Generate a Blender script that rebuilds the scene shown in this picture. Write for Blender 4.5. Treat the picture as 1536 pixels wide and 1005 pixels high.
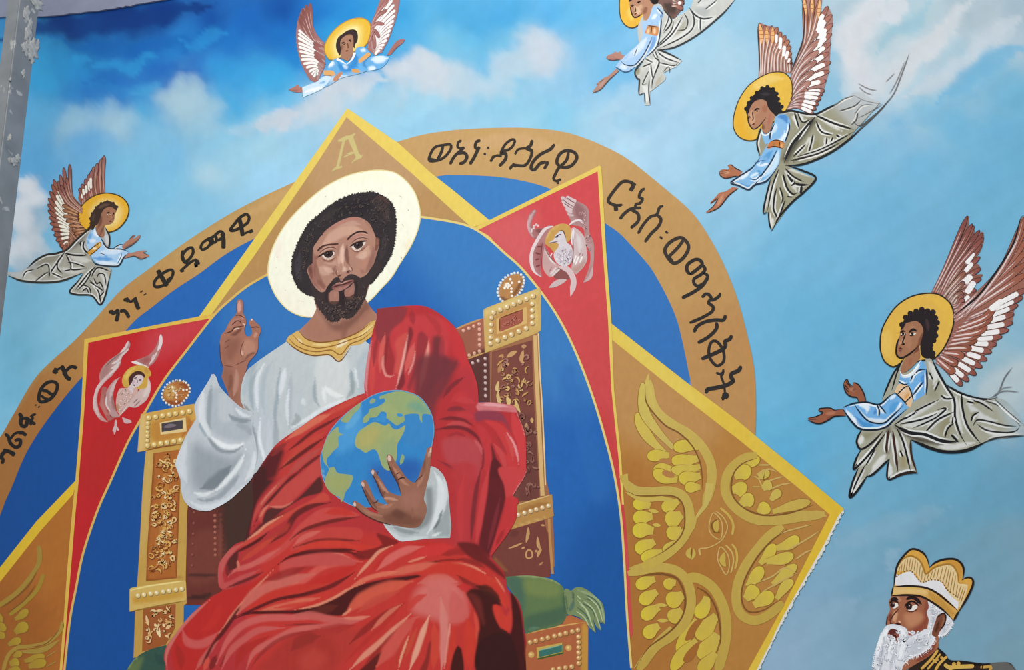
import bpy, math, random
import numpy as np
from mathutils import Vector, Matrix
from mathutils.geometry import delaunay_2d_cdt

for o in list(bpy.data.objects):
    bpy.data.objects.remove(o)
S = bpy.context.scene
COL = S.collection
random.seed(7)
RNG = np.random.default_rng(7)

WORLD_STRENGTH = 0.66
SUN_STRENGTH = 0.72
AREA_POWER = 110.0
PIGMENT_GAIN = (1.0, 1.0, 1.0)

# ---------------------------------------------------------------- camera
FPX = 3400.0                      # focal length in pixels of the 1536 px wide frame
N_ = np.array([-.578, .375, .725]); N_ /= np.linalg.norm(N_)          # wall normal seen from the camera
h_ = np.array([.951, .309, 0.0]); h_[2] = -(N_[0]*h_[0] + N_[1]*h_[1]) / N_[2]; h_ /= np.linalg.norm(h_)
v_ = np.cross(N_, h_)
RW = np.array([h_, -N_, v_])      # world from camera axes
CENTRE = np.array([0.0, 0.0, 5.2]); DIST = 8.0
CAM = CENTRE + DIST * RW[:, 2]
cd = bpy.data.cameras.new('camera'); cam = bpy.data.objects.new('camera', cd); COL.objects.link(cam)
cd.sensor_fit = 'HORIZONTAL'; cd.sensor_width = 36.0; cd.lens = FPX * 36.0 / 1536.0
cd.clip_start = .1; cd.clip_end = 200
m = Matrix.Identity(4)
for r in range(3):
    for c in range(3): m[r][c] = RW[r, c]
    m[r][3] = CAM[r]
cam.matrix_world = m
S.camera = cam

# ---------------------------------------------------------------- light
S.view_settings.view_transform = 'Standard'; S.view_settings.look = 'None'
S.view_settings.exposure = 0.0; S.view_settings.gamma = 1.0
try: S.view_settings.use_curve_mapping = False
except Exception: pass
w = bpy.data.worlds.new('daylight'); S.world = w; w.use_nodes = True
nt = w.node_tree; bg = nt.nodes['Background']
bg.inputs['Color'].default_value = (.93, .97, 1.0, 1); bg.inputs['Strength'].default_value = WORLD_STRENGTH
sd = bpy.data.lights.new('sun', 'SUN'); sd.energy = SUN_STRENGTH; sd.angle = math.radians(40); sd.color = (1, .985, .96)
so = bpy.data.objects.new('sun', sd); COL.objects.link(so)
so.rotation_euler = Vector((-.25, .75, -.62)).to_track_quat('-Z', 'Y').to_euler(); so.location = (2, -6, 9)
ad = bpy.data.lights.new('open_sky_light', 'AREA'); ad.energy = AREA_POWER; ad.shape = 'RECTANGLE'; ad.size = 3.0; ad.size_y = 2.2
ad.color = (.97, .985, 1.0)
ao = bpy.data.objects.new('open_sky_light', ad); COL.objects.link(ao)
ao.location = (.9, -3.2, 8.6)
ao.rotation_euler = (Vector((.35, 0, 5.9)) - ao.location).to_track_quat('-Z', 'Y').to_euler()

# ---------------------------------------------------------------- helpers
def lin(hx):
    c = np.array([int(hx[i:i+2], 16) for i in (0, 2, 4)]) / 255.0
    return np.where(c <= .04045, c / 12.92, ((c + .055) / 1.055) ** 2.4)

def to_world(P, off=0.0):
    """where the sight line through each point meets the plane lying `off` metres in front of the wall face"""
    P = np.asarray(P, float)
    d = np.stack([(P[:, 0] - 768) / FPX, -(P[:, 1] - 502.5) / FPX, -np.ones(len(P))], 1) @ RW.T
    t = (-off - CAM[1]) / d[:, 1]
    return CAM + d * t[:, None]

def spline(P, corner, closed, step=3.0):
    """Catmull-Rom through the points; a corner point breaks the tangent"""
    n = len(P)
    if n < 3: closed = False
    out = []
    segs = n if closed else n - 1
    for i in range(segs):
        p1, p2 = P[i], P[(i+1) % n]
        c1, c2 = corner[i], corner[(i+1) % n]
        p0 = P[i-1] if (closed or i > 0) else p1
        p3 = P[(i+2) % n] if (closed or i + 2 < n) else p2
        if c1: p0 = p1 if not c2 else p1
        if c2: p3 = p2
        L = np.linalg.norm(p2 - p1)
        k = max(1, int(L / step))
        if c1 and c2: k = 1
        for j in range(k):
            t = j / k
            m1 = (p2 - p0) * .5; m2 = (p3 - p1) * .5
            a = 2*t**3 - 3*t**2 + 1; b = t**3 - 2*t**2 + t; c = -2*t**3 + 3*t**2; d = t**3 - t**2
            out.append(a*p1 + b*m1 + c*p2 + d*m2)
    if not closed: out.append(P[-1])
    return np.array(out)

def inside(Q, poly):
    x, y = Q[:, 0], Q[:, 1]; r = np.zeros(len(Q), bool)
    a = poly; b = np.roll(poly, -1, 0)
    for (x1, y1), (x2, y2) in zip(a, b):
        if y1 == y2: continue
        hit = ((y1 > y) != (y2 > y)) & (x < (x2 - x1) * (y - y1) / (y2 - y1) + x1)
        r ^= hit
    return r

def dist_to_line(Q, L):
    """distance to a polyline and the position along it 0..1"""
    best = np.full(len(Q), 1e9); tt = np.zeros(len(Q))
    ln = np.linalg.norm(np.diff(L, axis=0), axis=1); tot = max(ln.sum(), 1e-6); acc = 0
    for i in range(len(L) - 1):
        a, b = L[i], L[i+1]; ab = b - a; q = max(ab @ ab, 1e-9)
        t = np.clip(((Q - a) @ ab) / q, 0, 1)
        d = np.linalg.norm(Q - (a + t[:, None] * ab), axis=1)
        u = d < best; best[u] = d[u]; tt[u] = (acc + t[u] * ln[i]) / tot
        acc += ln[i]
    return best, tt

def smooth(x): x = np.clip(x, 0, 1); return x*x*(3 - 2*x)

# ---------------------------------------------------------------- materials (all node based)
def paint_material(name, rough=.5, spec=.09, grain=260.0, amount=.05, bump=.15):
    mt = bpy.data.materials.new(name); mt.use_nodes = True
    t = mt.node_tree; b = t.nodes['Principled BSDF']
    b.inputs['Roughness'].default_value = rough; b.inputs['Specular IOR Level'].default_value = spec
    at = t.nodes.new('ShaderNodeAttribute'); at.attribute_name = 'pigment'
    tc = t.nodes.new('ShaderNodeTexCoord')
    mp = t.nodes.new('ShaderNodeMapping'); mp.inputs['Scale'].default_value = (1, 1, .55)
    nz = t.nodes.new('ShaderNodeTexNoise'); nz.inputs['Scale'].default_value = grain / 6; nz.inputs['Detail'].default_value = 5
    mr = t.nodes.new('ShaderNodeMapRange'); mr.inputs['From Min'].default_value = .25; mr.inputs['From Max'].default_value = .75
    mr.inputs['To Min'].default_value = 1 - amount; mr.inputs['To Max'].default_value = 1 + amount
    mul = t.nodes.new('ShaderNodeVectorMath'); mul.operation = 'MULTIPLY'
    t.links.new(tc.outputs['Object'], mp.inputs['Vector']); t.links.new(mp.outputs['Vector'], nz.inputs['Vector'])
    t.links.new(nz.outputs['Fac'], mr.inputs['Value'])
    t.links.new(at.outputs['Color'], mul.inputs[0]); t.links.new(mr.outputs['Result'], mul.inputs[1])
    t.links.new(mul.outputs['Vector'], b.inputs['Base Color'])
    if bump:
        n2 = t.nodes.new('ShaderNodeTexNoise'); n2.inputs['Scale'].default_value = grain; n2.inputs['Detail'].default_value = 3
        bp = t.nodes.new('ShaderNodeBump'); bp.inputs['Strength'].default_value = bump; bp.inputs['Distance'].default_value = .002
        t.links.new(tc.outputs['Object'], n2.inputs['Vector']); t.links.new(n2.outputs['Fac'], bp.inputs['Height'])
        t.links.new(bp.outputs['Normal'], b.inputs['Normal'])
    return mt

MATS = {
 'paint': paint_material('acrylic_mural_paint'),
 'gold':  paint_material('gold_mural_paint', .45, .1, 300, .05),
 'robe':  paint_material('robe_mural_paint', .45, .09, 220, .045),
 'ink':   paint_material('black_mural_ink', .5, .12, 300, .04),
 'sky':   paint_material('sky_mural_paint', .5, .07, 120, .03),
}
GAIN = np.array(PIGMENT_GAIN)

def link(o, parent=None):
    COL.objects.link(o)
    if parent is not None: o.parent = parent
    return o

UNIT = .00025       # height of one coat step
class Sheet:
    """one coat of paint: a mesh lying on the wall, with pigment per vertex; strokes go on top of the base coat"""
    def __init__(self, d):
        self.V = []; self.C = []; self.F = []; self.n = 0; self.d = .0012 + d * UNIT; self.k = 0
    def add(self, P, C, F, off):
        W = to_world(P, off)
        self.V.append(W); self.C.append(C); self.F += [tuple(i + self.n for i in f) for f in F]; self.n += len(P)
    def base(self, poly, res, base, strokes):
        lo, hi = poly.min(0), poly.max(0)
        xs = np.arange(lo[0], hi[0], res); ys = np.arange(lo[1], hi[1], res * .87)
        G = np.array([(x + (res/2 if j % 2 else 0), y) for j, y in enumerate(ys) for x in xs]) if len(xs) and len(ys) else np.zeros((0, 2))
        if len(G):
            G = G + RNG.uniform(-.12, .12, G.shape) * res
            G = G[inside(G, poly)]
        if len(G):
            keep = dist_to_line(G, np.vstack([poly, poly[:1]]))[0] > res * .45
            G = G[keep]
        P = np.vstack([poly, G]); n = len(poly)
        r = delaunay_2d_cdt([Vector(p) for p in P], [(i, (i+1) % n) for i in range(n)], [list(range(n))], 1, 1e-5)
        P2 = np.array([tuple(v) for v in r[0]]); F = [tuple(f) for f in r[2]]
        C = np.tile(base, (len(P2), 1)).astype(float)
        C *= 1 + RNG.normal(0, .012, (len(P2), 1))
        for st in strokes: C = st(P2, C)
        self.rim(poly, C[:1].repeat(1, 0)[0], self.d)
        self.add(P2, C, self.ccw(P2, F), self.d)
    def rim(self, poly, c, off):
        """the edge of the coat, down to the wall"""
        n = len(poly); W0 = to_world(poly, off); W1 = W0.copy(); W1[:, 1] += .0003
        i0 = self.n
        self.V.append(np.vstack([W0, W1])); self.C.append(np.tile(c, (2*n, 1)))
        self.F += [(i0+i, i0+(i+1) % n, i0+n+(i+1) % n, i0+n+i) for i in range(n)]; self.n += 2*n
    def ccw(self, P, F):
        out = []
        for f in F:
            a, b, c = P[f[0]], P[f[1]], P[f[2]]
            s = (b[0]-a[0])*(c[1]-a[1]) - (b[1]-a[1])*(c[0]-a[0])
            out.append(f if s < 0 else f[::-1])
        return out
    def lift(self):
        self.k += 1
        return self.d + .00005 + self.k * .0000028
    def poly(self, poly, c):
        n = len(poly)
        try: r = delaunay_2d_cdt([Vector(p) for p in poly], [(i, (i+1) % n) for i in range(n)], [list(range(n))], 1, 1e-5)
        except Exception: return
        P2 = np.array([tuple(v) for v in r[0]])
        self.add(P2, np.tile(c, (len(P2), 1)), self.ccw(P2, [tuple(f) for f in r[2]]), self.lift())
    def ribbon(self, L, w, c, prof, closed=False, c2=None):
        n = len(L)
        if n < 2: return
        T = np.gradient(L, axis=0) if not closed else (np.roll(L, -1, 0) - np.roll(L, 1, 0))
        T /= np.maximum(np.linalg.norm(T, axis=1, keepdims=True), 1e-9)
        Nn = np.stack([-T[:, 1], T[:, 0]], 1)
        s = np.concatenate([[0], np.cumsum(np.linalg.norm(np.diff(L, axis=0), axis=1))]); s = s / max(s[-1], 1e-9)
        ww = w * .5 * (np.ones(n) if closed else prof(s))
        P = np.vstack([L + Nn * ww[:, None], L - Nn * ww[:, None]])
        if c2 is None: C = np.tile(c, (2*n, 1))
        else:
            f = s[:, None]; cc = c * (1 - f) + c2 * f; C = np.vstack([cc, cc])
        m = n if closed else n - 1
        F = []
        for i in range(m):
            j = (i+1) % n; F.append((i, j, n+j, n+i))
        self.add(P, C, F, self.lift())
    def build(self, name, mat, parent=None):
        me = bpy.data.meshes.new(name)
        V = np.vstack(self.V); o0 = V.mean(0)
        px = None
        ob = bpy.data.objects.new(name, me)
        if parent is None: ob.location = o0; V = V - o0
        else: V = V - np.array(parent.location)
        me.from_pydata([tuple(v) for v in V], [], self.F)
        C = np.clip(np.vstack(self.C) * GAIN, 0, .95)
        a = me.color_attributes.new('pigment', 'FLOAT_COLOR', 'POINT')
        buf = np.ones((len(C), 4), np.float32); buf[:, :3] = C
        a.data.foreach_set('color', buf.ravel())
        me.materials.append(mat)
        link(ob, parent)
        return ob

PROF = {
 'l': lambda s: np.clip(np.minimum(s * 5 + .25, (1 - s) * 4 + .12), 0, 1),           # brush line, thin at both ends
 'r': lambda s: np.ones_like(s),                                                     # even line
 't': lambda s: np.clip(1.0 - s * .9, .05, 1) ** .8,                                 # fat start, fine end
 'f': lambda s: np.clip(.45 + s * .75, 0, 1) * np.sqrt(np.clip(1 - np.clip((s - .82) / .18, 0, 1) ** 2, 0, 1)),  # feather
 'e': lambda s: np.sqrt(np.clip(1 - np.clip((s - .62) / .38, 0, 1) ** 2, 0, 1)) * (.5 + .5 * smooth(s / .6)),      # egg
 'v': lambda s: np.sin(np.pi * np.clip(s, 0.02, .98)) ** .7,                         # leaf / lens
 'n': lambda s: np.clip(np.minimum(s * 9 + .55, (1 - s) * 9 + .55), 0, 1),            # reed-pen letter stroke
}

def parse_pts(s, fr):
    P = []; K = []
    for tok in s.split():
        c = tok.endswith('!'); tok = tok.rstrip('!')
        x, y = tok.split(',')
        P.append((fr[0] + float(x) / fr[2], fr[1] + float(y) / fr[2])); K.append(c)
    return np.array(P), K

def soft_stroke(L, w, a, c, taper):
    def f(P, C):
        lo = L.min(0) - w; hi = L.max(0) + w
        idx = np.where((P[:, 0] > lo[0]) & (P[:, 0] < hi[0]) & (P[:, 1] > lo[1]) & (P[:, 1] < hi[1]))[0]
        if not len(idx): return C
        d, t = dist_to_line(P[idx], L)
        ww = w * .5 * (np.clip(np.sin(np.pi * np.clip(t, .04, .96)) * 1.25, 0, 1) if taper else 1)
        k = a * smooth((1.05 - d / np.maximum(ww, 1e-3)) / .6)
        C[idx] = C[idx] * (1 - k[:, None]) + c * k[:, None]
        return C
    return f

def soft_poly(poly, blur, a, c):
    ring = np.vstack([poly, poly[:1]])
    def f(P, C):
        lo = poly.min(0) - blur; hi = poly.max(0) + blur
        idx = np.where((P[:, 0] > lo[0]) & (P[:, 0] < hi[0]) & (P[:, 1] > lo[1]) & (P[:, 1] < hi[1]))[0]
        if not len(idx): return C
        d, _ = dist_to_line(P[idx], ring)
        sd_ = np.where(inside(P[idx], poly), d, -d)
        k = a * smooth(.5 + sd_ / max(blur, .1))
        C[idx] = C[idx] * (1 - k[:, None]) + c * k[:, None]
        return C
    return f

def speckle(a, size):
    """mottled brushwork"""
    ph = RNG.uniform(0, 6.28, 8); dr = RNG.uniform(-1, 1, (8, 2)); dr /= np.linalg.norm(dr, axis=1, keepdims=True)
    def f(P, C):
        s = sum(np.sin(P @ dr[i] * (6.28 / size) * (.6 + .2*i) + ph[i]) for i in range(8)) / 8
        return C * (1 + a * s[:, None])
    return f

def tag(o, label=None, cat=None, group=None, kind=None):
    if label: o['label'] = label
    if cat: o['category'] = cat
    if group: o['group'] = group
    if kind: o['kind'] = kind
    return o

def run(text):
    """build every thing from its stroke list: T thing, P part, U sub-part, O outline, then the strokes"""
    state = dict(thing=None, part=None, fr=(0, 0, 1.0)); cur = None; made = {}
    def flush():
        nonlocal cur
        if cur is None: return
        sh = Sheet(cur['d'])
        if cur['poly'] is not None: sh.base(cur['poly'], cur['res'], cur['base'], cur['soft'])
        for kind, args in cur['over']:
            if kind == 'mark': base_k = sh.k
            elif kind == 'lv': sh.k = base_k + args          # scattered strokes share a few levels
            elif kind == 'poly': sh.poly(*args)
            else: sh.ribbon(*args[:4], closed=args[4], c2=args[5])
        root = state['thing']
        if root is not None and cur.get('solo'):
            ob = sh.build(cur['name'], MATS[cur['mat']]); tag(ob, *cur['meta'])
        else:
            par = state['part'] if cur['sub'] else root
            ob = sh.build(cur['name'], MATS[cur['mat']], None)
            # children keep their own origin: parent by inverse
            ob.parent = par; ob.matrix_parent_inverse = Matrix.Translation(-par_loc(par))
            if cur['label']: ob['label'] = cur['label']
        if not cur['sub']: state['part'] = ob
        cur = None
    def par_loc(p):
        q = Vector(p.location)
        return q
    for ln in text.splitlines():
        ln = ln.strip()
        if not ln or ln[0] == '#': continue
        k, _, rest = ln.partition(' ')
        if k == '@':
            a = rest.split(); state['fr'] = (float(a[0]), float(a[1]), float(a[2])); continue
        if k == 'T':                                   # T name ; x,y ; label ; category ; group
            flush()
            f = [s.strip() for s in rest.split(';')]
            p, _c = parse_pts(f[1], (0, 0, 1.0))
            e = bpy.data.objects.new(f[0], None); e.empty_display_size = .1
            e.location = to_world(p, 0.0)[0]; link(e)
            tag(e, f[2], f[3], f[4] if len(f) > 4 and f[4] else None)
            state['thing'] = e; state['part'] = None; continue
        if k in ('P', 'U'):                            # P name d res hex mat ; label
            flush()
            f = rest.split(';'); a = f[0].split()
            cur = dict(name=a[0], d=float(a[1]), res=float(a[2]), base=lin(a[3]), mat=a[4] if len(a) > 4 else 'paint', poly=None, soft=[], over=[],
                       sub=(k == 'U'), label=f[1].strip() if len(f) > 1 else None)
            continue
        fr = state['fr']; a = rest.split()
        if k == 'O':
            P, K = parse_pts(rest, fr); cur['poly'] = spline(P, K, True, max(2.0, cur['res'] * .9)); cur['ring'] = cur['poly']
        elif k == 'k':                                 # outline of the part itself
            cur['over'].append(('rib', (cur['ring'], float(a[1]), lin(a[0]), PROF['r'], True, None)))
        elif k in ('s', 'q'):
            P, K = parse_pts(' '.join(a[3:]), fr); L = spline(P, K, False, 5.0) if len(P) > 2 else P
            cur['soft'].append(soft_stroke(L, float(a[1]) * 1.3, float(a[2]), lin(a[0]), k == 's'))
        elif k == 'g':                                 # soft area: hex blur alpha outline
            P, K = parse_pts(' '.join(a[3:]), fr); cur['soft'].append(soft_poly(spline(P, K, True, 5.0), float(a[1]), float(a[2]), lin(a[0])))
        elif k == 'm': cur['soft'].append(speckle(float(a[0]), float(a[1])))
        elif k == 'H': cur['hl'] = (lin(a[0]), float(a[1]), float(a[2]))   # light edge painted beside every brush line that follows
        elif k in PROF and k != 'e':
            P, K = parse_pts(' '.join(a[2:]), fr)
            cs = a[0].split('>'); L = spline(P, K, False, 2.0) if len(P) > 2 else np.array([P[0] + (P[1] - P[0]) * t for t in np.linspace(0, 1, 9)])
            if k == 'l' and cur.get('hl') and cur['poly'] is not None:
                hc, ho, hw = cur['hl']; T = np.gradient(L, axis=0); T /= np.maximum(np.linalg.norm(T, axis=1, keepdims=True), 1e-6); Nn = np.stack([-T[:, 1], T[:, 0]], 1)
                for sg in (1, -1):
                    M = L + Nn * sg * (ho + float(a[1]) * .5)
                    if inside(M, cur['poly']).mean() > .85 and RNG.uniform() < .8:
                        i0, i1 = int(len(M) * .12), max(int(len(M) * .9), int(len(M) * .12) + 3)
                        cur['over'].append(('rib', (M[i0:i1], hw, hc * RNG.uniform(.75, 1), PROF['v'], False, None)))
                        if len(L) > 12 and RNG.uniform() < .6: break
            cur['over'].append(('rib', (L, float(a[1]) * (1.22 if k == 'l' else 1), lin(cs[0]), PROF[k], False, lin(cs[1]) if len(cs) > 1 else None)))
        elif k in 'FE':                                 # outlined feather: hex ink width pts
            P, K = parse_pts(' '.join(a[3:]), fr); L = spline(P, K, False, 2.0) if len(P) > 2 else np.array([P[0] + (P[1] - P[0]) * t for t in np.linspace(0, 1, 12)])
            wd = float(a[2]); d = L[-1] - L[-2]; d /= np.linalg.norm(d)
            L2 = np.vstack([L, L[-1] + d * .9])
            pf = PROF['f' if k == 'F' else 'e']
            cur['over'].append(('rib', (L2, wd + (1.5 if k == 'F' else 2.0), lin(a[1]), pf, False, None)))
            cs = a[0].split('>')
            cur['over'].append(('rib', (L, wd, lin(cs[0]), pf, False, lin(cs[1]) if len(cs) > 1 else None)))
        elif k == 'W':                                 # fan of feathers: count width hex ink white t0 t1 | base | mid | tip
            hd, gb, gm, gt = [q.strip() for q in rest.split('|')]
            a = hd.split(); n = int(a[0]); wd = float(a[1]); cs = a[2].split('>')
            G = []
            for q in (gb, gm, gt):
                P, K = parse_pts(q, fr); L = spline(P, K, False, 1.0) if len(P) > 1 else np.vstack([P, P])
                G.append(L[np.round(np.linspace(0, len(L) - 1, n)).astype(int)])
            for i in range(n):
                L = spline(np.array([G[0][i], G[1][i], G[2][i]]), [False]*3, False, 2.0)
                dv = L[-1] - L[-2]; dv = dv / max(np.linalg.norm(dv), 1e-6)
                cur['over'].append(('rib', (np.vstack([L, L[-1] + dv]), wd + 1.5, lin(a[3]), PROF['f'], False, None)))
                jit = 1 + RNG.uniform(-.12, .12)
                cur['over'].append(('rib', (L, wd, lin(cs[0]) * jit, PROF['f'], False, lin(cs[-1]) * jit)))
                m_ = len(L)
                if a[4] != '-':
                    i0, i1 = int(m_ * float(a[5])), int(m_ * float(a[6])); M = L[i0:i1]
                    if len(M) > 2: cur['over'].append(('rib', (M, wd * .86, lin(a[4]), PROF['n'], False, None)))
                if len(a) > 7:
                    M = L[int(m_ * .06):int(m_ * (float(a[5]) if a[4] != '-' else .8))]
                    if len(M) > 2: cur['over'].append(('rib', (M, max(.9, wd * .22), lin(a[7]), PROF['l'], False, None)))
        elif k == 'Z':                                 # carved scrollwork: hexes width size count outline
            P, K = parse_pts(' '.join(a[4:]), fr); lo, hi = P.min(0), P.max(0); cs = a[0].split('>'); n = int(a[3]); sz = float(a[2])
            q = np.random.default_rng(int(P.sum()) % 9999); got = 0; cur['over'].append(('mark', 0))
            while got < n:
                c0 = q.uniform(lo, hi)
                if not inside(c0[None], P)[0]: continue
                got += 1; cur['over'].append(('lv', got % 11 * 2)); th = q.uniform(0, 6.28); cv = q.uniform(-2.4, 2.4); t = np.linspace(-1, 1, 7)
                L = c0 + np.stack([np.cos(th + cv * t) * t, np.sin(th + cv * t) * t], 1) * sz * q.uniform(.5, 1.1) * .5
                cur['over'].append(('rib', (L + np.array([.5, .6]) * sz * .1, float(a[1]) * 1.5, lin(cs[0]), PROF['v'], False, None)))
                cur['over'].append(('rib', (L, float(a[1]) * q.uniform(.6, 1.2), lin(cs[1 + got % (len(cs) - 1)]), PROF['v'], False, None)))
        elif k == 'h':                                 # tufted edge: hex width length count outline (short hairs set along a line)
            P, K = parse_pts(' '.join(a[4:]), fr); L = spline(P, K, False, 1.0); n = int(a[3]); ln_ = float(a[2]); cur['over'].append(('mark', 0))
            for i in np.linspace(1, len(L) - 2, n):
                cur['over'].append(('lv', int(i) % 7)); i = int(i); T = L[i+1] - L[i-1]; T /= max(np.linalg.norm(T), 1e-6); Nn = np.array([T[1], -T[0]])
                p0 = L[i] - Nn * ln_ * .5; p1 = L[i] + Nn * ln_ * RNG.uniform(.3, 1) + T * ln_ * RNG.uniform(-.6, .6)
                M = np.array([p0 + (p1 - p0) * t for t in np.linspace(0, 1, 5)])
                cur['over'].append(('rib', (M, float(a[1]), lin(a[0]), PROF['t'], False, None)))
        elif k == 'c':                                 # closed even line
            P, K = parse_pts(' '.join(a[2:]), fr); cur['over'].append(('rib', (spline(P, K, True, 2.0), float(a[1]), lin(a[0]), PROF['r'], True, None)))
        elif k == 'p':
            P, K = parse_pts(' '.join(a[1:]), fr); cur['over'].append(('poly', (spline(P, K, True, 2.0), lin(a[0]))))
        elif k == 'x':
            P, K = parse_pts(' '.join(a[1:]), fr); cur['over'].append(('poly', (P, lin(a[0]))))
        elif k == 'd':                                 # dots: hex radius pts
            P, K = parse_pts(' '.join(a[2:]), fr); r = float(a[1])
            for q in P:
                t = np.linspace(0, 2*np.pi, 11)[:-1]
                cur['over'].append(('poly', (q + r * np.stack([np.cos(t), np.sin(t)], 1), lin(a[0]))))
        elif k == 'D':                                 # pearls along a line: hex shine radius count pts
            P, K = parse_pts(' '.join(a[4:]), fr); L = spline(P, K, False, 1.0) if len(P) > 2 else np.array([P[0] + (P[1] - P[0]) * t for t in np.linspace(0, 1, 60)])
            r = float(a[2]); n = int(a[3]); t = np.linspace(0, 2*np.pi, 11)[:-1]; circ = np.stack([np.cos(t), np.sin(t)], 1)
            cur['over'].append(('mark', 0))
            for j, i in enumerate(np.linspace(0, len(L) - 1, n)):
                cur['over'].append(('lv', j % 2 * 3)); q = L[int(round(i))]
                cur['over'].append(('poly', (q + np.array([.25, .3]) * r + r * 1.12 * circ, lin(a[0]) * .35)))
                cur['over'].append(('poly', (q + r * circ, lin(a[0]))))
                cur['over'].append(('poly', (q - .25 * r + .42 * r * circ, lin(a[1]))))
        else: raise ValueError('unknown stroke ' + ln[:60])
    flush()

SKY_POINTS = """100,38:052e70 180,30:06387e 240,20:07408c 320,30:0a4696 420,14:0a4496 140,60:1260a8 200,75:1468b4 100,90:2f96d0 60,110:3aa6dc 125,95:2a90d0 165,110:1f78c0 110,140:2a84c8 140,135:1e6cbc 190,140:2472c0 150,160:3a94d0
230,90:1870c0 270,80:1c7cc6 300,60:2078c4 250,115:1c68ba 300,110:1e6cbc 350,60:1a70c0 380,40:1460b4 420,50:1768b8 440,80:1c80c8 340,110:2e98d6 390,120:36a6dc 420,110:34a0d8 340,160:3aa4d8 210,140:3a98d4 210,180:4aa6d6
60,180:62b4e2 60,230:62aee0 110,190:90bfd8 175,190:a0c4d8 140,220:6aaedc 220,210:86c0de 290,180:88bcd4 280,150:a4c0d0 330,200:8cc4de 350,230:9ccce0 250,240:7cbce0 200,250:7ec0e0 300,300:84c0de 260,330:8ac4de 120,330:80c0e0 250,280:82c2e2 320,260:a8cede
100,430:88c4e0 60,460:82c0de 30,520:78bcda 20,590:7cc2e2 10,630:88cae8 60,540:84c2dc 100,480:8cc6de 170,420:84bedc 400,225:a4cede 380,170:8cc4dc 400,260:9ed0ea 420,270:a2d2ee 30,440:7ebcda
430,50:1a74c2 450,30:145cac 480,30:1c76c2 520,30:2488cc 560,40:2c94d2 500,60:2d9ad6 420,130:38a4da 440,160:5cb4de 540,80:34a0d8 620,50:50a8d8 640,30:56aad6 600,30:3a9cd4 690,20:4ea4d2 720,40:48a0d0 760,30:44a0d4 700,70:62b2d8 780,60:6ab4d6 660,70:7cbcd8 740,90:70b6d8
720,110:5cb0da 680,120:a8c8d8 560,170:9ecee6 620,190:9acce4 650,160:a2cee2 700,180:9ccae0 580,140:a6cede 760,150:96c8de 780,180:98cae0 740,140:90c4dc 500,150:c0d2dc 460,170:b4d0de 440,200:9ecbe2
820,20:52aadc 860,20:60b0dc 880,60:70b4da 820,70:b4c4d2 850,90:a8c4d8 900,20:64b2de 800,120:92c2dc 860,130:8ec0de 840,170:84c4e0 880,180:a0cae0 920,180:a8cce0 960,190:9ec4dc 930,110:70b6de 1000,150:a2c6de 1000,210:a8cee4 940,220:b2d6ea 1040,60:a0c8dc 1040,110:a6c8da 1080,80:a8cadc
1060,20:96c2da 1100,30:94c0d8 1180,20:90bed6 1200,50:8cbad4 1110,130:a0c8de 1060,170:a6cce2 1080,230:9cc8e0 1020,240:a8cfe6 1060,270:98c6de 1080,330:8cc0dc 1100,380:84bddb 1250,90:8cbad2 1255,140:86b8d2 1260,20:a8c0cc
1300,40:ccced0 1340,60:c8ced2 1290,110:c6cdd2 1330,130:d0d2d4 1360,90:bac8d0 1350,40:9cc0cc 1330,60:a0c0cc 1380,30:b0c4cc 1400,60:bcc8d0 1440,20:a6bac4 1480,20:a8b8c2 1420,100:bac8d2 1480,40:bcc6cc 1520,20:9fb4c0 1520,60:aebfca 1500,80:98bccc 1440,110:a4c4d2 1380,130:b0cad6 1350,150:b0cad8 1460,120:7cb4d0 1500,110:6eb0d0 1400,160:88bcd4 1520,140:6aaccc
1260,170:84b8d4 1340,190:7cb4d4 1440,190:6eb0d2 1500,200:6caed0 1530,240:6aaccc 1300,230:7cb6d6 1380,250:72b2d4 1470,270:6caed0 1250,300:74b4d6 1330,320:70b0d2 1420,350:70aed0 1500,330:70b0d0 1230,400:72b4d6 1300,400:70b0d4 1180,380:76b6d8 1150,440:72b4d8 1210,480:6cb2d6 1280,460:6ab0d4 1160,520:70b4d8 1220,560:6ab0d4 1300,540:6cb0d4 1160,600:72b8dc 1150,650:68b4d8 1200,640:66b0d6 1190,690:62aed6 1230,740:68b0d4
1280,640:6cb0d2 1340,740:70acca 1280,760:74aecc 1480,440:7cb2ce 1520,480:8cb8ce 1480,540:96bccc 1520,560:b0c2ca 1500,600:b2c4cc 1450,590:98bccc 1420,720:6ca8c6 1480,740:6aa2be 1530,720:6aa0bc 1400,700:68aaca
1260,800:80aec8 1320,800:76a8c2 1400,800:72a4be 1480,820:76a2b8 1530,820:7aa2b6 1240,860:84aec8 1300,880:7aa8c2 1210,920:8aafc8 1280,950:84aac0 1180,990:94b4cc 1240,990:8cb0c8 1310,940:88adc2 1480,900:7aa2b8 1530,900:7ca4b8 1520,980:7ea2b4 1460,960:7ca6bc"""
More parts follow.
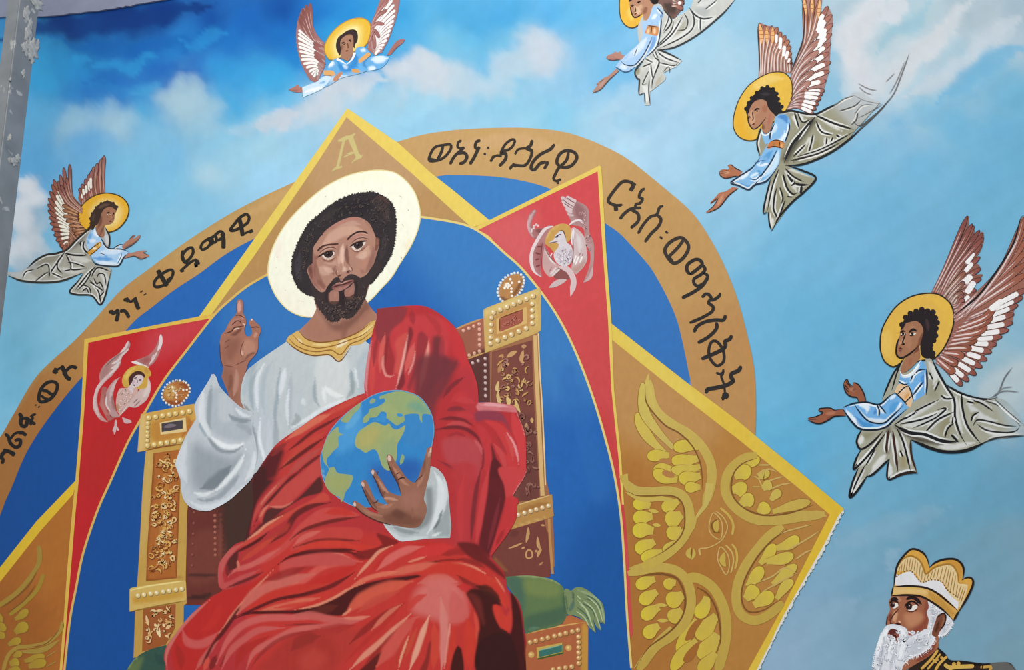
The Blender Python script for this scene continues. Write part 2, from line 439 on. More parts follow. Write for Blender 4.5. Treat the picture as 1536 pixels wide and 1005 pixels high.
SKY_STROKES = """
s 08337a 46 .8 0,60 60,44 140,36 230,22 320,4
s 0f5eae 30 .5 80,60 160,72 260,66 340,40
s 2e98d4 14 .55 104,84 124,90 140,86
s 2e98d4 22 .6 132,106 170,98 205,96 240,86
s 3098d4 22 .45 270,64 310,60 345,46
s 1e66b8 22 .5 120,128 180,120 240,108 300,98
s 48a4d6 18 .5 200,136 220,134 245,128
s c4ccd6 34 .55 400,192 430,182 470,160 510,142
s c8ced6 40 .75 380,190 412,186 440,172
s ccd0d6 40 .7 490,140 520,128 550,122 580,118
b c8ced4 30 .5 470,168 500,150 530,140
b ccd0d6 34 .5 600,104 622,96 640,104 655,112
b d0d2d6 20 .6 628,84 610,100 590,112 646,96 660,110
b c4ced6 40 .5 670,118 640,116 600,120 690,124
b b6ccd8 40 .5 700,126 720,132 740,122 760,110 778,96
b bccad4 40 .36 770,92 786,70 800,62 812,74
b c4ccd6 30 .6 806,74 826,80 816,98
b 9cc4da 34 .5 560,160 580,150
s 8cc2de 40 .4 600,200 690,170 790,160
b dfe4ea 24 .9 36,280 44,300 30,310
b e4e8ee 20 .8 50,276 34,276 58,296
b d4dae0 30 .8 36,340 44,360 30,380
b b8c8d4 30 .6 50,390 40,410 60,330
b dde2e8 22 .7 28,330 40,330 26,370
b c8d2da 16 .5 60,346 66,380 54,366
b a8cadc 30 .3 110,184 128,178
b a6c8d8 36 .38 160,178 178,178 190,190
b a4c4d4 40 .36 270,150 285,146 300,160 260,168
b accad6 34 .34 262,146 280,138 276,160
b a4c6d6 46 .34 306,170 296,180
b accfe0 18 .6 318,258 306,264
s b8ccd8 30 .4 330,206 380,190 420,180
s accde0 36 .45 880,180 940,150 1000,110 1060,60
s b0d0e4 30 .5 930,220 990,180 1050,140
s 7cb8dc 46 .35 900,40 880,110 860,150
s 8abede 30 .3 1010,160 960,190 920,170
s cdd0d4 60 .9 1330,-10 1290,36 1276,70 1290,110
s d0d2d6 50 .8 1276,48 1280,90 1296,130 1320,150
s cfd2d6 46 .8 1360,-10 1330,30 1320,36
s c9ced2 44 .8 1460,-10 1430,40 1390,80 1350,110
s ccd0d4 50 .7 1420,40 1400,60 1360,100 1330,140
s 92bccc 24 .6 1400,-4 1366,34 1330,60 1316,80
s 96bece 22 .5 1372,16 1350,30
s c2ccd4 40 .7 1540,20 1480,60 1440,100 1400,126 1350,146
s bfcbd3 34 .6 1530,40 1490,60 1450,90
s c4d0d6 30 .6 1280,110 1270,130 1290,150
s 9ec0d0 24 .5 1440,46 1420,76 1390,100
s a6b8c2 30 .5 1500,-4 1470,20 1440,50
s 6aaed2 50 .7 1540,70 1500,84 1450,120 1410,150
s 70b0d2 40 .4 1330,190 1400,170 1470,140
s 62aed6 50 .4 1150,650 1200,690 1240,730
s 7cb6d8 30 .35 1180,430 1260,390 1350,330
s 62acd2 26 .35 1200,540 1260,500 1300,470
s b8c6cc 60 .55 1540,540 1500,580 1460,600
b b6c6cc 40 .5 1520,580 1500,600 1536,560
s 8cb4ca 40 .4 1240,820 1340,790 1420,760
s 94b4cc 60 .4 1180,960 1240,930 1290,900
s 9cbcd0 20 .4 1330,860 1340,830 1350,820
s 6ca6c0 30 .4 1380,820 1450,790 1530,770
"""

# ---------------------------------------------------------------- the setting
def wall():
    """the mural wall; its sky and clouds are paint"""
    ctl = SKY_POINTS.split()
    CP = np.array([[float(q) for q in c.split(':')[0].split(',')] for c in ctl]); CC = np.array([lin(c.split(':')[1]) for c in ctl])
    xs = np.concatenate([np.arange(-700, -40, 60), np.arange(-40, 1580, 5), np.arange(1580, 2200, 60)])
    ys = np.concatenate([np.arange(-160, -30, 30), np.arange(-30, 1040, 5), np.arange(1040, 1900, 60)])
    X, Y = np.meshgrid(xs, ys); P = np.stack([X.ravel(), Y.ravel()], 1)
    r = np.random.default_rng(3)
    def fbm(P, s, seed):
        q = np.random.default_rng(seed); o = 0
        for k in range(5):
            for _ in range(4):
                th = q.uniform(0, 6.28); ph = q.uniform(0, 6.28)
                o = o + np.sin((P[:, 0]*math.cos(th) + P[:, 1]*math.sin(th)) * 6.28 / s * 2**k * .7 + ph) / 4 / 1.7**k
        return o
    Q = P + np.stack([fbm(P, 130, 1), fbm(P, 130, 2)], 1) * 16
    C = np.zeros((len(P), 3)); W = np.zeros(len(P))
    for p, c in zip(CP, CC):
        w_ = 1 / (np.sum((Q - p)**2, 1) + 500) ** 1.9
        C += w_[:, None] * c; W += w_
    C /= W[:, None]
    fr = (0, 0, 1.0)
    for ln in SKY_STROKES.splitlines():
        a = ln.split()
        if not a: continue
        L, K = parse_pts(' '.join(a[4:]), fr)
        if a[0] == 's':
            L = spline(L, K, False, 8.0) if len(L) > 2 else L
            C = soft_stroke(L, float(a[2]), float(a[3]), lin(a[1]), True)(P + np.stack([fbm(P, 60, 5), fbm(P, 60, 6)], 1) * 9, C)
        elif a[0] == 'b':      # billowing cloud: one ragged blob per point
            for q in L:
                rr = float(a[2]); d = np.linalg.norm(P + np.stack([fbm(P, 45, 8), fbm(P, 45, 9)], 1) * rr * .28 - q, axis=1)
                k_ = float(a[3]) * smooth((rr - d) / (rr * .75)); C = C * (1 - k_[:, None]) + lin(a[1]) * k_[:, None]
    C *= (1 + .03 * fbm(P * np.array([1, 1.6]), 34, 11))[:, None]
    W3 = to_world(P, 0.0)
    nx, ny = len(xs), len(ys)
    F = [(j*nx+i, (j+1)*nx+i, (j+1)*nx+i+1, j*nx+i+1) for j in range(ny-1) for i in range(nx-1)]
    # the masonry around the painted field, and the wall's thickness
    me = bpy.data.meshes.new('wall_back'); ob = bpy.data.objects.new('wall_back', me)
    V = [tuple(v) for v in W3]
    n0 = len(V)
    ring = [i for i in range(nx)] + [j*nx+nx-1 for j in range(1, ny)] + [(ny-1)*nx+i for i in range(nx-2, -1, -1)] + [j*nx for j in range(ny-2, 0, -1)]
    V += [(V[i][0], .25, V[i][2]) for i in ring]; m_ = len(ring)
    F += [(ring[i], ring[(i+1) % m_], n0+(i+1) % m_, n0+i) for i in range(m_)]
    F.append(tuple(n0+i for i in range(m_)))
    me.from_pydata(V, [], F)
    CF = np.ones((len(V), 4), np.float32) * .5; CF[:n0, :3] = np.clip(C * GAIN, 0, .95)
    at = me.color_attributes.new('pigment', 'FLOAT_COLOR', 'POINT'); at.data.foreach_set('color', CF.ravel())
    me.materials.append(MATS['sky']); link(ob); tag(ob, kind='structure')
wall()

def node_material(name, base, rough, noise_scale, amount, spots=None):
    mt = bpy.data.materials.new(name); mt.use_nodes = True; t = mt.node_tree; b = t.nodes['Principled BSDF']
    b.inputs['Roughness'].default_value = rough
    nz = t.nodes.new('ShaderNodeTexNoise'); nz.inputs['Scale'].default_value = noise_scale; nz.inputs['Detail'].default_value = 8
    cr = t.nodes.new('ShaderNodeValToRGB')
    cr.color_ramp.elements[0].position = .3; cr.color_ramp.elements[0].color = (*(lin(base) * (1 - amount)), 1)
    cr.color_ramp.elements[1].position = .7; cr.color_ramp.elements[1].color = (*np.clip(lin(base) * (1 + amount), 0, 1), 1)
    tc = t.nodes.new('ShaderNodeTexCoord'); t.links.new(tc.outputs['Object'], nz.inputs['Vector']); t.links.new(nz.outputs['Fac'], cr.inputs['Fac'])
    out = cr.outputs['Color']
    if spots:
        n2 = t.nodes.new('ShaderNodeTexNoise'); n2.inputs['Scale'].default_value = spots[1]; n2.inputs['Detail'].default_value = 3
        mp = t.nodes.new('ShaderNodeMapRange'); mp.inputs['From Min'].default_value = spots[2]; mp.inputs['From Max'].default_value = spots[2] + .03
        mx = t.nodes.new('ShaderNodeMix'); mx.data_type = 'RGBA'; mx.inputs['B'].default_value = (*lin(spots[0]), 1)
        t.links.new(tc.outputs['Object'], n2.inputs['Vector']); t.links.new(n2.outputs['Fac'], mp.inputs['Value'])
        t.links.new(mp.outputs['Result'], mx.inputs['Factor']); t.links.new(out, mx.inputs['A']); out = mx.outputs['Result']
    t.links.new(out, b.inputs['Base Color'])
    bp = t.nodes.new('ShaderNodeBump'); bp.inputs['Strength'].default_value = .35; bp.inputs['Distance'].default_value = .004
    t.links.new(nz.outputs['Fac'], bp.inputs['Height']); t.links.new(bp.outputs['Normal'], b.inputs['Normal'])
    return mt

def solid(name, poly, y_front, y_back, mat, parent=None):
    """a slab whose front outline is a seen outline put at its own distance, running back to y_back"""
    W = to_world(poly, -y_front); n = len(W)
    B = W.copy(); B[:, 1] = y_back
    me = bpy.data.meshes.new(name); ob = bpy.data.objects.new(name, me)
    V = [tuple(v) for v in W] + [tuple(v) for v in B]
    F = [tuple(range(n)), tuple(range(2*n-1, n-1, -1))] + [(i, i+n, (i+1) % n + n, (i+1) % n) for i in range(n)]
    me.from_pydata(V, [], F); me.materials.append(mat); link(ob, parent)
    return ob

plaster = node_material('grey_plaster', '868aa0', .8, 14, .06)
# the ragged plaster band above the painted field
edge = [(-60, 33), (5, 25), (20, 25), (40, 24.5), (64, 24.5), (78, 23.5), (95, 22), (104, 20), (118, 19.5), (132, 17), (146, 16.5), (160, 13.5), (172, 12.5), (178, 10.5), (184, 11), (188, 8.5), (196, 9),
        (204, 6), (215, 4.5), (230, 2), (245, -.5), (262, -4), (300, -12), (360, -27)]
tr = solid('trim_1', np.array(edge + [(360, -130), (-60, -100)]), -.009, -.0004, plaster); tag(tr, kind='structure')

# steel post of the scaffold, square to the wall, standing in front of it
steel = node_material('weathered_steel', '7a7d80', .5, 9, .16, ('a9a8a6', 13, .63))
def post():
    yf = -.55
    A = to_world(np.array([(-1.0, 104.0)]), -yf)[0]                # left front edge
    Bp = to_world(np.array([(17.0, 104.0)]), -yf)[0]               # front right edge
    x0, x1 = A[0] - .005, Bp[0]
    dep = .112; z0, z1 = 0.0, 8.2; r = .006
    root = bpy.data.objects.new('steel_post', None); root.location = ((x0+x1)/2, yf + dep/2, 0); link(root)
    tag(root, 'upright grey steel post streaked with plaster, standing before the left edge of the painting', 'post')
    me = bpy.data.meshes.new('shaft'); ob = bpy.data.objects.new('shaft', me)
    import bmesh
    bm = bmesh.new(); bmesh.ops.create_cube(bm, size=1)
    for v in bm.verts:
        v.co.x *= (x1 - x0); v.co.y *= dep; v.co.z = (v.co.z + .5) * (z1 - z0)
    bmesh.ops.bevel(bm, geom=[e for e in bm.edges if abs(e.verts[0].co.z - e.verts[1].co.z) > 1], offset=r, segments=3, affect='EDGES')
    bm.to_mesh(me); bm.free(); me.materials.append(steel); link(ob, root)
    # lumps of plaster stuck on the two faces seen
    splash = node_material('dried_plaster', 'a3a29f', .9, 60, .2)
    def lump(px, face, sx, sz, seed):
        bm = bmesh.new(); q = random.Random(seed)
        if face == 'front': w0 = to_world(np.array([px]), -yf)[0]
        else:   # right side face, plane x = x1
            d = np.array([(px[0]-768)/FPX, -(px[1]-502.5)/FPX, -1.0]) @ RW.T; w0 = CAM + d * ((x1 - CAM[0]) / d[0])
        for v in bmesh.ops.create_icosphere(bm, subdivisions=3, radius=1)['verts']:
            k = 1 + .35 * math.sin(v.co.x * 5 + seed) * math.cos(v.co.z * 7 + seed) + q.uniform(-.12, .12)
            c = v.co * k
            v.co = Vector((c.x * sx, c.y * .0025, c.z * sz)) if face == 'front' else Vector((c.y * .0025, c.x * sx, c.z * sz))
        me = bpy.data.meshes.new('plaster_splash'); bm.to_mesh(me); bm.free(); me.materials.append(splash)
        for p in me.polygons: p.use_smooth = True
        o2 = bpy.data.objects.new('plaster_splash', me); o2.location = Vector(w0) - root.location; link(o2, root); o2['label'] = 'pale dried plaster stuck on the steel'
    for i, (px, f, sx, sz) in enumerate([((38, 72), 'side', .022, .035), ((50, 72), 'side', .03, .05), ((43, 50), 'side', .022, .05), ((47, 84), 'side', .02, .035), ((40, 20), 'side', .02, .04), ((46, 35), 'side', .012, .03), ((56, 66), 'side', .012, .025),
                                         ((55, 4), 'side', .035, .03), ((14, 206), 'front', .012, .016), ((15, 119), 'front', .008, .008), ((20, 242), 'side', .022, .018), ((27, 237), 'side', .014, .02), ((14, 240), 'side', .008, .014), ((35, 110), 'side', .01, .02)]):
        lump(px, f, sx, sz, i)
post()

ground = bpy.data.meshes.new('floor')
ground.from_pydata([(-9, -14, 0), (9, -14, 0), (9, .3, 0), (-9, .3, 0)], [], [(0, 1, 2, 3)])
ground.materials.append(node_material('grey_concrete', '9a9690', .9, 3, .12)); tag(link(bpy.data.objects.new('floor', ground)), kind='structure')

# ---------------------------------------------------------------- the painting, thing by thing
run("""
T lettered_arch ; 700,215 ; broad ochre arch lettered in black, curving round the blue field ; arch
P band 1 7 c2995f gold
@ 0 0 1
O -60,745! -40,712 0,656 20,622 56,563 111,511.6 139,482 182,435 221,405 260,376 307,344 351.5,317 398,293 450,269 500,246 560,225 598,212 634,202 673,196 712.5,192.8 760,191.5 798,192.3 839,196.6 878,207.5 920,226 945,241 966.7,257.5 1003,287.5 1030,311 1051,335.5 1079,383 1103,439 1119,495 1130.7,550 1133.8,598 1133.5,640 1130,690! 1045,640! 1037,578 1033,558 1025,518.6 1015,479 999.4,443 979.5,407 969,393 947.7,369 928,349 906,333.5 870,306 828.7,284.7 796,274 757.6,266.6 721,263.5 680,262.7 656,264.5 560,285 470,315 385,356 338.5,381.5 299.5,410 260,436 226.5,462 206,477.5 186.7,497.6 150,535 124,564.5 106,585 83.6,613 61,644 42,674.6 30,700 18,730 6,757 -20,830!
g ab6f36 120 .9 -80,560 60,520 160,600 60,820 -80,860
g b98448 90 .7 60,460 200,400 300,440 160,560 60,560
g c69e68 60 .7 560,180 760,170 930,210 900,300 700,280
g bd8f58 90 .6 930,250 1150,400 1150,560 1000,420
g b98752 60 .7 1000,480 1160,480 1160,700 1040,700
q c58a48 14 .5 1119,480 1130,550 1130,640
s d0a878 20 .6 640,240 760,210 860,230
s cfa570 14 .5 370,325 410,300 450,280
q b5935c 6 .5 -40,712 56,563 139,480 260,376 398,293
m .035 26
P letters 1.6 2 241f1c ink ; black brush letters on the left end of the arch
@ 0 535 6.4
# left end
n 221e1c 5.5 8,948 50,912 100,915 145,940
n 221e1c 6 28,900 70,905 92,912 140,950
n 221e1c 5 4,965 30,985 20,1030
r 221e1c 5.5 0,985 34,925 70,908
n 221e1c 5.5 48,740 80,770 100,830 150,870 190,850 195,800 165,798 142,812
n 221e1c 4 100,790 140,740 190,725
n 221e1c 5.5 175,732 215,730 252,758
n 221e1c 6 180,545 205,575 198,640 222,668 250,660 268,600 280,610
n 221e1c 5 215,595 260,592 300,625 340,650
n 221e1c 4 290,580 318,560 345,550
n 221e1c 6 300,570 322,572
r 221e1c 4 318,580 290,640 305,655
n 221e1c 2 335,470 352,460
n 221e1c 2 366,490 382,474
c 221e1c 5.2 375,420 385,330 440,258 505,240 548,265 540,330 490,400 420,432
n 221e1c 5 400,325 450,330 490,360 530,362
n 221e1c 4 392,370 430,400 470,408
n 221e1c 6.5 505,135 535,148 555,140
n 221e1c 4 520,110 548,125 575,112 600,115
n 221e1c 6.5 590,85 612,130 640,195 680,220
n 221e1c 5 605,175 650,120 690,95 735,110
r 221e1c 5.5 712,95 735,115
P letters 1.6 2 241f1c ink ; black brush letters up the left shoulder of the arch
@ 150 330 6.4
n 2a2520 6 85,890 115,880 135,905
n 2a2520 5 110,905 140,890 180,858
n 2a2520 6 172,875 170,920 155,975
n 2a2520 5.5 190,880 230,870 260,900 278,940
n 2a2520 6 225,770 260,765 270,790
n 2a2520 4 255,745 290,785 325,765 350,740
n 2a2520 6.5 332,745 345,790 372,860
n 3a2c1c 2 385,695 412,678
n 3a2c1c 2 418,722 445,706
c 2a2520 4.6 520,600 560,545 640,490 690,480 700,520 660,590 590,635 530,640
n 2a2520 7 555,480 590,545 645,635
n 2a2520 4 700,500 690,545 640,580
c 2a2520 4.6 790,340 830,285 880,265 895,300 880,345 840,390 810,400 792,375
n 2a2520 5.5 800,290 790,350 815,405 850,410
n 2a2520 4.2 770,495 800,465 830,440 870,405 905,385
r 2a2520 5 775,490 805,480
n 2a2520 6 905,375 930,400 915,440 940,435
n 2a2520 6 930,385 945,430
c 2a2520 4.2 965,265 990,215 1040,190 1060,220 1030,265 980,285
n 2a2520 4.5 1020,190 1070,175 1080,225 1040,240
n 2a2520 4.5 1060,175 1110,155 1115,205 1085,220
n 2a2520 4.5 1090,160 1150,110 1185,130 1185,160 1125,200
n 2a2520 6.5 1172,125 1185,190 1185,275
c 2a2520 4.6 1250,95 1290,40 1340,-20 1400,-55 1430,-30 1420,20 1370,60 1290,100
n 2a2520 6.5 1335,-20 1355,60 1370,155
n 2a2520 3.5 1365,140 1420,115 1465,95
n 2a2520 5 1430,120 1468,98
P letters 1.6 2 2c2622 ink ; black brush letters across the top of the arch
@ 634 170 6.4
c 38302a 4.2 65,455 75,390 120,325 200,305 265,300 268,345 215,415 150,450
n 38302a 4.5 195,310 180,370 145,440
r 38302a 5 70,440 130,455
n 38302a 4 375,262 345,275 335,325 372,335 400,325
n 38302a 4.6 400,325 350,370 300,420 262,490
n 38302a 5 335,385 400,380 425,420 395,470 350,485
n 38302a 4.6 555,260 515,275 505,330 545,345
n 38302a 5 545,320 525,360 490,430 452,490
d 38302a 2.2 628,332
d 38302a 2 596,390
c 38302a 4 765,350 800,290 860,250 885,265 860,320 810,355
n 38302a 5 770,345 752,385 795,385 795,440 735,508
n 38302a 4 650,465 680,420 720,405 760,412
n 38302a 4 665,410 685,430
n 38302a 5 1052,255 1035,310 1000,335 1045,360
n 38302a 3.6 885,395 920,345 1000,335
n 38302a 4.6 985,340 1045,355 1035,425 980,500 870,500 835,540
n 38302a 5 860,485 900,510
n 38302a 5 1265,295 1225,345 1130,395 1060,465 1040,530 1075,540 1130,480 1190,470
n 38302a 4.6 1205,460 1190,495 1165,535
c 38302a 5 1290,480 1310,400 1375,358 1455,375 1480,430 1430,500 1355,520
n 38302a 4.6 1400,370 1380,450 1310,520 1285,560 1250,635
n 38302a 4 1250,632 1285,650 1330,630
n 38302a 4 1295,650 1298,680
P letters 1.6 2 2c2622 ink ; black brush letters on the upper right of the arch
@ 900 260 6.4
n 38302a 5 345,112 270,78 210,85 140,160 80,250 95,285 160,310 215,300
n 38302a 6.5 325,110 292,170
n 38302a 6.5 150,310 155,362
n 38302a 4.6 430,145 395,170 375,230 410,245 380,290 345,295 345,330 395,330
n 38302a 5 350,335 290,345 230,390 190,440
n 38302a 5 300,350 365,390 365,460 295,525
n 38302a 4.6 608,312 570,330 545,395 480,420 410,500 365,580
n 38302a 5 545,400 585,440 560,510 490,580 430,660
n 38302a 3.4 628,555 652,578
n 38302a 3.4 575,605 598,632
c 38302a 5.4 625,760 645,690 715,635 785,620 845,680 840,750 780,830 700,860
n 38302a 5 800,640 750,710 660,800
n 38302a 4 655,790 700,850
P letters 1.6 2 2c2622 ink ; black brush letters on the right end of the arch
@ 960 380 6.4
n 2c2826 5.4 480,205 450,160 460,105 530,60 580,70 595,110 540,160 480,205
n 2c2826 5 590,105 625,150 590,200 520,245 520,290 560,315 630,270 648,215 610,190
n 2c2826 5.5 648,230 600,310 500,380 402,428
n 2c2826 5 770,380 760,410 710,445 670,450 660,480 700,510 690,560 590,620 475,668
n 2c2826 5 690,440 665,400 630,390 595,425
n 2c2826 5.5 820,590 800,640 720,640 620,660 545,705 520,760
n 2c2826 5.5 730,660 735,720 660,800 555,860
n 2c2826 6 880,785 860,825 815,845 820,890 770,935 590,1015
c 2c2826 4.6 660,930 680,860 720,840 770,880 805,960 800,1040 745,1080 700,1050 670,1000
n 2c2826 3.5 665,900 690,850 730,840
@ 960 470 6.4
n 2c2826 6.5 970,505 945,550 880,580 880,625 895,650 830,690 730,715 650,730 635,770
n 2c2826 4 730,570 790,585 800,535
n 2c2826 6 770,600 795,570
n 2c2826 3.5 775,600 805,680 815,760
d 2c2826 5.5 820,790
n 2c2826 4 790,800 800,835

T blue_disc ; 760,300 ; cobalt blue field inside the ochre arch, behind the gold and red points ; painted field
P field 0.2 8 2a68b4
@ 0 0 1
O -20,830! 6,757 18,730 30,700 42,674.6 61,644 83.6,613 106,585 124,564.5 150,535 186.7,497.6 206,477.5 226.5,462 260,436 299.5,410 338.5,381.5 385,356 470,315 560,285 656,264.5 680,262.7 721,263.5 757.6,266.6 796,274 828.7,284.7 870,306 906,333.5 928,349 947.7,369 969,393 979.5,407 999.4,443 1015,479 1025,518.6 1033,558 1037,578 1040,640! 1000,900! 500,1060! -60,1060!
g 4180c0 80 .9 600,240 850,240 860,340 700,380 600,330
g 3a76b8 80 .8 890,320 1060,320 1060,600 900,560
g 15509a 110 .95 -60,560 130,560 150,1060 -80,1060
q c8ccd0 2 .8 1037,572 1040,590

T gold_star ; 521,200 ; gold four pointed star with yellow edges behind the enthroned figure ; star
P point 3 7 b98f5c gold ; top point, dull gold
O 521,170! 640,268! 722,336! 712,352! 680,334 631,325 520,330 402,411 346,449 320,474 302,492! 300,474! 380,378!
g c09a70 40 .7 480,170 560,170 640,270 480,300
g b78a50 60 .6 400,330 470,300 420,400 300,500
U border 3.6 6 e8cb62 gold ; pale yellow edge
O 521,162.5! 598,215! 646,259! 680,285.5! 735,331! 708,341.5! 690,326! 620,262! 519.8,175.8! 478,241! 380,385.5! 313,477! 297,477!
g e2c84e 60 .7 380,340 300,500 290,470 400,380
U capital_letter 3.6 3 cfbd80 gold ; pale capital letter A
@ 440 150 6.4
x cdbb7c 428,385! 500,345! 545,338! 590,318! 596,326! 575,355! 630,510! 650,532! 668,520! 655,555! 580,590! 560,612! 558,600! 590,565! 600,548! 585,515! 500,520! 560,495! 580,500! 525,375! 497,392! 440,640! 470,630! 465,650! 375,682! 358,690! 395,650! 412,640! 470,400! 430,402!
x cdbb7c 480,545 560,505 580,515 485,552
P point 3 7 b67f3e gold ; large right point with a golden seraph
@ 0 0 1
O 915,490! 1004,568! 1109,650! 1250,768! 1174,920! 1106,1062! 950,1062! 941,924 936,845 931,772 926,709 918,600!
g c09058 50 .8 910,490 1000,560 1080,640 1020,680 920,640
g a9692e 60 .6 930,700 1010,760 1060,880 1010,1010 930,1010
g b6803c 50 .6 1100,660 1240,760 1180,860 1100,800
g a86c2c 40 .5 1070,780 1110,800 1090,920 1040,900
m .04 22
U border 3.6 6 dfbd46 gold ; yellow edge
O 913,480! 918,486! 1030.5,574! 1109,633! 1137.6,657.5! 1200,708! 1265.5,763! 1234,824.6! 1176.7,924! 1112,1060! 1092,1060! 1171.5,916! 1214,832! 1244.6,772! 1205,738! 1109,660! 1004,579! 916,508!
g e3c85e 50 .8 900,470 1000,530 1060,610 1020,620 920,520
g dfb62c 50 .7 1180,690 1290,760 1180,940 1150,920 1230,770
U underdrawing 3.4 6 efe9da ; ragged unpainted white margin
x dedcd4 1267.0,762.6 1265.5,765.2 1265.9,769.0 1264.3,771.6 1261.3,773.4 1261.3,776.9 1258.5,778.9 1258.7,782.5 1257.6,785.4 1254.3,787.1 1253.2,790.0 1253.4,793.6 1250.0,795.3 1248.3,797.8 1249.0,801.7 1245.9,803.5 1245.0,806.5 1244.8,809.9 1243.3,812.6 1242.3,815.5 1239.3,817.4 1237.2,819.7 1237.6,823.5 1236.5,826.4 1233.8,828.3 1233.4,831.6 1232.2,834.4 1230.5,836.9 1227.9,838.9 1225.7,841.1 1226.2,844.9 1223.0,846.5 1221.9,849.4 1221.6,852.7 1218.4,854.4 1218.4,857.8 1214.7,859.2 1215.0,862.8 1211.9,864.6 1210.5,867.3 1210.8,870.9 1207.1,872.3 1208.1,876.3 1206.2,878.7 1203.6,880.7 1202.0,883.3 1199.7,885.5 1198.1,888.1 1198.7,891.8 1195.9,893.7 1194.5,896.4 1192.7,898.9 1191.3,901.6 1189.8,904.2 1189.4,907.4 1188.2,910.2 1186.9,912.9 1183.2,914.4 1183.6,918.1 1180.7,919.9 1180.6,923.3 1179.1,925.9 1176.2,927.8 1176.5,931.4 1173.6,933.3 1174.0,937.0 1170.6,938.6 1169.8,941.6 1168.6,944.4 1167.3,947.2 1165.2,949.5 1164.1,952.3 1163.3,955.3 1161.9,958.1 1160.4,960.7 1158.8,963.3 1158.1,966.3 1156.5,968.9 1156.1,972.2 1153.5,974.2 1152.1,976.9 1151.0,979.8 1149.8,982.6 1148.3,985.2 1146.4,987.6 1146.2,991.0 1144.2,993.4 1142.7,996.0 1141.8,999.0 1141.6,1002.3 1138.4,1004.0 1137.5,1007.0 1137.9,1010.7 1133,1009 1144,987 1155,966 1165,944 1176,922 1188,901 1200,880 1212,859 1224,838 1236,817 1247,795 1258,773
d 68685c .7 1252,793 1232,834 1162,959 1239,818 1257,781 1184,915 1199,891 1260,778 1250,796 1137,1009 1217,854 1193,897 1231,834 1181,918 1236,827 1173,937 1142,1003 1242,811 1144,995 1208,873 1158,962 1142,1003 1182,918 1164,956 1190,909 1237,827 1184,915 1177,926 1199,891 1263,771 1262,771 1204,879 1191,900 1190,909
P point 3 7 b0692a gold ; left point, dull gold
O 114,735! 54.6,795! -40,905! -60,1062! 88,1062! 96,925 102,852 108,776!
g b8722e 40 .7 40,800 114,735 100,860 60,900
g a05c22 50 .6 -40,900 60,900 60,1010 -40,1010
m .05 20
U border 3.6 6 e6be34 gold ; yellow edge
O 115,719! 54.6,782! 0,851! -40,902! -40,925! 0,873! 60,797! 110,741!

T red_star ; 800,400 ; red panels with yellow edges, a winged creature in each corner ; panel
P panel 5 6 d04c4f ; right red panel
O 711,343! 899,251! 906,375 913,479 918,584 929,689 933,740 940,800 949,950! 945,960! 938,850 931,772 921,709.7 905,647 886,586 862,524.6 837,475.6 810,436 781,401 757.6,380 732,357!
g d66466 40 .7 720,340 800,320 800,400 760,390
g cc4848 50 .6 870,450 920,500 930,700 890,600
g c83230 40 .6 900,620 930,700 940,800 930,780
U border 5.6 4 e6c763 gold ; yellow edge
x e4c660 708,343 899,248.5 902,250 909,375 917,479 921,584 932,689 936,757 933,757 928,689 917,584 912,479 904,375 896.5,257 716,345.5
x e4c660 709,340 711,345 740,360 732,353
P panel 5 6 c4262a ; left red panel
O 129,511! 324,472.5! 320,476 278.7,527 245,571.5 217,619 192,663 167,719 145.7,767 124.5,830.6 114,882 104.7,931 97,1005! 90,1005! 96,928 102,852 108,776 113.5,721 122.6,616!
g cc444c 40 .8 230,490 330,470 280,520 220,540
g b82a28 30 .6 150,640 190,640 150,740 120,720
q 9a3420 5 .7 100,900 95,1005
U border 5.6 4 e0b65a gold ; yellow edge
x e2b850 126.5,509.5 128,508.5 226,489 322,470 328,471 319,477 226,494 132.5,514 126,620 118,721 112.5,776 106.5,852 100,928 93,1010 89,1010 95.5,928 101,852 107.5,776 113,721 121.5,616

T blue_mandorla ; 300,620 ; pointed oval of plain cobalt blue edged in yellow behind the throne ; painted field
P field 7 8 2766b2
O 92,1040! 97,1005 104.7,931 114,882 124.5,830.6 145.7,767 167,719 192,663 217,619 245,571.5 278.7,527 320,474 346,449 372,428.5 402,411 520,330 631,325 680,333 708,341.5 732,357 757.6,380 781,401 810,436 837,475.6 862,524.6 886,586 905,647 921,709.7 931,772 936.5,845 940.7,924 947,1002 949,1040!
g 3f7fbf 90 .9 560,300 760,330 900,560 800,600 640,420
g 3a7abc 60 .8 360,420 460,440 520,520 400,540 330,500
g 164f98 120 .95 60,660 230,640 230,1040 60,1040
g 1a549c 80 .8 860,800 960,760 960,1040 820,1040
q 2f6cb4 30 .5 850,560 880,660 900,740
m .02 40
U border 7.2 4 e0c060 gold ; thin yellow line
r ddb660 3.4 96,1010 104.7,931 114,882 124.5,830.6 145.7,767 167,719 192,663 217,619 245,571.5 278.7,527 320,474 346,449 372,428.5 404,410
r e2ca7c 3.4 630,325 680,333 708,341.5 732,357 757.6,380 781,401 810,436 837,475.6 862,524.6 886,586 905,647 921,709.7 931,772 936.5,845 940.7,924 947,1002
""")

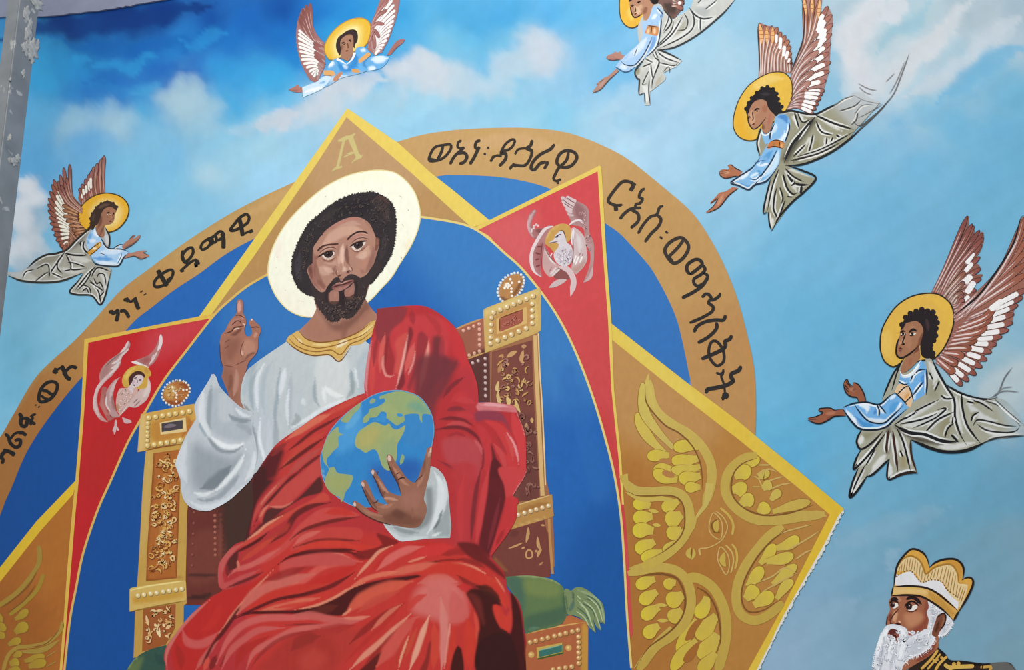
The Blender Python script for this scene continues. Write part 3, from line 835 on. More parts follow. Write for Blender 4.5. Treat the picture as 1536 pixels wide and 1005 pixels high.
run("""
T angel ; 140,360 ; haloed angel leaning right with both open palms out, beside the steel post ; angel ; angels flying in the sky
P wing 1.2 5 8a5648
@ 0 220 6.4
O 790,570! 700,470 655,380 640,300 600,300 540,350 500,430 480,520 480,640 500,740 540,880 590,980 640,990! 830,830! 760,650!
W 4 4.6 a87060>8c5a50 3a2220 - 0 0 c89a88 | 790,640 800,600 | 600,480 690,470 | 560,330 600,215 668,172
W 13 5.2 a4745c>945646 3a2420 f2ead8 .38 .74 b98a70 | 740,700 800,820 640,960 | 610,560 600,700 670,860 640,930 | 515,318 470,470 462,600 490,760 540,900 610,1000
W 7 4.6 b07c58>a06848 402818 - 0 0 d0a078 | 760,640 780,740 830,810 | 680,600 690,700 740,830 | 600,560 610,660 650,740 720,850
W 4 4 b88470>8c5248 3a2220 - 0 0 d4aa98 | 790,600 790,640 | 680,480 650,540 | 640,300 560,400
P wing 1.1 5 96604e
O 1008,440! 1000,300 1010,95 980,100 930,170 890,220 850,280 810,360 770,420 750,500 790,560! 880,500!
W 4 5 a06454>9a6a60 3a2220 - 0 0 c89884 | 900,500 1000,445 | 880,380 990,260 | 900,195 940,155 1000,88
W 5 4.6 9c5c50>96605a 3a2220 f0e8da .4 .75 c89884 | 790,560 890,500 | 790,470 870,360 | 762,400 830,300 880,230
P halo 2 4 e8ae2e
O 750,690 765,600 830,520 930,462 1040,446 1150,475 1220,540 1237,620 1205,710 1130,790 1040,822 940,825 840,805 775,750
g f3dc94 16 .9 870,640 960,530 1080,520 1160,600 1150,690 1090,760 960,760
k 46351e 1.7
P robe 2.4 2.4 aaa698
H e6e4de 1.2 2.0
@ 0 320 6.4
O 900,120! 830,160 740,250 640,350! 560,380 440,400 340,450 240,530 180,560 76,560! 80,600 200,640 360,662 500,660 620,640 790,575 740,650 670,745! 740,780 880,800 960,872! 1010,790 1040,680 1070,550 1040,520 920,500! 870,420 850,330 870,240 960,140! 1010,130! 1050,200 1040,330 1010,330! 960,250 930,170!
g 58544c 10 .8 640,350 830,170 760,300
s c8c5ba 10 .8 90,580 240,600 380,640
s d4d0c6 7 .9 500,580 560,460 600,400
s 8a8474 12 .7 300,500 480,440 620,390
s d6d3ca 9 .8 660,400 800,450 880,450
s d2cfc6 8 .8 560,520 700,560 820,540
s d8d6d0 10 .8 950,540 1020,640 1000,750
s c6c4bc 7 .8 720,740 820,620 880,520
s cfd2da 6 .9 1000,190 1030,260 1030,320
s d8dade 5 .9 770,270 800,300 810,390
g b8c4d0 26 .75 60,520 260,440 330,480 200,590 80,600
l 26241f 2.4 900,130 830,170 740,250 640,350 540,390
l 2a2822 2.6 640,350 540,385 440,400 340,455 260,530
l 34322c 2.4 80,598 200,645 360,662 500,660 620,640 790,572
l 2a2822 1.8 620,370 560,460 490,560 470,620
l 2a2822 1.6 470,620 470,520 440,490 340,540
l 2a2822 1.8 560,440 550,520 600,580
l 2a2822 1.8 630,390 680,490 690,540 830,530
l 2a2822 1.6 490,570 600,620
l 2a2822 1.6 680,540 610,555
l 2a2822 1.6 650,470 720,480 830,520
l 2a2822 1.6 340,650 430,580 470,560
l 2a2822 1.4 215,620 250,560 330,540
l 1e1c18 2.2 620,380 700,400 830,405
l 1e1c18 2 830,400 770,290 800,260
l 1e1c18 2 850,390 800,330 810,260
l 2a2822 2 1010,140 1050,220 1040,330 980,280
l 2a2822 2 800,575 750,650 668,750 740,780 880,790 960,875 1010,790 1050,620 1070,540
l 2a2822 2 920,510 830,600 720,740
l 2a2822 1.8 880,560 820,660 740,740
l 2a2822 1.6 760,720 800,690 860,720 870,780
l 2a2822 1.6 790,750 830,720 850,770
l 2a2822 1.8 860,640 940,740 960,820 970,870
l 2a2822 1.8 860,660 900,680 1000,750
l 2a2822 1.8 880,610 900,560 950,520 1060,560
l 2a2822 1.6 930,620 950,580 1000,590 1020,700
l 2a2822 1.6 900,620 930,680 960,660 1000,740
l 2a2822 1.6 960,800 1000,750
P neck 2.8 1.5 a06e54
@ 0 220 6.4
O 955,690 965,630 995,585 1050,555 1105,568 1120,612 1102,650 1100,680 1088,720 1060,745 1010,755 1000,790! 1005,850! 985,875 950,862 925,820 918,770 945,730
s 6a3c2c 5 .8 960,640 965,720 940,780
s b07a5c 6 .8 1060,600 1080,650 1060,700
s 6a3c30 3 .7 1000,760 980,800 960,850
l 2a1c18 1.4 1020,640 1045,630 1065,642
l 2a1c18 1.4 1080,640 1100,636
v e0d0c0 1.4 1025,655 1062,648
d 2a1c18 1 1046,650 1092,648
l 6a3a2c 1.1 1078,650 1088,690 1070,695
l 54201c 1.6 1048,718 1072,714
P hair 3.0 2 3e2c24
O 850,785 868,740 862,690 880,640 920,580 970,540 1030,520 1090,538 1128,580 1118,612 1080,585 1040,580 1000,600 975,640 960,690 940,740 910,765 895,800
d 3e2c24 1.9 852,785 870,735 864,690 882,640 920,582 970,542 1030,524 1088,540 1125,578
s 6a5040 4 .8 940,600 1000,560 1060,550
s 5a4438 3 .7 900,640 890,720
m .1 4
P tunic 2.8 2 a9cdec
H f2f8fc 1 1.6
@ 0 320 6.4
O 880,150! 920,130! 930,190 960,220 990,250! 1020,330 1100,330 1170,300! 1180,345! 1240,375! 1190,420 1150,490 1100,510 960,490 900,450 870,400! 830,300 830,240!
s eef4fa 5 .9 900,150 920,200 970,230
s 5a9ad4 6 .8 870,180 850,250
s 4a94d6 6 .8 900,430 1010,440 1090,440
s 62a6e0 5 .8 1010,380 1020,430
s e4f0fa 5 .8 920,460 1060,480 1140,480
s dceaf8 8 .8 950,370 1100,370 1180,360
s e4eefa 6 .8 860,270 920,260
s 4a80b8 3 .6 840,250 850,300
l 2a3644 1.6 960,220 1000,290 1040,335 1170,345 1240,375
l 2a3644 1.3 1090,335 1150,300 1180,300
l 2a3644 1.8 880,440 930,490 1100,508 1150,490 1190,420 1240,380
l 3a5a80 1 1130,480 1160,420 1170,380
l 3a5a80 1 960,380 1010,400
P armband 3.1 2 d89c3e
O 840,370! 940,275! 970,275! 975,310! 880,400! 855,405!
s f4e6c0 4 .9 880,340 930,330
s f0d8a0 3 .8 945,280 960,310
l 4a3a20 1.1 840,370 900,320 970,275
l 4a3a20 1.1 860,405 920,360 975,310
P hand 3.2 1.5 b07a64 ; far hand, palm up
O 1170,320! 1200,280 1240,250 1260,220 1290,205 1300,210 1270,240 1300,235 1330,210 1350,208 1345,230 1310,275 1270,300 1220,320 1185,350!
s 8a5a4a 3 .7 1190,330 1260,300 1320,260
l 4a3a38 .9 1240,250 1290,206
l 5a4038 1 1185,350 1270,302 1345,230
P hand 3.3 1.5 b8816a ; near hand, palm up
O 1190,435! 1225,390 1280,375 1340,358 1400,355! 1410,365 1370,378 1430,400 1435,412 1390,425 1360,440 1320,420 1280,410 1220,425!
s 8c5c4a 3 .7 1210,430 1300,420 1380,430
l 5a4038 .8 1370,378 1400,390 1430,402
l 5a4038 1 1225,425 1290,410 1350,438 1420,415

T angel ; 520,75 ; small haloed angel facing front, rising out of the cloud above the star's tip ; angel ; angels flying in the sky
P wing 1.2 4 a5706a
@ 420 0 7.67
O 510,490! 440,420 380,290 340,40 330,150 270,90 215,200 190,320 190,480 230,690 290,830 360,930 430,940! 520,760!
W 5 5 b0807a>8a5048 8a5a5a - 0 0 d4aca4 | 500,500 520,620 | 380,400 360,470 | 345,40 265,90 215,210
W 13 4.4 b89890>a0706c a8807c f4f0ea .3 .95 | 500,560 520,700 440,920 | 360,480 380,620 420,840 | 200,330 190,480 240,700 380,900
W 4 4.6 a46a62>9a5e5a 90605c - 0 0 | 510,540 520,740 | 430,520 470,700 | 390,490 400,640
P wing 1.2 4 a8746e
O 1050,290! 1110,110 1160,-20! 1380,-20! 1350,160 1300,320 1240,480 1170,590 1100,640! 1010,570!
W 13 4.6 b8948c>a47672 a8807c f2eeea .25 .95 | 1040,440 1060,560 1090,640 | 1140,200 1180,420 1130,580 | 1280,-60 1340,120 1270,380 1170,600
W 5 4.6 a87068>a06a64 90605c - 0 0 c89c94 | 1010,560 1050,290 | 1070,400 1120,150 | 1090,560 1190,300 1250,-20
P halo 2 4 e8b93e
O 510,560 545,450 640,330 760,245 880,208 970,215 1035,270 1038,380 1005,490 960,545! 700,660! 600,690 545,660
g f0d878 14 .9 600,480 760,310 900,280 950,360 930,500 880,560 700,660 620,640
g f5e6a8 10 .9 650,460 780,330 890,320 900,440 860,540 690,640 640,580
k b88a3a 1.2
P robe 2.4 2.5 6aaee0 ; light blue tunic
O 540,780! 600,700 660,670 780,720 860,600! 880,550! 960,540 1040,610 1000,680 1050,650 1200,640 1260,650! 1230,720 1150,790 1010,815 900,850 700,900 620,950 560,985 470,1020! 500,900!
s 2a84cc 10 .8 660,700 720,790 840,760 880,600
s f2f6fa 7 .9 560,770 620,700
s e8f2fa 6 .9 930,560 980,590
s e4eef8 12 .9 1050,690 1150,680 1230,670
s e8f2fa 8 .9 1010,800 1100,780
s cfe4f6 7 .8 470,960 560,920 680,890 800,870
s dceaf6 5 .8 720,740 780,790
s 3a88c8 5 .7 900,640 870,740 900,780
s 2f78b8 3 .7 1020,640 960,740 1000,800
s 3a86c4 3 .6 560,900 560,960
g c4ccd4 16 .7 560,960 760,880 960,840 1000,940 700,1060
t f4f4f6 4 655,678 700,700 760,740
t f4f4f6 4 860,605 830,680 765,742
P sleeve 2.6 2.5 cfe4f4
@ 400 0 3.84
O 290,470! 330,440 370,445 320,510 210,560! 200,505!
s f4f8fc 4 .9 215,530 330,500
s 5a9cd0 3 .8 300,480 340,470
l 8aa4c0 1 205,515 205,555
P armband 2.8 2 e3ab6a
@ 420 0 7.67
O 500,810! 600,812 635,850 600,875 500,860!
l 9a6a3a 1 500,862 600,875
P armband 2.8 2 e3ab6a
O 900,690! 1010,600! 1045,630 960,700 910,730!
P armband 2.8 2 dca05e
O 820,790! 900,800 912,835 830,830!
P hand 2.9 2 c88a6a ; hand at the breast
O 610,930! 620,890 690,830 715,825 720,845 650,930
P hand 2.9 2 b4786a ; hand reaching left
@ 400 0 3.84
O 124,515! 160,500 178,488 188,500 205,505! 204,532! 160,530
s 8a5448 2 .7 130,520 190,525
P hand 2.9 2 a8706a ; hand raised on the right
O 690,320! 715,280 745,240 775,225 795,228 780,250 750,275 715,315!
s 8a564e 2 .7 710,310 770,255
P face 2.8 1.4 a87a62
@ 420 0 7.67
O 690,480 720,430 780,400 830,400 848,450 850,520 840,580! 850,600! 800,690 760,695 690,660! 700,640 700,560
s b88868 6 .8 760,470 770,560 760,600
s 6a4438 4 .7 700,580 710,520
l 2a1a1a 1.8 705,500 735,490 760,505
l 2a1a1a 1.8 790,465 815,462
d 241414 1 738,512 812,475
l 704434 1.4 775,490 785,550 765,556
l 7a3c34 1.9 755,590 785,578
P hair 3 2 3a2c2c
O 690,640 650,570 645,500 670,430 720,390 760,360 810,340 870,345 895,400 890,470 860,520 862,560 845,540 845,450 825,400 770,402 715,440 692,490 700,570
m .1 4

T angel ; 960,90 ; haloed angel diving down with its head cut by the upper frame ; angel ; angels flying in the sky
P wing 1.2 4 7a5a52
@ 870 0 6.4
O 700,-20! 740,-160 800,-330 860,-470! 930,-430 980,-300 1020,-140 990,60 970,100! 900,190! 780,60!
s e0d4c8 6 .8 900,0 950,40
s 3a302c 14 .8 800,30 880,90 930,130
W 9 6 a8786a>9a6254 3a2a28 f0ebe4 .5 .85 d8c4b8 | 720,-20 880,0 880,60 | 780,-200 900,-120 930,60 | 862,-460 940,-400 1000,-220 1020,-120 985,90
P halo 1.4 4 e9b440
O 380,100 385,-30 430,-150 520,-225 620,-225 680,-130 670,30 620,160 560,240 500,268 440,245 395,185
s f0cf6c 10 .7 480,60 490,200
k 584428 1.5
P robe 2 2.4 c4c4bc
H ecebe6 1.6 2.4
O 690,40! 770,40 800,90! 890,190! 1060,80! 1110,-30 1240,-130 1420,-200! 1600,-160! 1500,-20 1400,100 1300,190 1160,310 1020,400 880,460 740,480! 980,580! 930,630 800,700! 820,760 700,860! 670,880! 670,1010! 625,1010! 620,890 570,910! 560,760 520,700! 590,620 620,560! 560,380! 555,260 600,150!
g a8acac 10 .7 1080,100 1200,60 1300,-20 1200,160
s e8e6e0 9 .8 840,110 880,170 800,280
s e2e0d8 8 .8 760,420 900,290 980,190
s dedcd2 10 .8 800,440 980,350 1130,220
s dcdcd8 8 .8 1180,250 1300,150
s d8d8d4 8 .7 1120,60 1250,20 1330,-10
s aaa28c 7 .7 880,340 980,270 1020,180
s e8e6e0 8 .8 760,500 880,560 960,590
s e6e4de 8 .8 700,640 720,560
s e8e8e4 10 .8 600,820 640,860 650,980
s 8a8260 7 .8 560,650 545,720
s d0cec4 6 .8 640,600 590,700
s b0a48c 6 .7 780,730 730,830
l 3a3c3e 2 740,478 880,462 1020,400 1160,310 1310,185 1400,100 1490,-10
l 3a3c3e 2 1050,75 1100,140 1180,180 1280,165
l 3a3c3e 1.8 1060,90 1095,180 1075,280 960,370 760,465
l 3a3c3e 1.8 730,460 880,330 990,150
l 4a4a48 1.6 740,440 870,300 900,200
l 4a4a48 1.6 1000,130 1035,200 1010,280 930,290
l 4a4a48 1.6 1155,170 1155,300
l 4a4a48 1.4 1200,90 1290,20 1320,-10
l 4a4a48 1.4 1130,30 1170,-10
l 3c3a38 2 800,90 880,200 800,320
l 4a4a48 1.5 840,100 850,180 800,300
l 3c3c3a 2 740,480 820,500 975,580
l 4a4a48 1.8 730,490 830,560 950,600
l 4a4a48 1.5 760,600 900,630 940,600
l 3c3c3a 1.8 690,500 730,560 760,600 700,760 690,850
l 4a4a48 1.5 720,490 750,560
l 4a4a48 1.5 680,620 690,700 700,760
l 3c3c3a 1.6 680,610 600,640
l 4a4a48 1.5 620,560 700,600
l 4a4a48 1.5 660,680 600,810 640,800
l 3c3c3a 2 620,560 530,680 550,755 570,760 565,880 575,910 620,890
l 3c3c3a 1.6 620,890 625,1000
l 3c3c3a 1.6 665,760 660,880 672,1000
l 5a5852 1.4 800,690 850,640 860,700
P tunic 2.4 2 a8c8e8
H f0f6fa 1.4 2.4
O 590,200! 640,200 700,60! 760,55! 800,130 770,230 740,440! 640,540 560,620 500,660 430,690 340,640! 390,570! 460,510 570,410 600,330!
s 6a9ad4 7 .8 720,330 690,440 620,520
s dfeaf6 9 .8 650,350 560,470 440,580
s 5a84b8 4 .8 780,110 790,170
s eef4fb 5 .8 690,190 740,130
s e4eefa 8 .8 380,640 460,640
s b0ccea 6 .8 520,500 450,590
l 34465c 1.6 770,150 780,220 740,440 620,560
l 34465c 1.4 390,580 430,620 520,625 600,540 660,430 700,340
l 4a6488 1.3 340,640 430,690 510,665
l 34465c 1.5 800,140 740,70
l 54708c 1.1 550,460 520,540
P armband 2.7 2 cf8c55
O 620,320! 650,250 700,245 755,260 745,340 690,335!
s f0d0a8 4 .9 660,270 650,320
s f0d0a8 4 .9 720,270 710,330
l 5a3a28 1.2 650,245 755,262
l 5a3a28 1.2 690,250 680,330
P hand 2.6 1.5 b88474 ; far hand, fingers spread
O 250,550! 270,530 330,510! 325,490! 360,505 385,490! 400,525 430,530! 400,570 350,575 290,575
s 90605a 3 .7 270,570 380,565
l 6a4a48 .8 260,548 330,545
l 6a4a48 .9 255,560 300,578 390,568
P hand 2.6 1.5 b08878 ; near hand reaching down
O 345,660! 270,730 240,740 200,770 155,805! 165,815 190,790! 120,880! 120,895! 190,860 260,780 300,740 375,680!
s c09c90 3 .7 180,840 250,760
l 6a5452 1 120,893 200,855 280,765 375,680
l 6a5452 .8 190,790 230,760
P face 2.5 1.6 b8866a
O 478,20 500,-60 570,-90 640,-60 680,20 720,30 690,80 670,150 640,195 610,190! 600,130 560,155 525,165 500,130 478,60
s e0bc98 8 .8 520,60 560,110 520,140
s d8b08a 6 .7 590,40 570,90
s 7a4a34 6 .7 640,60 610,140
l 2a1c1a 1.9 485,55 505,48 520,60
l 2a1c1a 1.9 550,25 585,10
d 2a1414 1.1 500,62 565,28
l 4a2c24 1.4 530,70 535,110 520,115
l 6a2c28 1.6 520,140 545,128
l 3a2420 1.6 480,60 500,140 525,168 560,158 600,130
P hair 2.7 2 241a18
O 468,20 480,-60 530,-130 610,-150 690,-110 750,-40 745,30 700,40 680,10 660,-10 560,-10 500,0
""")

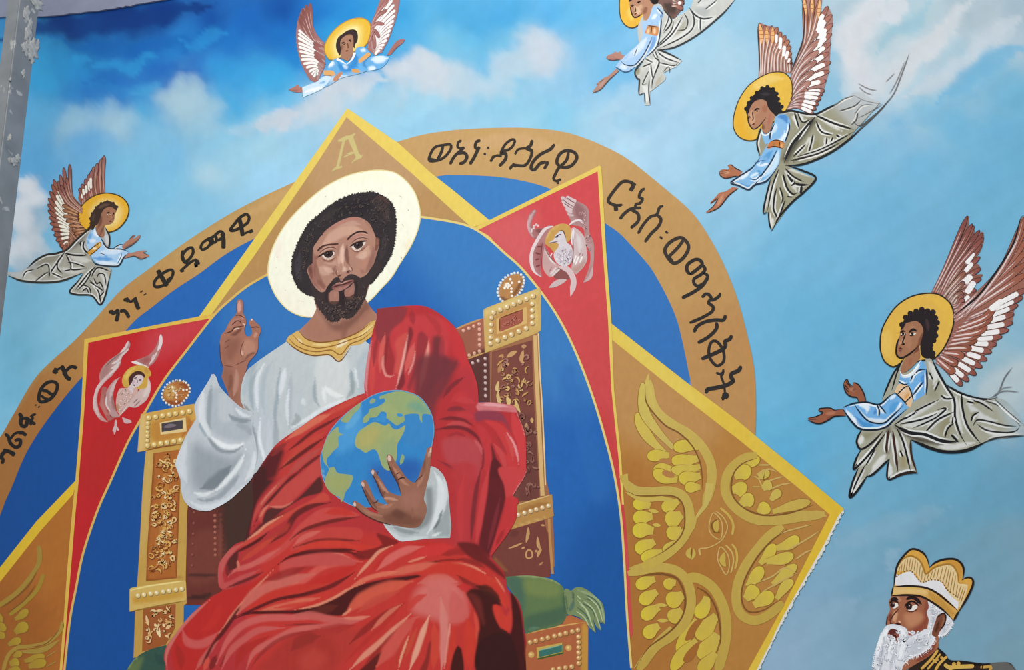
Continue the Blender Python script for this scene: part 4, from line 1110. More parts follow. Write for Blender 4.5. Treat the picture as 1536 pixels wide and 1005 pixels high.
run("""
T angel ; 1170,200 ; haloed angel stooping left, tall barred wings raised, its grey robe fading into the cloud ; angel ; angels flying in the sky
P wing 1.2 4 a87868
@ 1130 0 6.4
O 55,750! 60,600 40,260 60,220 130,245 200,260 280,330 340,400 365,520 370,620! 350,700! 200,700!
W 11 6.4 b08a7c>a86a50 4a302a - 0 0 e0d0c8 | 60,760 200,700 350,690 | 70,560 190,500 350,600 | 62,222 128,245 185,250 230,262 266,310 318,355 350,410 362,520 370,615
v e8b070 6 62,230 76,330 78,420
v e8b070 5 128,260 130,340 132,420
v e8b070 5 185,265 185,350 185,420
r b86a4a 1 50,290 95,290
r b86a4a 1 52,330 95,330
r b86a4a 1 54,370 96,370
r b86a4a 1 105,290 150,290
r b86a4a 1 106,330 152,330
r b86a4a 1 108,370 150,370
r b86a4a 1 160,300 205,300
r b86a4a 1 160,340 205,340
n f4f0ec 4 222,330 220,410
n f6f2ee 5 262,360 255,470
n f4f0ec 5 300,440 288,540
n f4f0ec 4.5 330,490 312,570
n f4f0ec 3.5 348,560 335,600
l 4a302a 1.2 55,740 60,560 45,260 62,222
P wing 1.3 4 a87a70
O 360,700! 430,520 480,360 485,130 460,-20! 660,-20! 640,180! 690,60 720,70 760,170 750,300 740,420 730,600 720,700 660,900 600,1010! 350,1010! 380,820!
W 12 7.6 b49088>a4685a 4a302c f4f0ec .42 .86 d8c4c0 | 350,1040 400,840 480,800 | 440,1010 520,800 560,560 600,300 | 590,1020 670,905 700,750 738,650 740,580 725,505 740,420 750,300 760,170 715,62
W 8 8 a87c74>a87668 4a302c - 0 0 d8c8c4 | 350,1000 380,860 360,720 380,660 | 420,940 440,800 470,560 500,400 | 520,860 590,640 630,460 625,320 620,300 600,200
W 3 7 a88078>b0704e 4a302c - 0 0 dcccc8 | 370,700 400,640 | 490,420 560,330 | 490,-20 570,-30 640,-10
v e8b478 4.5 485,-10 495,60 505,140
v e8b478 4.5 562,-10 565,60 568,120
v e8b478 4.5 640,0 632,80 622,180
r b86a4a 1 470,40 515,40
r b86a4a 1 475,80 518,80
r b86a4a 1 545,40 585,40
r b86a4a 1 548,80 585,80
r b86a4a 1 615,80 655,80
r b86a4a 1 610,120 650,120
n f6f4f2 9 672,190 630,320
n f6f4f2 6.5 690,310 630,450
l 4a302c 1.8 360,700 430,520 480,360 490,140 462,-10
@ 1040 60 6.4
W 5 6 a88078>a05e50 4a302c f4f0ec .5 .9 d8c8c4 | 930,620 900,660 | 1020,520 1000,640 | 1240,520 1190,640 1150,700
P halo 2 4 e2b545
O 382,800 395,700 440,570 520,450 620,370 740,315 860,312 930,370 950,460 940,580 880,690! 640,900! 600,955 520,965 440,930 395,870
g e6a824 12 .7 390,760 440,600 520,900 600,950 480,960
s eccb74 14 .7 560,480 720,380 860,370
k 4c3c24 1.6
P robe 2.3 2.4 9a967e
H e8e6de 1.5 2.4
O 790,700! 930,680 1040,690 1170,710! 1300,650 1450,570 1540,505 1620,500! 1700,560 1790,600! 1690,720 1560,860! 1500,940! 1340,1070 1100,1180 940,1215 890,1205! 1170,1330! 1060,1460 960,1540 750,1830! 720,1660 680,1660! 700,1500 740,1330! 640,1130! 610,1000! 625,860 650,840! 700,960 760,900!
@ 1136 0 3.84
g c2c8cb 44 .95 470,540 600,440 760,440 800,560 680,640 580,640
g b0b6ba 30 .6 440,600 560,520 660,600 600,700 520,680
g b4b6b6 14 .6 460,600 560,560 620,660 560,740
@ 1040 60 6.4
g 3c3830 10 .9 930,1000 1150,740 1180,780 1000,1020 900,1180 850,1150
s d8d6cc 5 .8 930,720 1000,800 1010,860
s dcdad2 5 .8 1000,700 1060,770
s dad8d0 5 .8 1180,720 1330,820 1440,880
s e0ded8 5 .8 1180,780 1240,880 1330,900
s dcdad2 4 .8 1250,1000 1280,920
s d8d6cc 4 .8 980,1100 1080,1000 1140,900
s 8c8458 9 .6 1200,960 1160,1080
s 8c8458 8 .6 1360,960 1300,1010
s 4a4038 6 .8 930,1180 1130,1100 1400,960
s dcdad2 6 .8 900,1240 1040,1270 1150,1320
s dcdad2 6 .8 880,1260 950,1380 1000,1470
s c8c6bc 6 .8 800,1300 740,1500 700,1640
s 8a8258 8 .7 830,1400 850,1520 900,1560
s e2e0da 6 .8 760,1700 750,1800
s 948c60 6 .7 890,1600 820,1700
l 1c1c1e 2.6 780,715 930,680 1040,700 1170,712 1300,650 1450,580
l 1c1c1e 2.6 1170,720 1350,800 1540,860
l 1c1c1e 2 1180,780 1230,880 1340,910
l 1c1c1e 2 970,690 1020,860
l 1c1c1e 1.8 1000,700 1050,790 1120,760
l 1c1c1e 3 1170,740 1040,890 950,1000 870,1180
l 1c1c1e 2 1120,780 980,980
l 1c1c1e 1.8 1150,900 1130,1000 1100,1100
l 1c1c1e 1.8 1280,930 1270,1040 1220,1080
l 1c1c1e 1.6 1340,930 1310,1010
l 1c1c1e 2 1370,910 1430,950
l 1c1c1e 2 960,1120 1080,1000
l 1c1c1e 1.8 1000,1120 1200,1060 1400,960 1540,880
l 1c1c1e 2.6 880,1205 1060,1190 1300,1090 1500,950 1640,820
l 2a2420 2 930,1160 1200,1090 1420,980
l 1c1c1e 2 650,840 620,940 612,1010 640,1120
l 1c1c1e 2.4 890,1200 1040,1250 1175,1325 1060,1460 960,1545 840,1680 750,1835
l 1c1c1e 2 880,1230 960,1310 1060,1360
l 1c1c1e 3 900,1290 980,1380 1110,1390
l 1c1c1e 2.4 860,1280 900,1420 960,1480 1000,1460
l 1c1c1e 3 1040,1400 1030,1480
l 1c1c1e 2 940,1400 980,1370
l 1c1c1e 1.8 820,1240 760,1400 710,1640
l 1c1c1e 2.2 740,1340 700,1500 670,1660 710,1655
l 1c1c1e 2 800,1420 780,1500 770,1620 800,1700 790,1760
l 1c1c1e 1.8 830,1410 860,1520 840,1580
l 1c1c1e 1.8 880,1540 830,1680 790,1760
l 1c1c1e 2 720,1650 730,1760 750,1830
l 1c1c1e 1.6 900,1500 950,1510
@ 1136 0 3.84
l 6a6664 1.4 440,610 500,570 560,550
l 50504e 1.6 470,640 560,610 600,570
l 50504e 1.8 540,720 570,690 580,640
l 585654 1.6 560,710 600,720 700,640
l 707070 1 560,660 600,610 660,600
l 707070 1 580,680 640,650 720,600
l 8a8888 1 560,550 620,580 720,600
l 8a8888 1 580,480 640,510 690,520
l 8a8888 1 585,500 620,530 660,545
l 77787a 1.2 740,600 790,530 830,430 875,305
l 96908e .9 760,540 800,470 850,350
l 9a9694 .9 740,470 790,420
l 50504e 1.8 560,770 640,700 720,620 760,570
P neck 2.5 1.6 ae7c60
@ 1040 60 6.4
O 530,740 505,690 550,600 640,545 720,570 760,640 790,710 760,800 740,860 700,900 670,890 655,840! 660,800 620,840 580,855 550,830 520,770
s d0a07c 9 .9 560,680 560,740 570,820
s c08a66 8 .8 620,640 600,720
s a2664c 8 .8 680,620 690,700
s 6a3c30 6 .7 650,800 680,860
s b06a58 4 .7 740,700 720,820
l 221614 2.0 520,740 540,735 550,750
l 221614 2.3 585,680 610,660 640,665
d 221010 1.3 532,750 612,682
l 4a2a22 1.5 565,690 575,760 560,778
l 6a2c2a 1.9 565,815 590,800
l 3a2420 1.6 520,700 530,790 560,845 590,855 640,820 700,740
P hair 2.8 2 1e1a1c
O 505,690 500,650 530,600 560,550 610,500 660,460 710,450 770,470 800,510 815,560 820,610 850,640 840,690 790,715 750,690 715,640 700,590 650,570 590,590 550,640 530,700 515,720
s 3e3638 5 .7 640,520 740,520
d 1e1a1c 3 505,660 530,605 560,555 610,505 660,462 710,450 765,470 800,515 815,565 822,612 850,640 838,685 795,712
m .1 4
P tunic 2.5 2 86b8e0
H f2f8fc 1.3 2.2
O 650,860! 700,905 740,880 780,780! 790,725! 880,710 930,780 920,880 880,980! 850,1040 820,1200! 760,1290 690,1370 590,1395 530,1440 420,1400! 360,1370! 440,1290 580,1200 640,1120 720,990! 690,1000! 660,930!
s eef6fa 5 .9 740,970 850,960 880,870
s 3878bc 8 .8 810,740 880,740 900,800
s cfe6f2 7 .8 800,800 760,900
s e0f0f8 6 .9 640,1180 720,1120
s f0f8fc 5 .9 600,1200 730,1190
s e8f4fa 8 .9 430,1340 540,1260
s d4eaf6 8 .8 820,1060 780,1200 680,1310
s 3a8cc8 6 .8 420,1370 520,1420 560,1390
s 4a98d0 8 .8 760,1060 640,1200
s 4a98d0 5 .8 620,1240 640,1300
s e4f2f8 4 .8 550,1310 630,1270
l 1e3048 1.8 735,960 740,890 780,800
l 1e3048 1.8 880,980 920,860 920,780
l 1e3048 2 640,1130 560,1230 440,1310 360,1370 430,1395 530,1435 590,1390 690,1360 760,1290 830,1180
l 1e3048 1.8 590,1390 660,1290 740,1180 810,1040
l 2a5a8a 1.3 590,1180 650,1160 700,1160
l 2a5a8a 1.3 540,1330 600,1340 650,1290
l f2f8fc 1.6 650,870 670,910 710,910 740,880
P armband 2.9 2 c87c44
O 705,1030! 740,975 800,960 870,980 860,1040 780,1030 720,1045!
s e0b070 4 .9 850,990 850,1030
s b06a38 4 .7 760,1000 800,990
l 40281c 1.3 705,1035 780,1022 860,1042
l 40281c 1.3 740,975 800,960 872,980
l 40281c 1.1 830,975 825,1030
P hand 2.6 1.5 b07050 ; far hand, palm open
@ 1040 190 6.4
O 250,430! 275,410 330,410! 345,400! 330,375! 350,365 390,380 410,410 470,430! 450,480! 400,470 370,485 310,495 260,470
s d09a78 4 .8 290,440 350,440
s 8a4e3a 3 .7 300,490 390,470
l 4a2a22 .9 260,430 340,420
l 4a2a22 .9 260,450 320,440
l 3a2420 1.1 250,430 260,470 310,495 380,480 410,475 450,480
l 3a2420 1.1 330,375 360,365 400,395 470,430
P hand 2.6 1.5 b47456 ; near hand reaching down
O 430,590! 350,650 310,690 260,760 200,800 130,830! 120,820! 180,770 240,690! 165,740! 160,730 210,680 250,635 310,620 380,575!
s d09878 4 .8 230,760 290,650
s 8a4e3a 4 .7 300,700 370,640
l 3a2420 1.1 430,590 340,660 260,760 200,800 125,830
l 3a2420 1 165,735 240,680
l 3a2420 1 240,690 190,765 125,820

T angel ; 1380,560 ; largest haloed angel gazing up with offered hands, at the right border ; angel ; angels flying in the sky
P wing 1.2 4 8a5a4c
@ 1296 310 6.4
O 650,830! 760,600 860,390 990,90 1005,140 990,240! 1050,180 1060,240 1020,350 1130,240 1150,310 1120,420 1060,520 1110,570 1060,650 1140,650 1070,740 1000,830 1080,800 1040,870 1000,950! 880,960!
W 9 6.4 a47c70>8a4a40 2a1c1c - 0 0 d4bcb8 | 660,830 780,880 860,950 | 800,560 880,620 920,860 | 992,92 1050,182 1125,238 1145,300 1118,415 1108,565 1138,640 1075,800 1030,900
n f0ecea 8 1050,440 980,545
n f0ecea 6.5 1040,540 970,625
n f0ecea 9 1030,660 965,730
n f0ecea 9 1060,720 985,830
n f0ecea 7.5 1010,860 965,910
n f0ecea 5.5 990,940 968,985
W 6 7 a88878>8a5444 2a1c1c - 0 0 d8c4bc | 700,830 860,940 | 800,700 900,890 | 985,420 960,560 970,640 960,730 950,840 960,930
W 4 6.6 a06a60>80463e 2a1c1c - 0 0 d4bcb8 | 655,830 740,850 | 780,580 880,600 | 990,95 1050,182 1120,240 1145,300
@ 1296 430 6.4
W 5 7 a07064>94584e 2a1c1c - 0 0 cfb4ae | 850,180 860,300 | 900,170 920,250 | 940,80 970,170 960,230
P wing 1.3 4 9a6454
@ 1296 310 6.4
O 1560,90! 1500,120 1440,340 1300,580 1100,850 860,1090 780,1300! 720,1450! 900,1640 950,1650 1080,1540 1160,1420 1240,1350 1330,1200 1420,1100 1450,950 1560,800!
@ 1296 430 6.4
W 14 8.6 a87870>8e5246 2c1c1c f0ecea .52 .82 dcc8c2 | 690,720 700,640 800,560 860,440 1000,300 | 800,800 900,680 1050,520 1100,420 1220,200 | 940,950 1070,850 1160,730 1240,600 1330,470 1415,385 1430,310 1450,220 1525,95 1560,20
W 9 10.5 a4685a>94543e 2c1c1c - 0 0 e0ccc6 | 700,690 780,620 820,540 860,470 900,400 | 790,770 870,650 950,560 1000,500 1080,440 1150,300 | 870,830 900,740 1060,560 1110,440 1210,330 1250,200
@ 1296 310 6.4
W 6 10 b08078>94543e 2c1c1c - 0 0 e0d0cc | 870,1100 900,1000 960,1060 | 1160,900 1200,760 1330,580 | 1560,640 1560,480 1560,300 1550,100
l 1c1618 2.6 870,1040 1100,850 1300,580 1440,340 1500,120 1540,80
l d8c4c0 1.4 900,1050 1120,870 1320,590 1460,350 1520,150
n f0ecea 9 1330,900 1210,990
P halo 2 4 dfb24c
@ 1296 430 6.4
O 155,560 165,440 210,330 300,200 420,110 560,68 700,70 800,130 850,210 862,330 830,460 760,600 680,690! 340,740! 280,770 200,720 165,640
s e4b848 18 .7 640,110 800,200 820,400
s e6be60 18 .7 230,400 210,560 260,700
k 2a2018 2.2
P robe 2.4 2.4 a8a694
H e4e4e0 1.8 3.0
@ 1200 530 6.4
O 1200,30! 1260,30! 1340,200 1400,310 1500,370 1700,440 1830,430 1960,450 2080,570! 2150,700 2160,790! 2000,810 1800,840 1600,930 1400,950 1240,900 1070,830! 1080,1000 1130,1150! 990,1160 850,1210! 840,1100! 860,1010! 700,1170 640,1180! 540,1340 480,1380! 490,1280 550,1120! 515,1110! 540,1010 590,920! 545,860 560,780 600,720! 820,700! 880,690! 790,440! 830,330 900,200 1000,40! 960,180! 1000,190! 1210,100!
g 3a2a22 8 .9 900,700 1080,780 1300,840 1500,880 1240,870 1060,820
g 46382c 8 .8 830,720 860,700 880,800 850,960 820,900
g 8c8668 16 .6 1250,300 1330,250 1320,420 1240,420
g 8c8460 14 .7 1340,640 1450,600 1430,800 1340,780
g 847a58 10 .7 600,770 720,760 640,830
g 9a8a5c 8 .7 960,940 1010,940 1020,1100 970,1100
g 7c7450 10 .6 700,860 800,740 720,960 600,1060
s dcdcd8 10 .8 1230,70 1300,200 1280,300
s d8d8d2 10 .8 980,700 1160,660 1300,560
s d4d4ce 8 .8 940,690 1140,560 1350,440
s e0e0dc 9 .8 1210,760 1300,650 1440,560
s dcdcda 10 .8 1500,400 1500,600 1560,760
s d4d6d4 10 .8 1600,480 1760,620 1900,650
s d0d2d2 10 .8 1750,700 1900,780 2040,750
s dcdcd8 8 .8 1300,890 1460,900 1700,850
s dededa 8 .9 570,880 600,790
s e2e2de 9 .8 560,1090 700,950
s e4e4e0 9 .8 680,1150 830,960
s e0e0de 8 .8 500,1340 560,1200
s dededa 7 .8 890,760 930,900 920,1000
s e4e6e6 8 .9 850,1050 870,1180
s dededa 7 .8 960,780 1040,1000 1060,1080
s 8c7850 8 .7 1620,420 1720,480
s 8c8460 10 .7 1650,620 1700,560
g a8bcc6 24 .75 1900,430 2180,560 2180,840 2040,780 1960,600
l 16161a 2.8 1260,40 1320,170 1400,310 1480,450 1490,620 1540,780 1600,880
l 16161a 2.6 1400,300 1540,380 1700,430 1830,440 1900,420
l 16161a 2.6 1550,370 1560,520 1600,680 1680,800 1740,870
l 16161a 2.4 1000,50 900,190 830,340 790,440
l 16161a 2 980,60 930,190 880,360
l 16161a 1.8 1240,180 1280,260
l 16161a 2 1340,260 1290,370
l 16161a 2 1350,400 1400,435 1470,430
l 16161a 2 900,690 1100,560 1340,440
l 16161a 2.2 960,680 1150,640 1300,590 1440,530
l 16161a 1.6 990,640 1130,560
l 16161a 2 1320,540 1400,530 1300,620 1080,720
l 16161a 2.4 1200,760 1320,640 1480,560
l 16161a 2.2 1390,810 1420,720 1480,670
l 16161a 1.6 1470,600 1460,680
l 16161a 4 910,690 1050,760 1200,780 1360,840 1530,850
l 16161a 3 1450,780 1520,850
l 16161a 4 1070,830 1240,905 1400,945 1600,930 1800,840
l 30343a 2.2 1780,850 1900,810 2150,790
l 16161a 2 1620,440 1740,480 1860,560
l 16161a 1.8 1600,460 1680,480
l 40464a 1.6 1750,450 1900,500 2020,600 2120,700
l 16161a 2.2 1640,660 1660,600 1720,560
l 2a2a2c 2 1660,700 1700,640 1800,650 1960,690 2080,700
l 2a2a2c 2 1700,680 1800,740 1980,760 2080,740 2110,690
l 60686c 1.6 1860,430 2000,560 2140,680
l 6a7072 1.4 1820,430 1900,380 1960,240 2040,130
l 7a8082 1.2 1860,400 1960,360 2100,370
l 8a9092 1 1900,360 1960,330 2040,320
l 16161a 2.6 600,725 560,790 545,860 590,920 700,850 800,740
l 16161a 2.6 590,920 540,1010 515,1110 600,1040 720,900 840,740
l 16161a 2.6 560,1100 500,1250 475,1380 540,1330 640,1180 640,1150
l 16161a 2.6 640,1180 700,1160 860,1010
l 16161a 2 620,1080 540,1240 500,1340
l 16161a 1.8 720,920 640,1060 620,1080
l 3a2418 3 850,740 830,900 835,970
l 16161a 2.4 860,1010 840,1100 850,1210 1000,1150 1130,1150
l 2a1a14 3.4 900,1190 1010,1150 1125,1140
l 3a2014 3 890,740 910,900 930,1060 940,1140
l 16161a 2.4 930,720 990,850 1030,1000 1060,1130
l 3a2014 2.6 1060,830 1070,980 1120,1140
l 16161a 1.8 960,930 990,1000
P neck 2.6 1.6 a27052
@ 1296 430 6.4
O 320,560 340,480 350,420 385,340 470,310 560,330 590,440 575,520 530,570! 540,680 500,730 440,790 380,830 350,845! 360,760 400,680! 350,680 318,670 312,600
s b07c5e 12 .8 400,420 420,520 440,600
s c89474 6 .8 350,520 340,560
s b07a5c 8 .7 470,380 440,420
s 6a3828 8 .8 560,440 540,560 480,640
s a06048 6 .7 450,680 440,760
s d8b48c 4 .8 380,490 375,540
l 1a1212 2.7 345,440 375,425 400,430
l 1a1212 3.0 435,440 470,410 510,430
l 1a1212 1.9 350,470 390,455
l 1a1212 1.9 440,470 480,465
v ece0d0 3.4 352,456 396,452
v ece0d0 3.6 440,456 500,450
d 1a1010 2.2 374,452 464,450
d e8d8c4 .8 482,452 360,455
l 2a1a14 1.9 400,450 370,540 390,555 350,550
l 5a2420 3.2 330,600 350,590 372,600
l 7a3a34 2.2 335,615 365,615
l 1e1412 2.4 340,480 315,560 312,650 350,685 400,670 470,620 530,560
P hair 2.9 2 231a1c
O 350,420 365,360 400,290 460,250 500,235 560,215 620,235 670,235 685,300 710,340 700,390 670,420 690,460 670,510 645,550 640,600 670,620 665,670 620,690 570,680 545,640 540,560 555,500 570,420 545,360 500,330 440,340 400,355 380,395
s 4a3438 5 .7 600,300 620,420
d 231a1c 4.4 365,365 400,295 445,258 500,238 555,220 610,235 662,245 684,300 702,345 690,400 672,435 686,470 668,515 640,560 636,600 660,640 655,672
m .12 4
P tunic 2.7 2 72aee0
H eef6fa 1.6 2.6
@ 1200 530 6.4
O 960,190! 1000,215 1080,170 1160,60! 1210,120! 1215,300 1200,390 1080,470! 1020,540 930,630 830,700 720,730 580,720! 500,660 410,530! 520,480 640,470 760,490 860,410 920,380! 950,280!
s eaf4fa 6 .9 990,230 1080,190 1150,100
s 3a88d4 8 .8 1180,200 1190,300
s cfe2f2 5 .9 1060,290 1090,200
s d4e8f4 5 .9 1100,370 1090,450
s f0f8fc 6 .9 430,530 500,620 600,700
s e8f2f8 9 .9 560,500 640,500 640,570
s e4f0f8 7 .8 620,620 720,650 830,640
s 3a88c8 8 .8 530,600 600,680 720,690
s 4a9ad4 12 .8 860,570 940,470
s 8ab4dc 7 .8 880,640 1000,530
s 3a82c4 6 .8 790,490 700,590
s f0f8fa 5 .9 770,520 800,580
s e8f4fa 5 .9 860,440 920,400
s f0f8fc 4 .9 980,460 920,560
l 14202e 2.2 410,520 520,480 640,470 760,490 860,410 920,380
l 14202e 2.4 410,530 500,660 580,725 720,735 830,705 900,640 1030,530
l 14202e 2 520,490 600,600 680,660 800,670 880,610 1000,490
l 14202e 2 735,490 760,540 760,610
l 14202e 1.8 760,495 830,580
l 14202e 2 1060,270 1090,200 1160,155 1210,160
l 14202e 2 1085,400 1185,270
l 14202e 2.2 1215,150 1220,300 1210,400
l 14202e 1.6 945,270 1000,300 1040,290
l f4f8fa 1.8 960,170 975,205 1010,215 1080,180 1160,70
P armband 2.9 2 e2bd94
O 910,370! 950,295 1040,310! 1090,430! 1060,520! 1020,500! 990,450!
s d89850 5 .9 1000,440 1050,380
s f0dcc4 5 .9 960,360 1010,340
l 14161c 1.8 910,375 990,450 1030,500
l 14161c 1.6 935,395 1000,330 1050,310
l 14161c 1.6 1000,480 1080,400
l 14161c 1.6 1040,310 1070,380 1090,460
P hand 2.8 1.5 96593f ; raised far hand
O 415,285! 435,255 460,250 470,290 510,320! 505,280 530,275 580,320 605,370 635,470! 570,475! 540,420 480,410 440,375
s b87e62 5 .8 470,340 540,360
s 6a3c2c 4 .7 500,360 540,340
l 2a1a18 1.2 440,270 490,330
l 2a1a18 1.2 425,300 470,350
l 2a1a18 1.2 430,330 470,375
l 1e1616 1.6 415,290 440,375 490,415 545,425 565,475
l 1e1616 1.6 505,280 560,300 610,380 635,470
l 1e1616 1.3 420,280 450,250 470,290 510,320
P hand 2.8 1.5 985a40 ; near hand held out flat
O 75,630! 85,615 160,605 220,570! 180,555 175,540 200,530 290,525 330,545 410,535! 440,600! 320,605 270,640 200,670 140,665
s b87a5c 5 .8 240,580 350,570
s 7a4430 4 .7 250,630 330,600
l 1e1616 1.6 75,640 140,668 200,672 280,635 330,605 440,600
l 1e1616 1.5 75,625 160,605 220,570 180,550 190,530 290,525 330,545 410,535
l 3a221c 1 90,635 180,630
""")

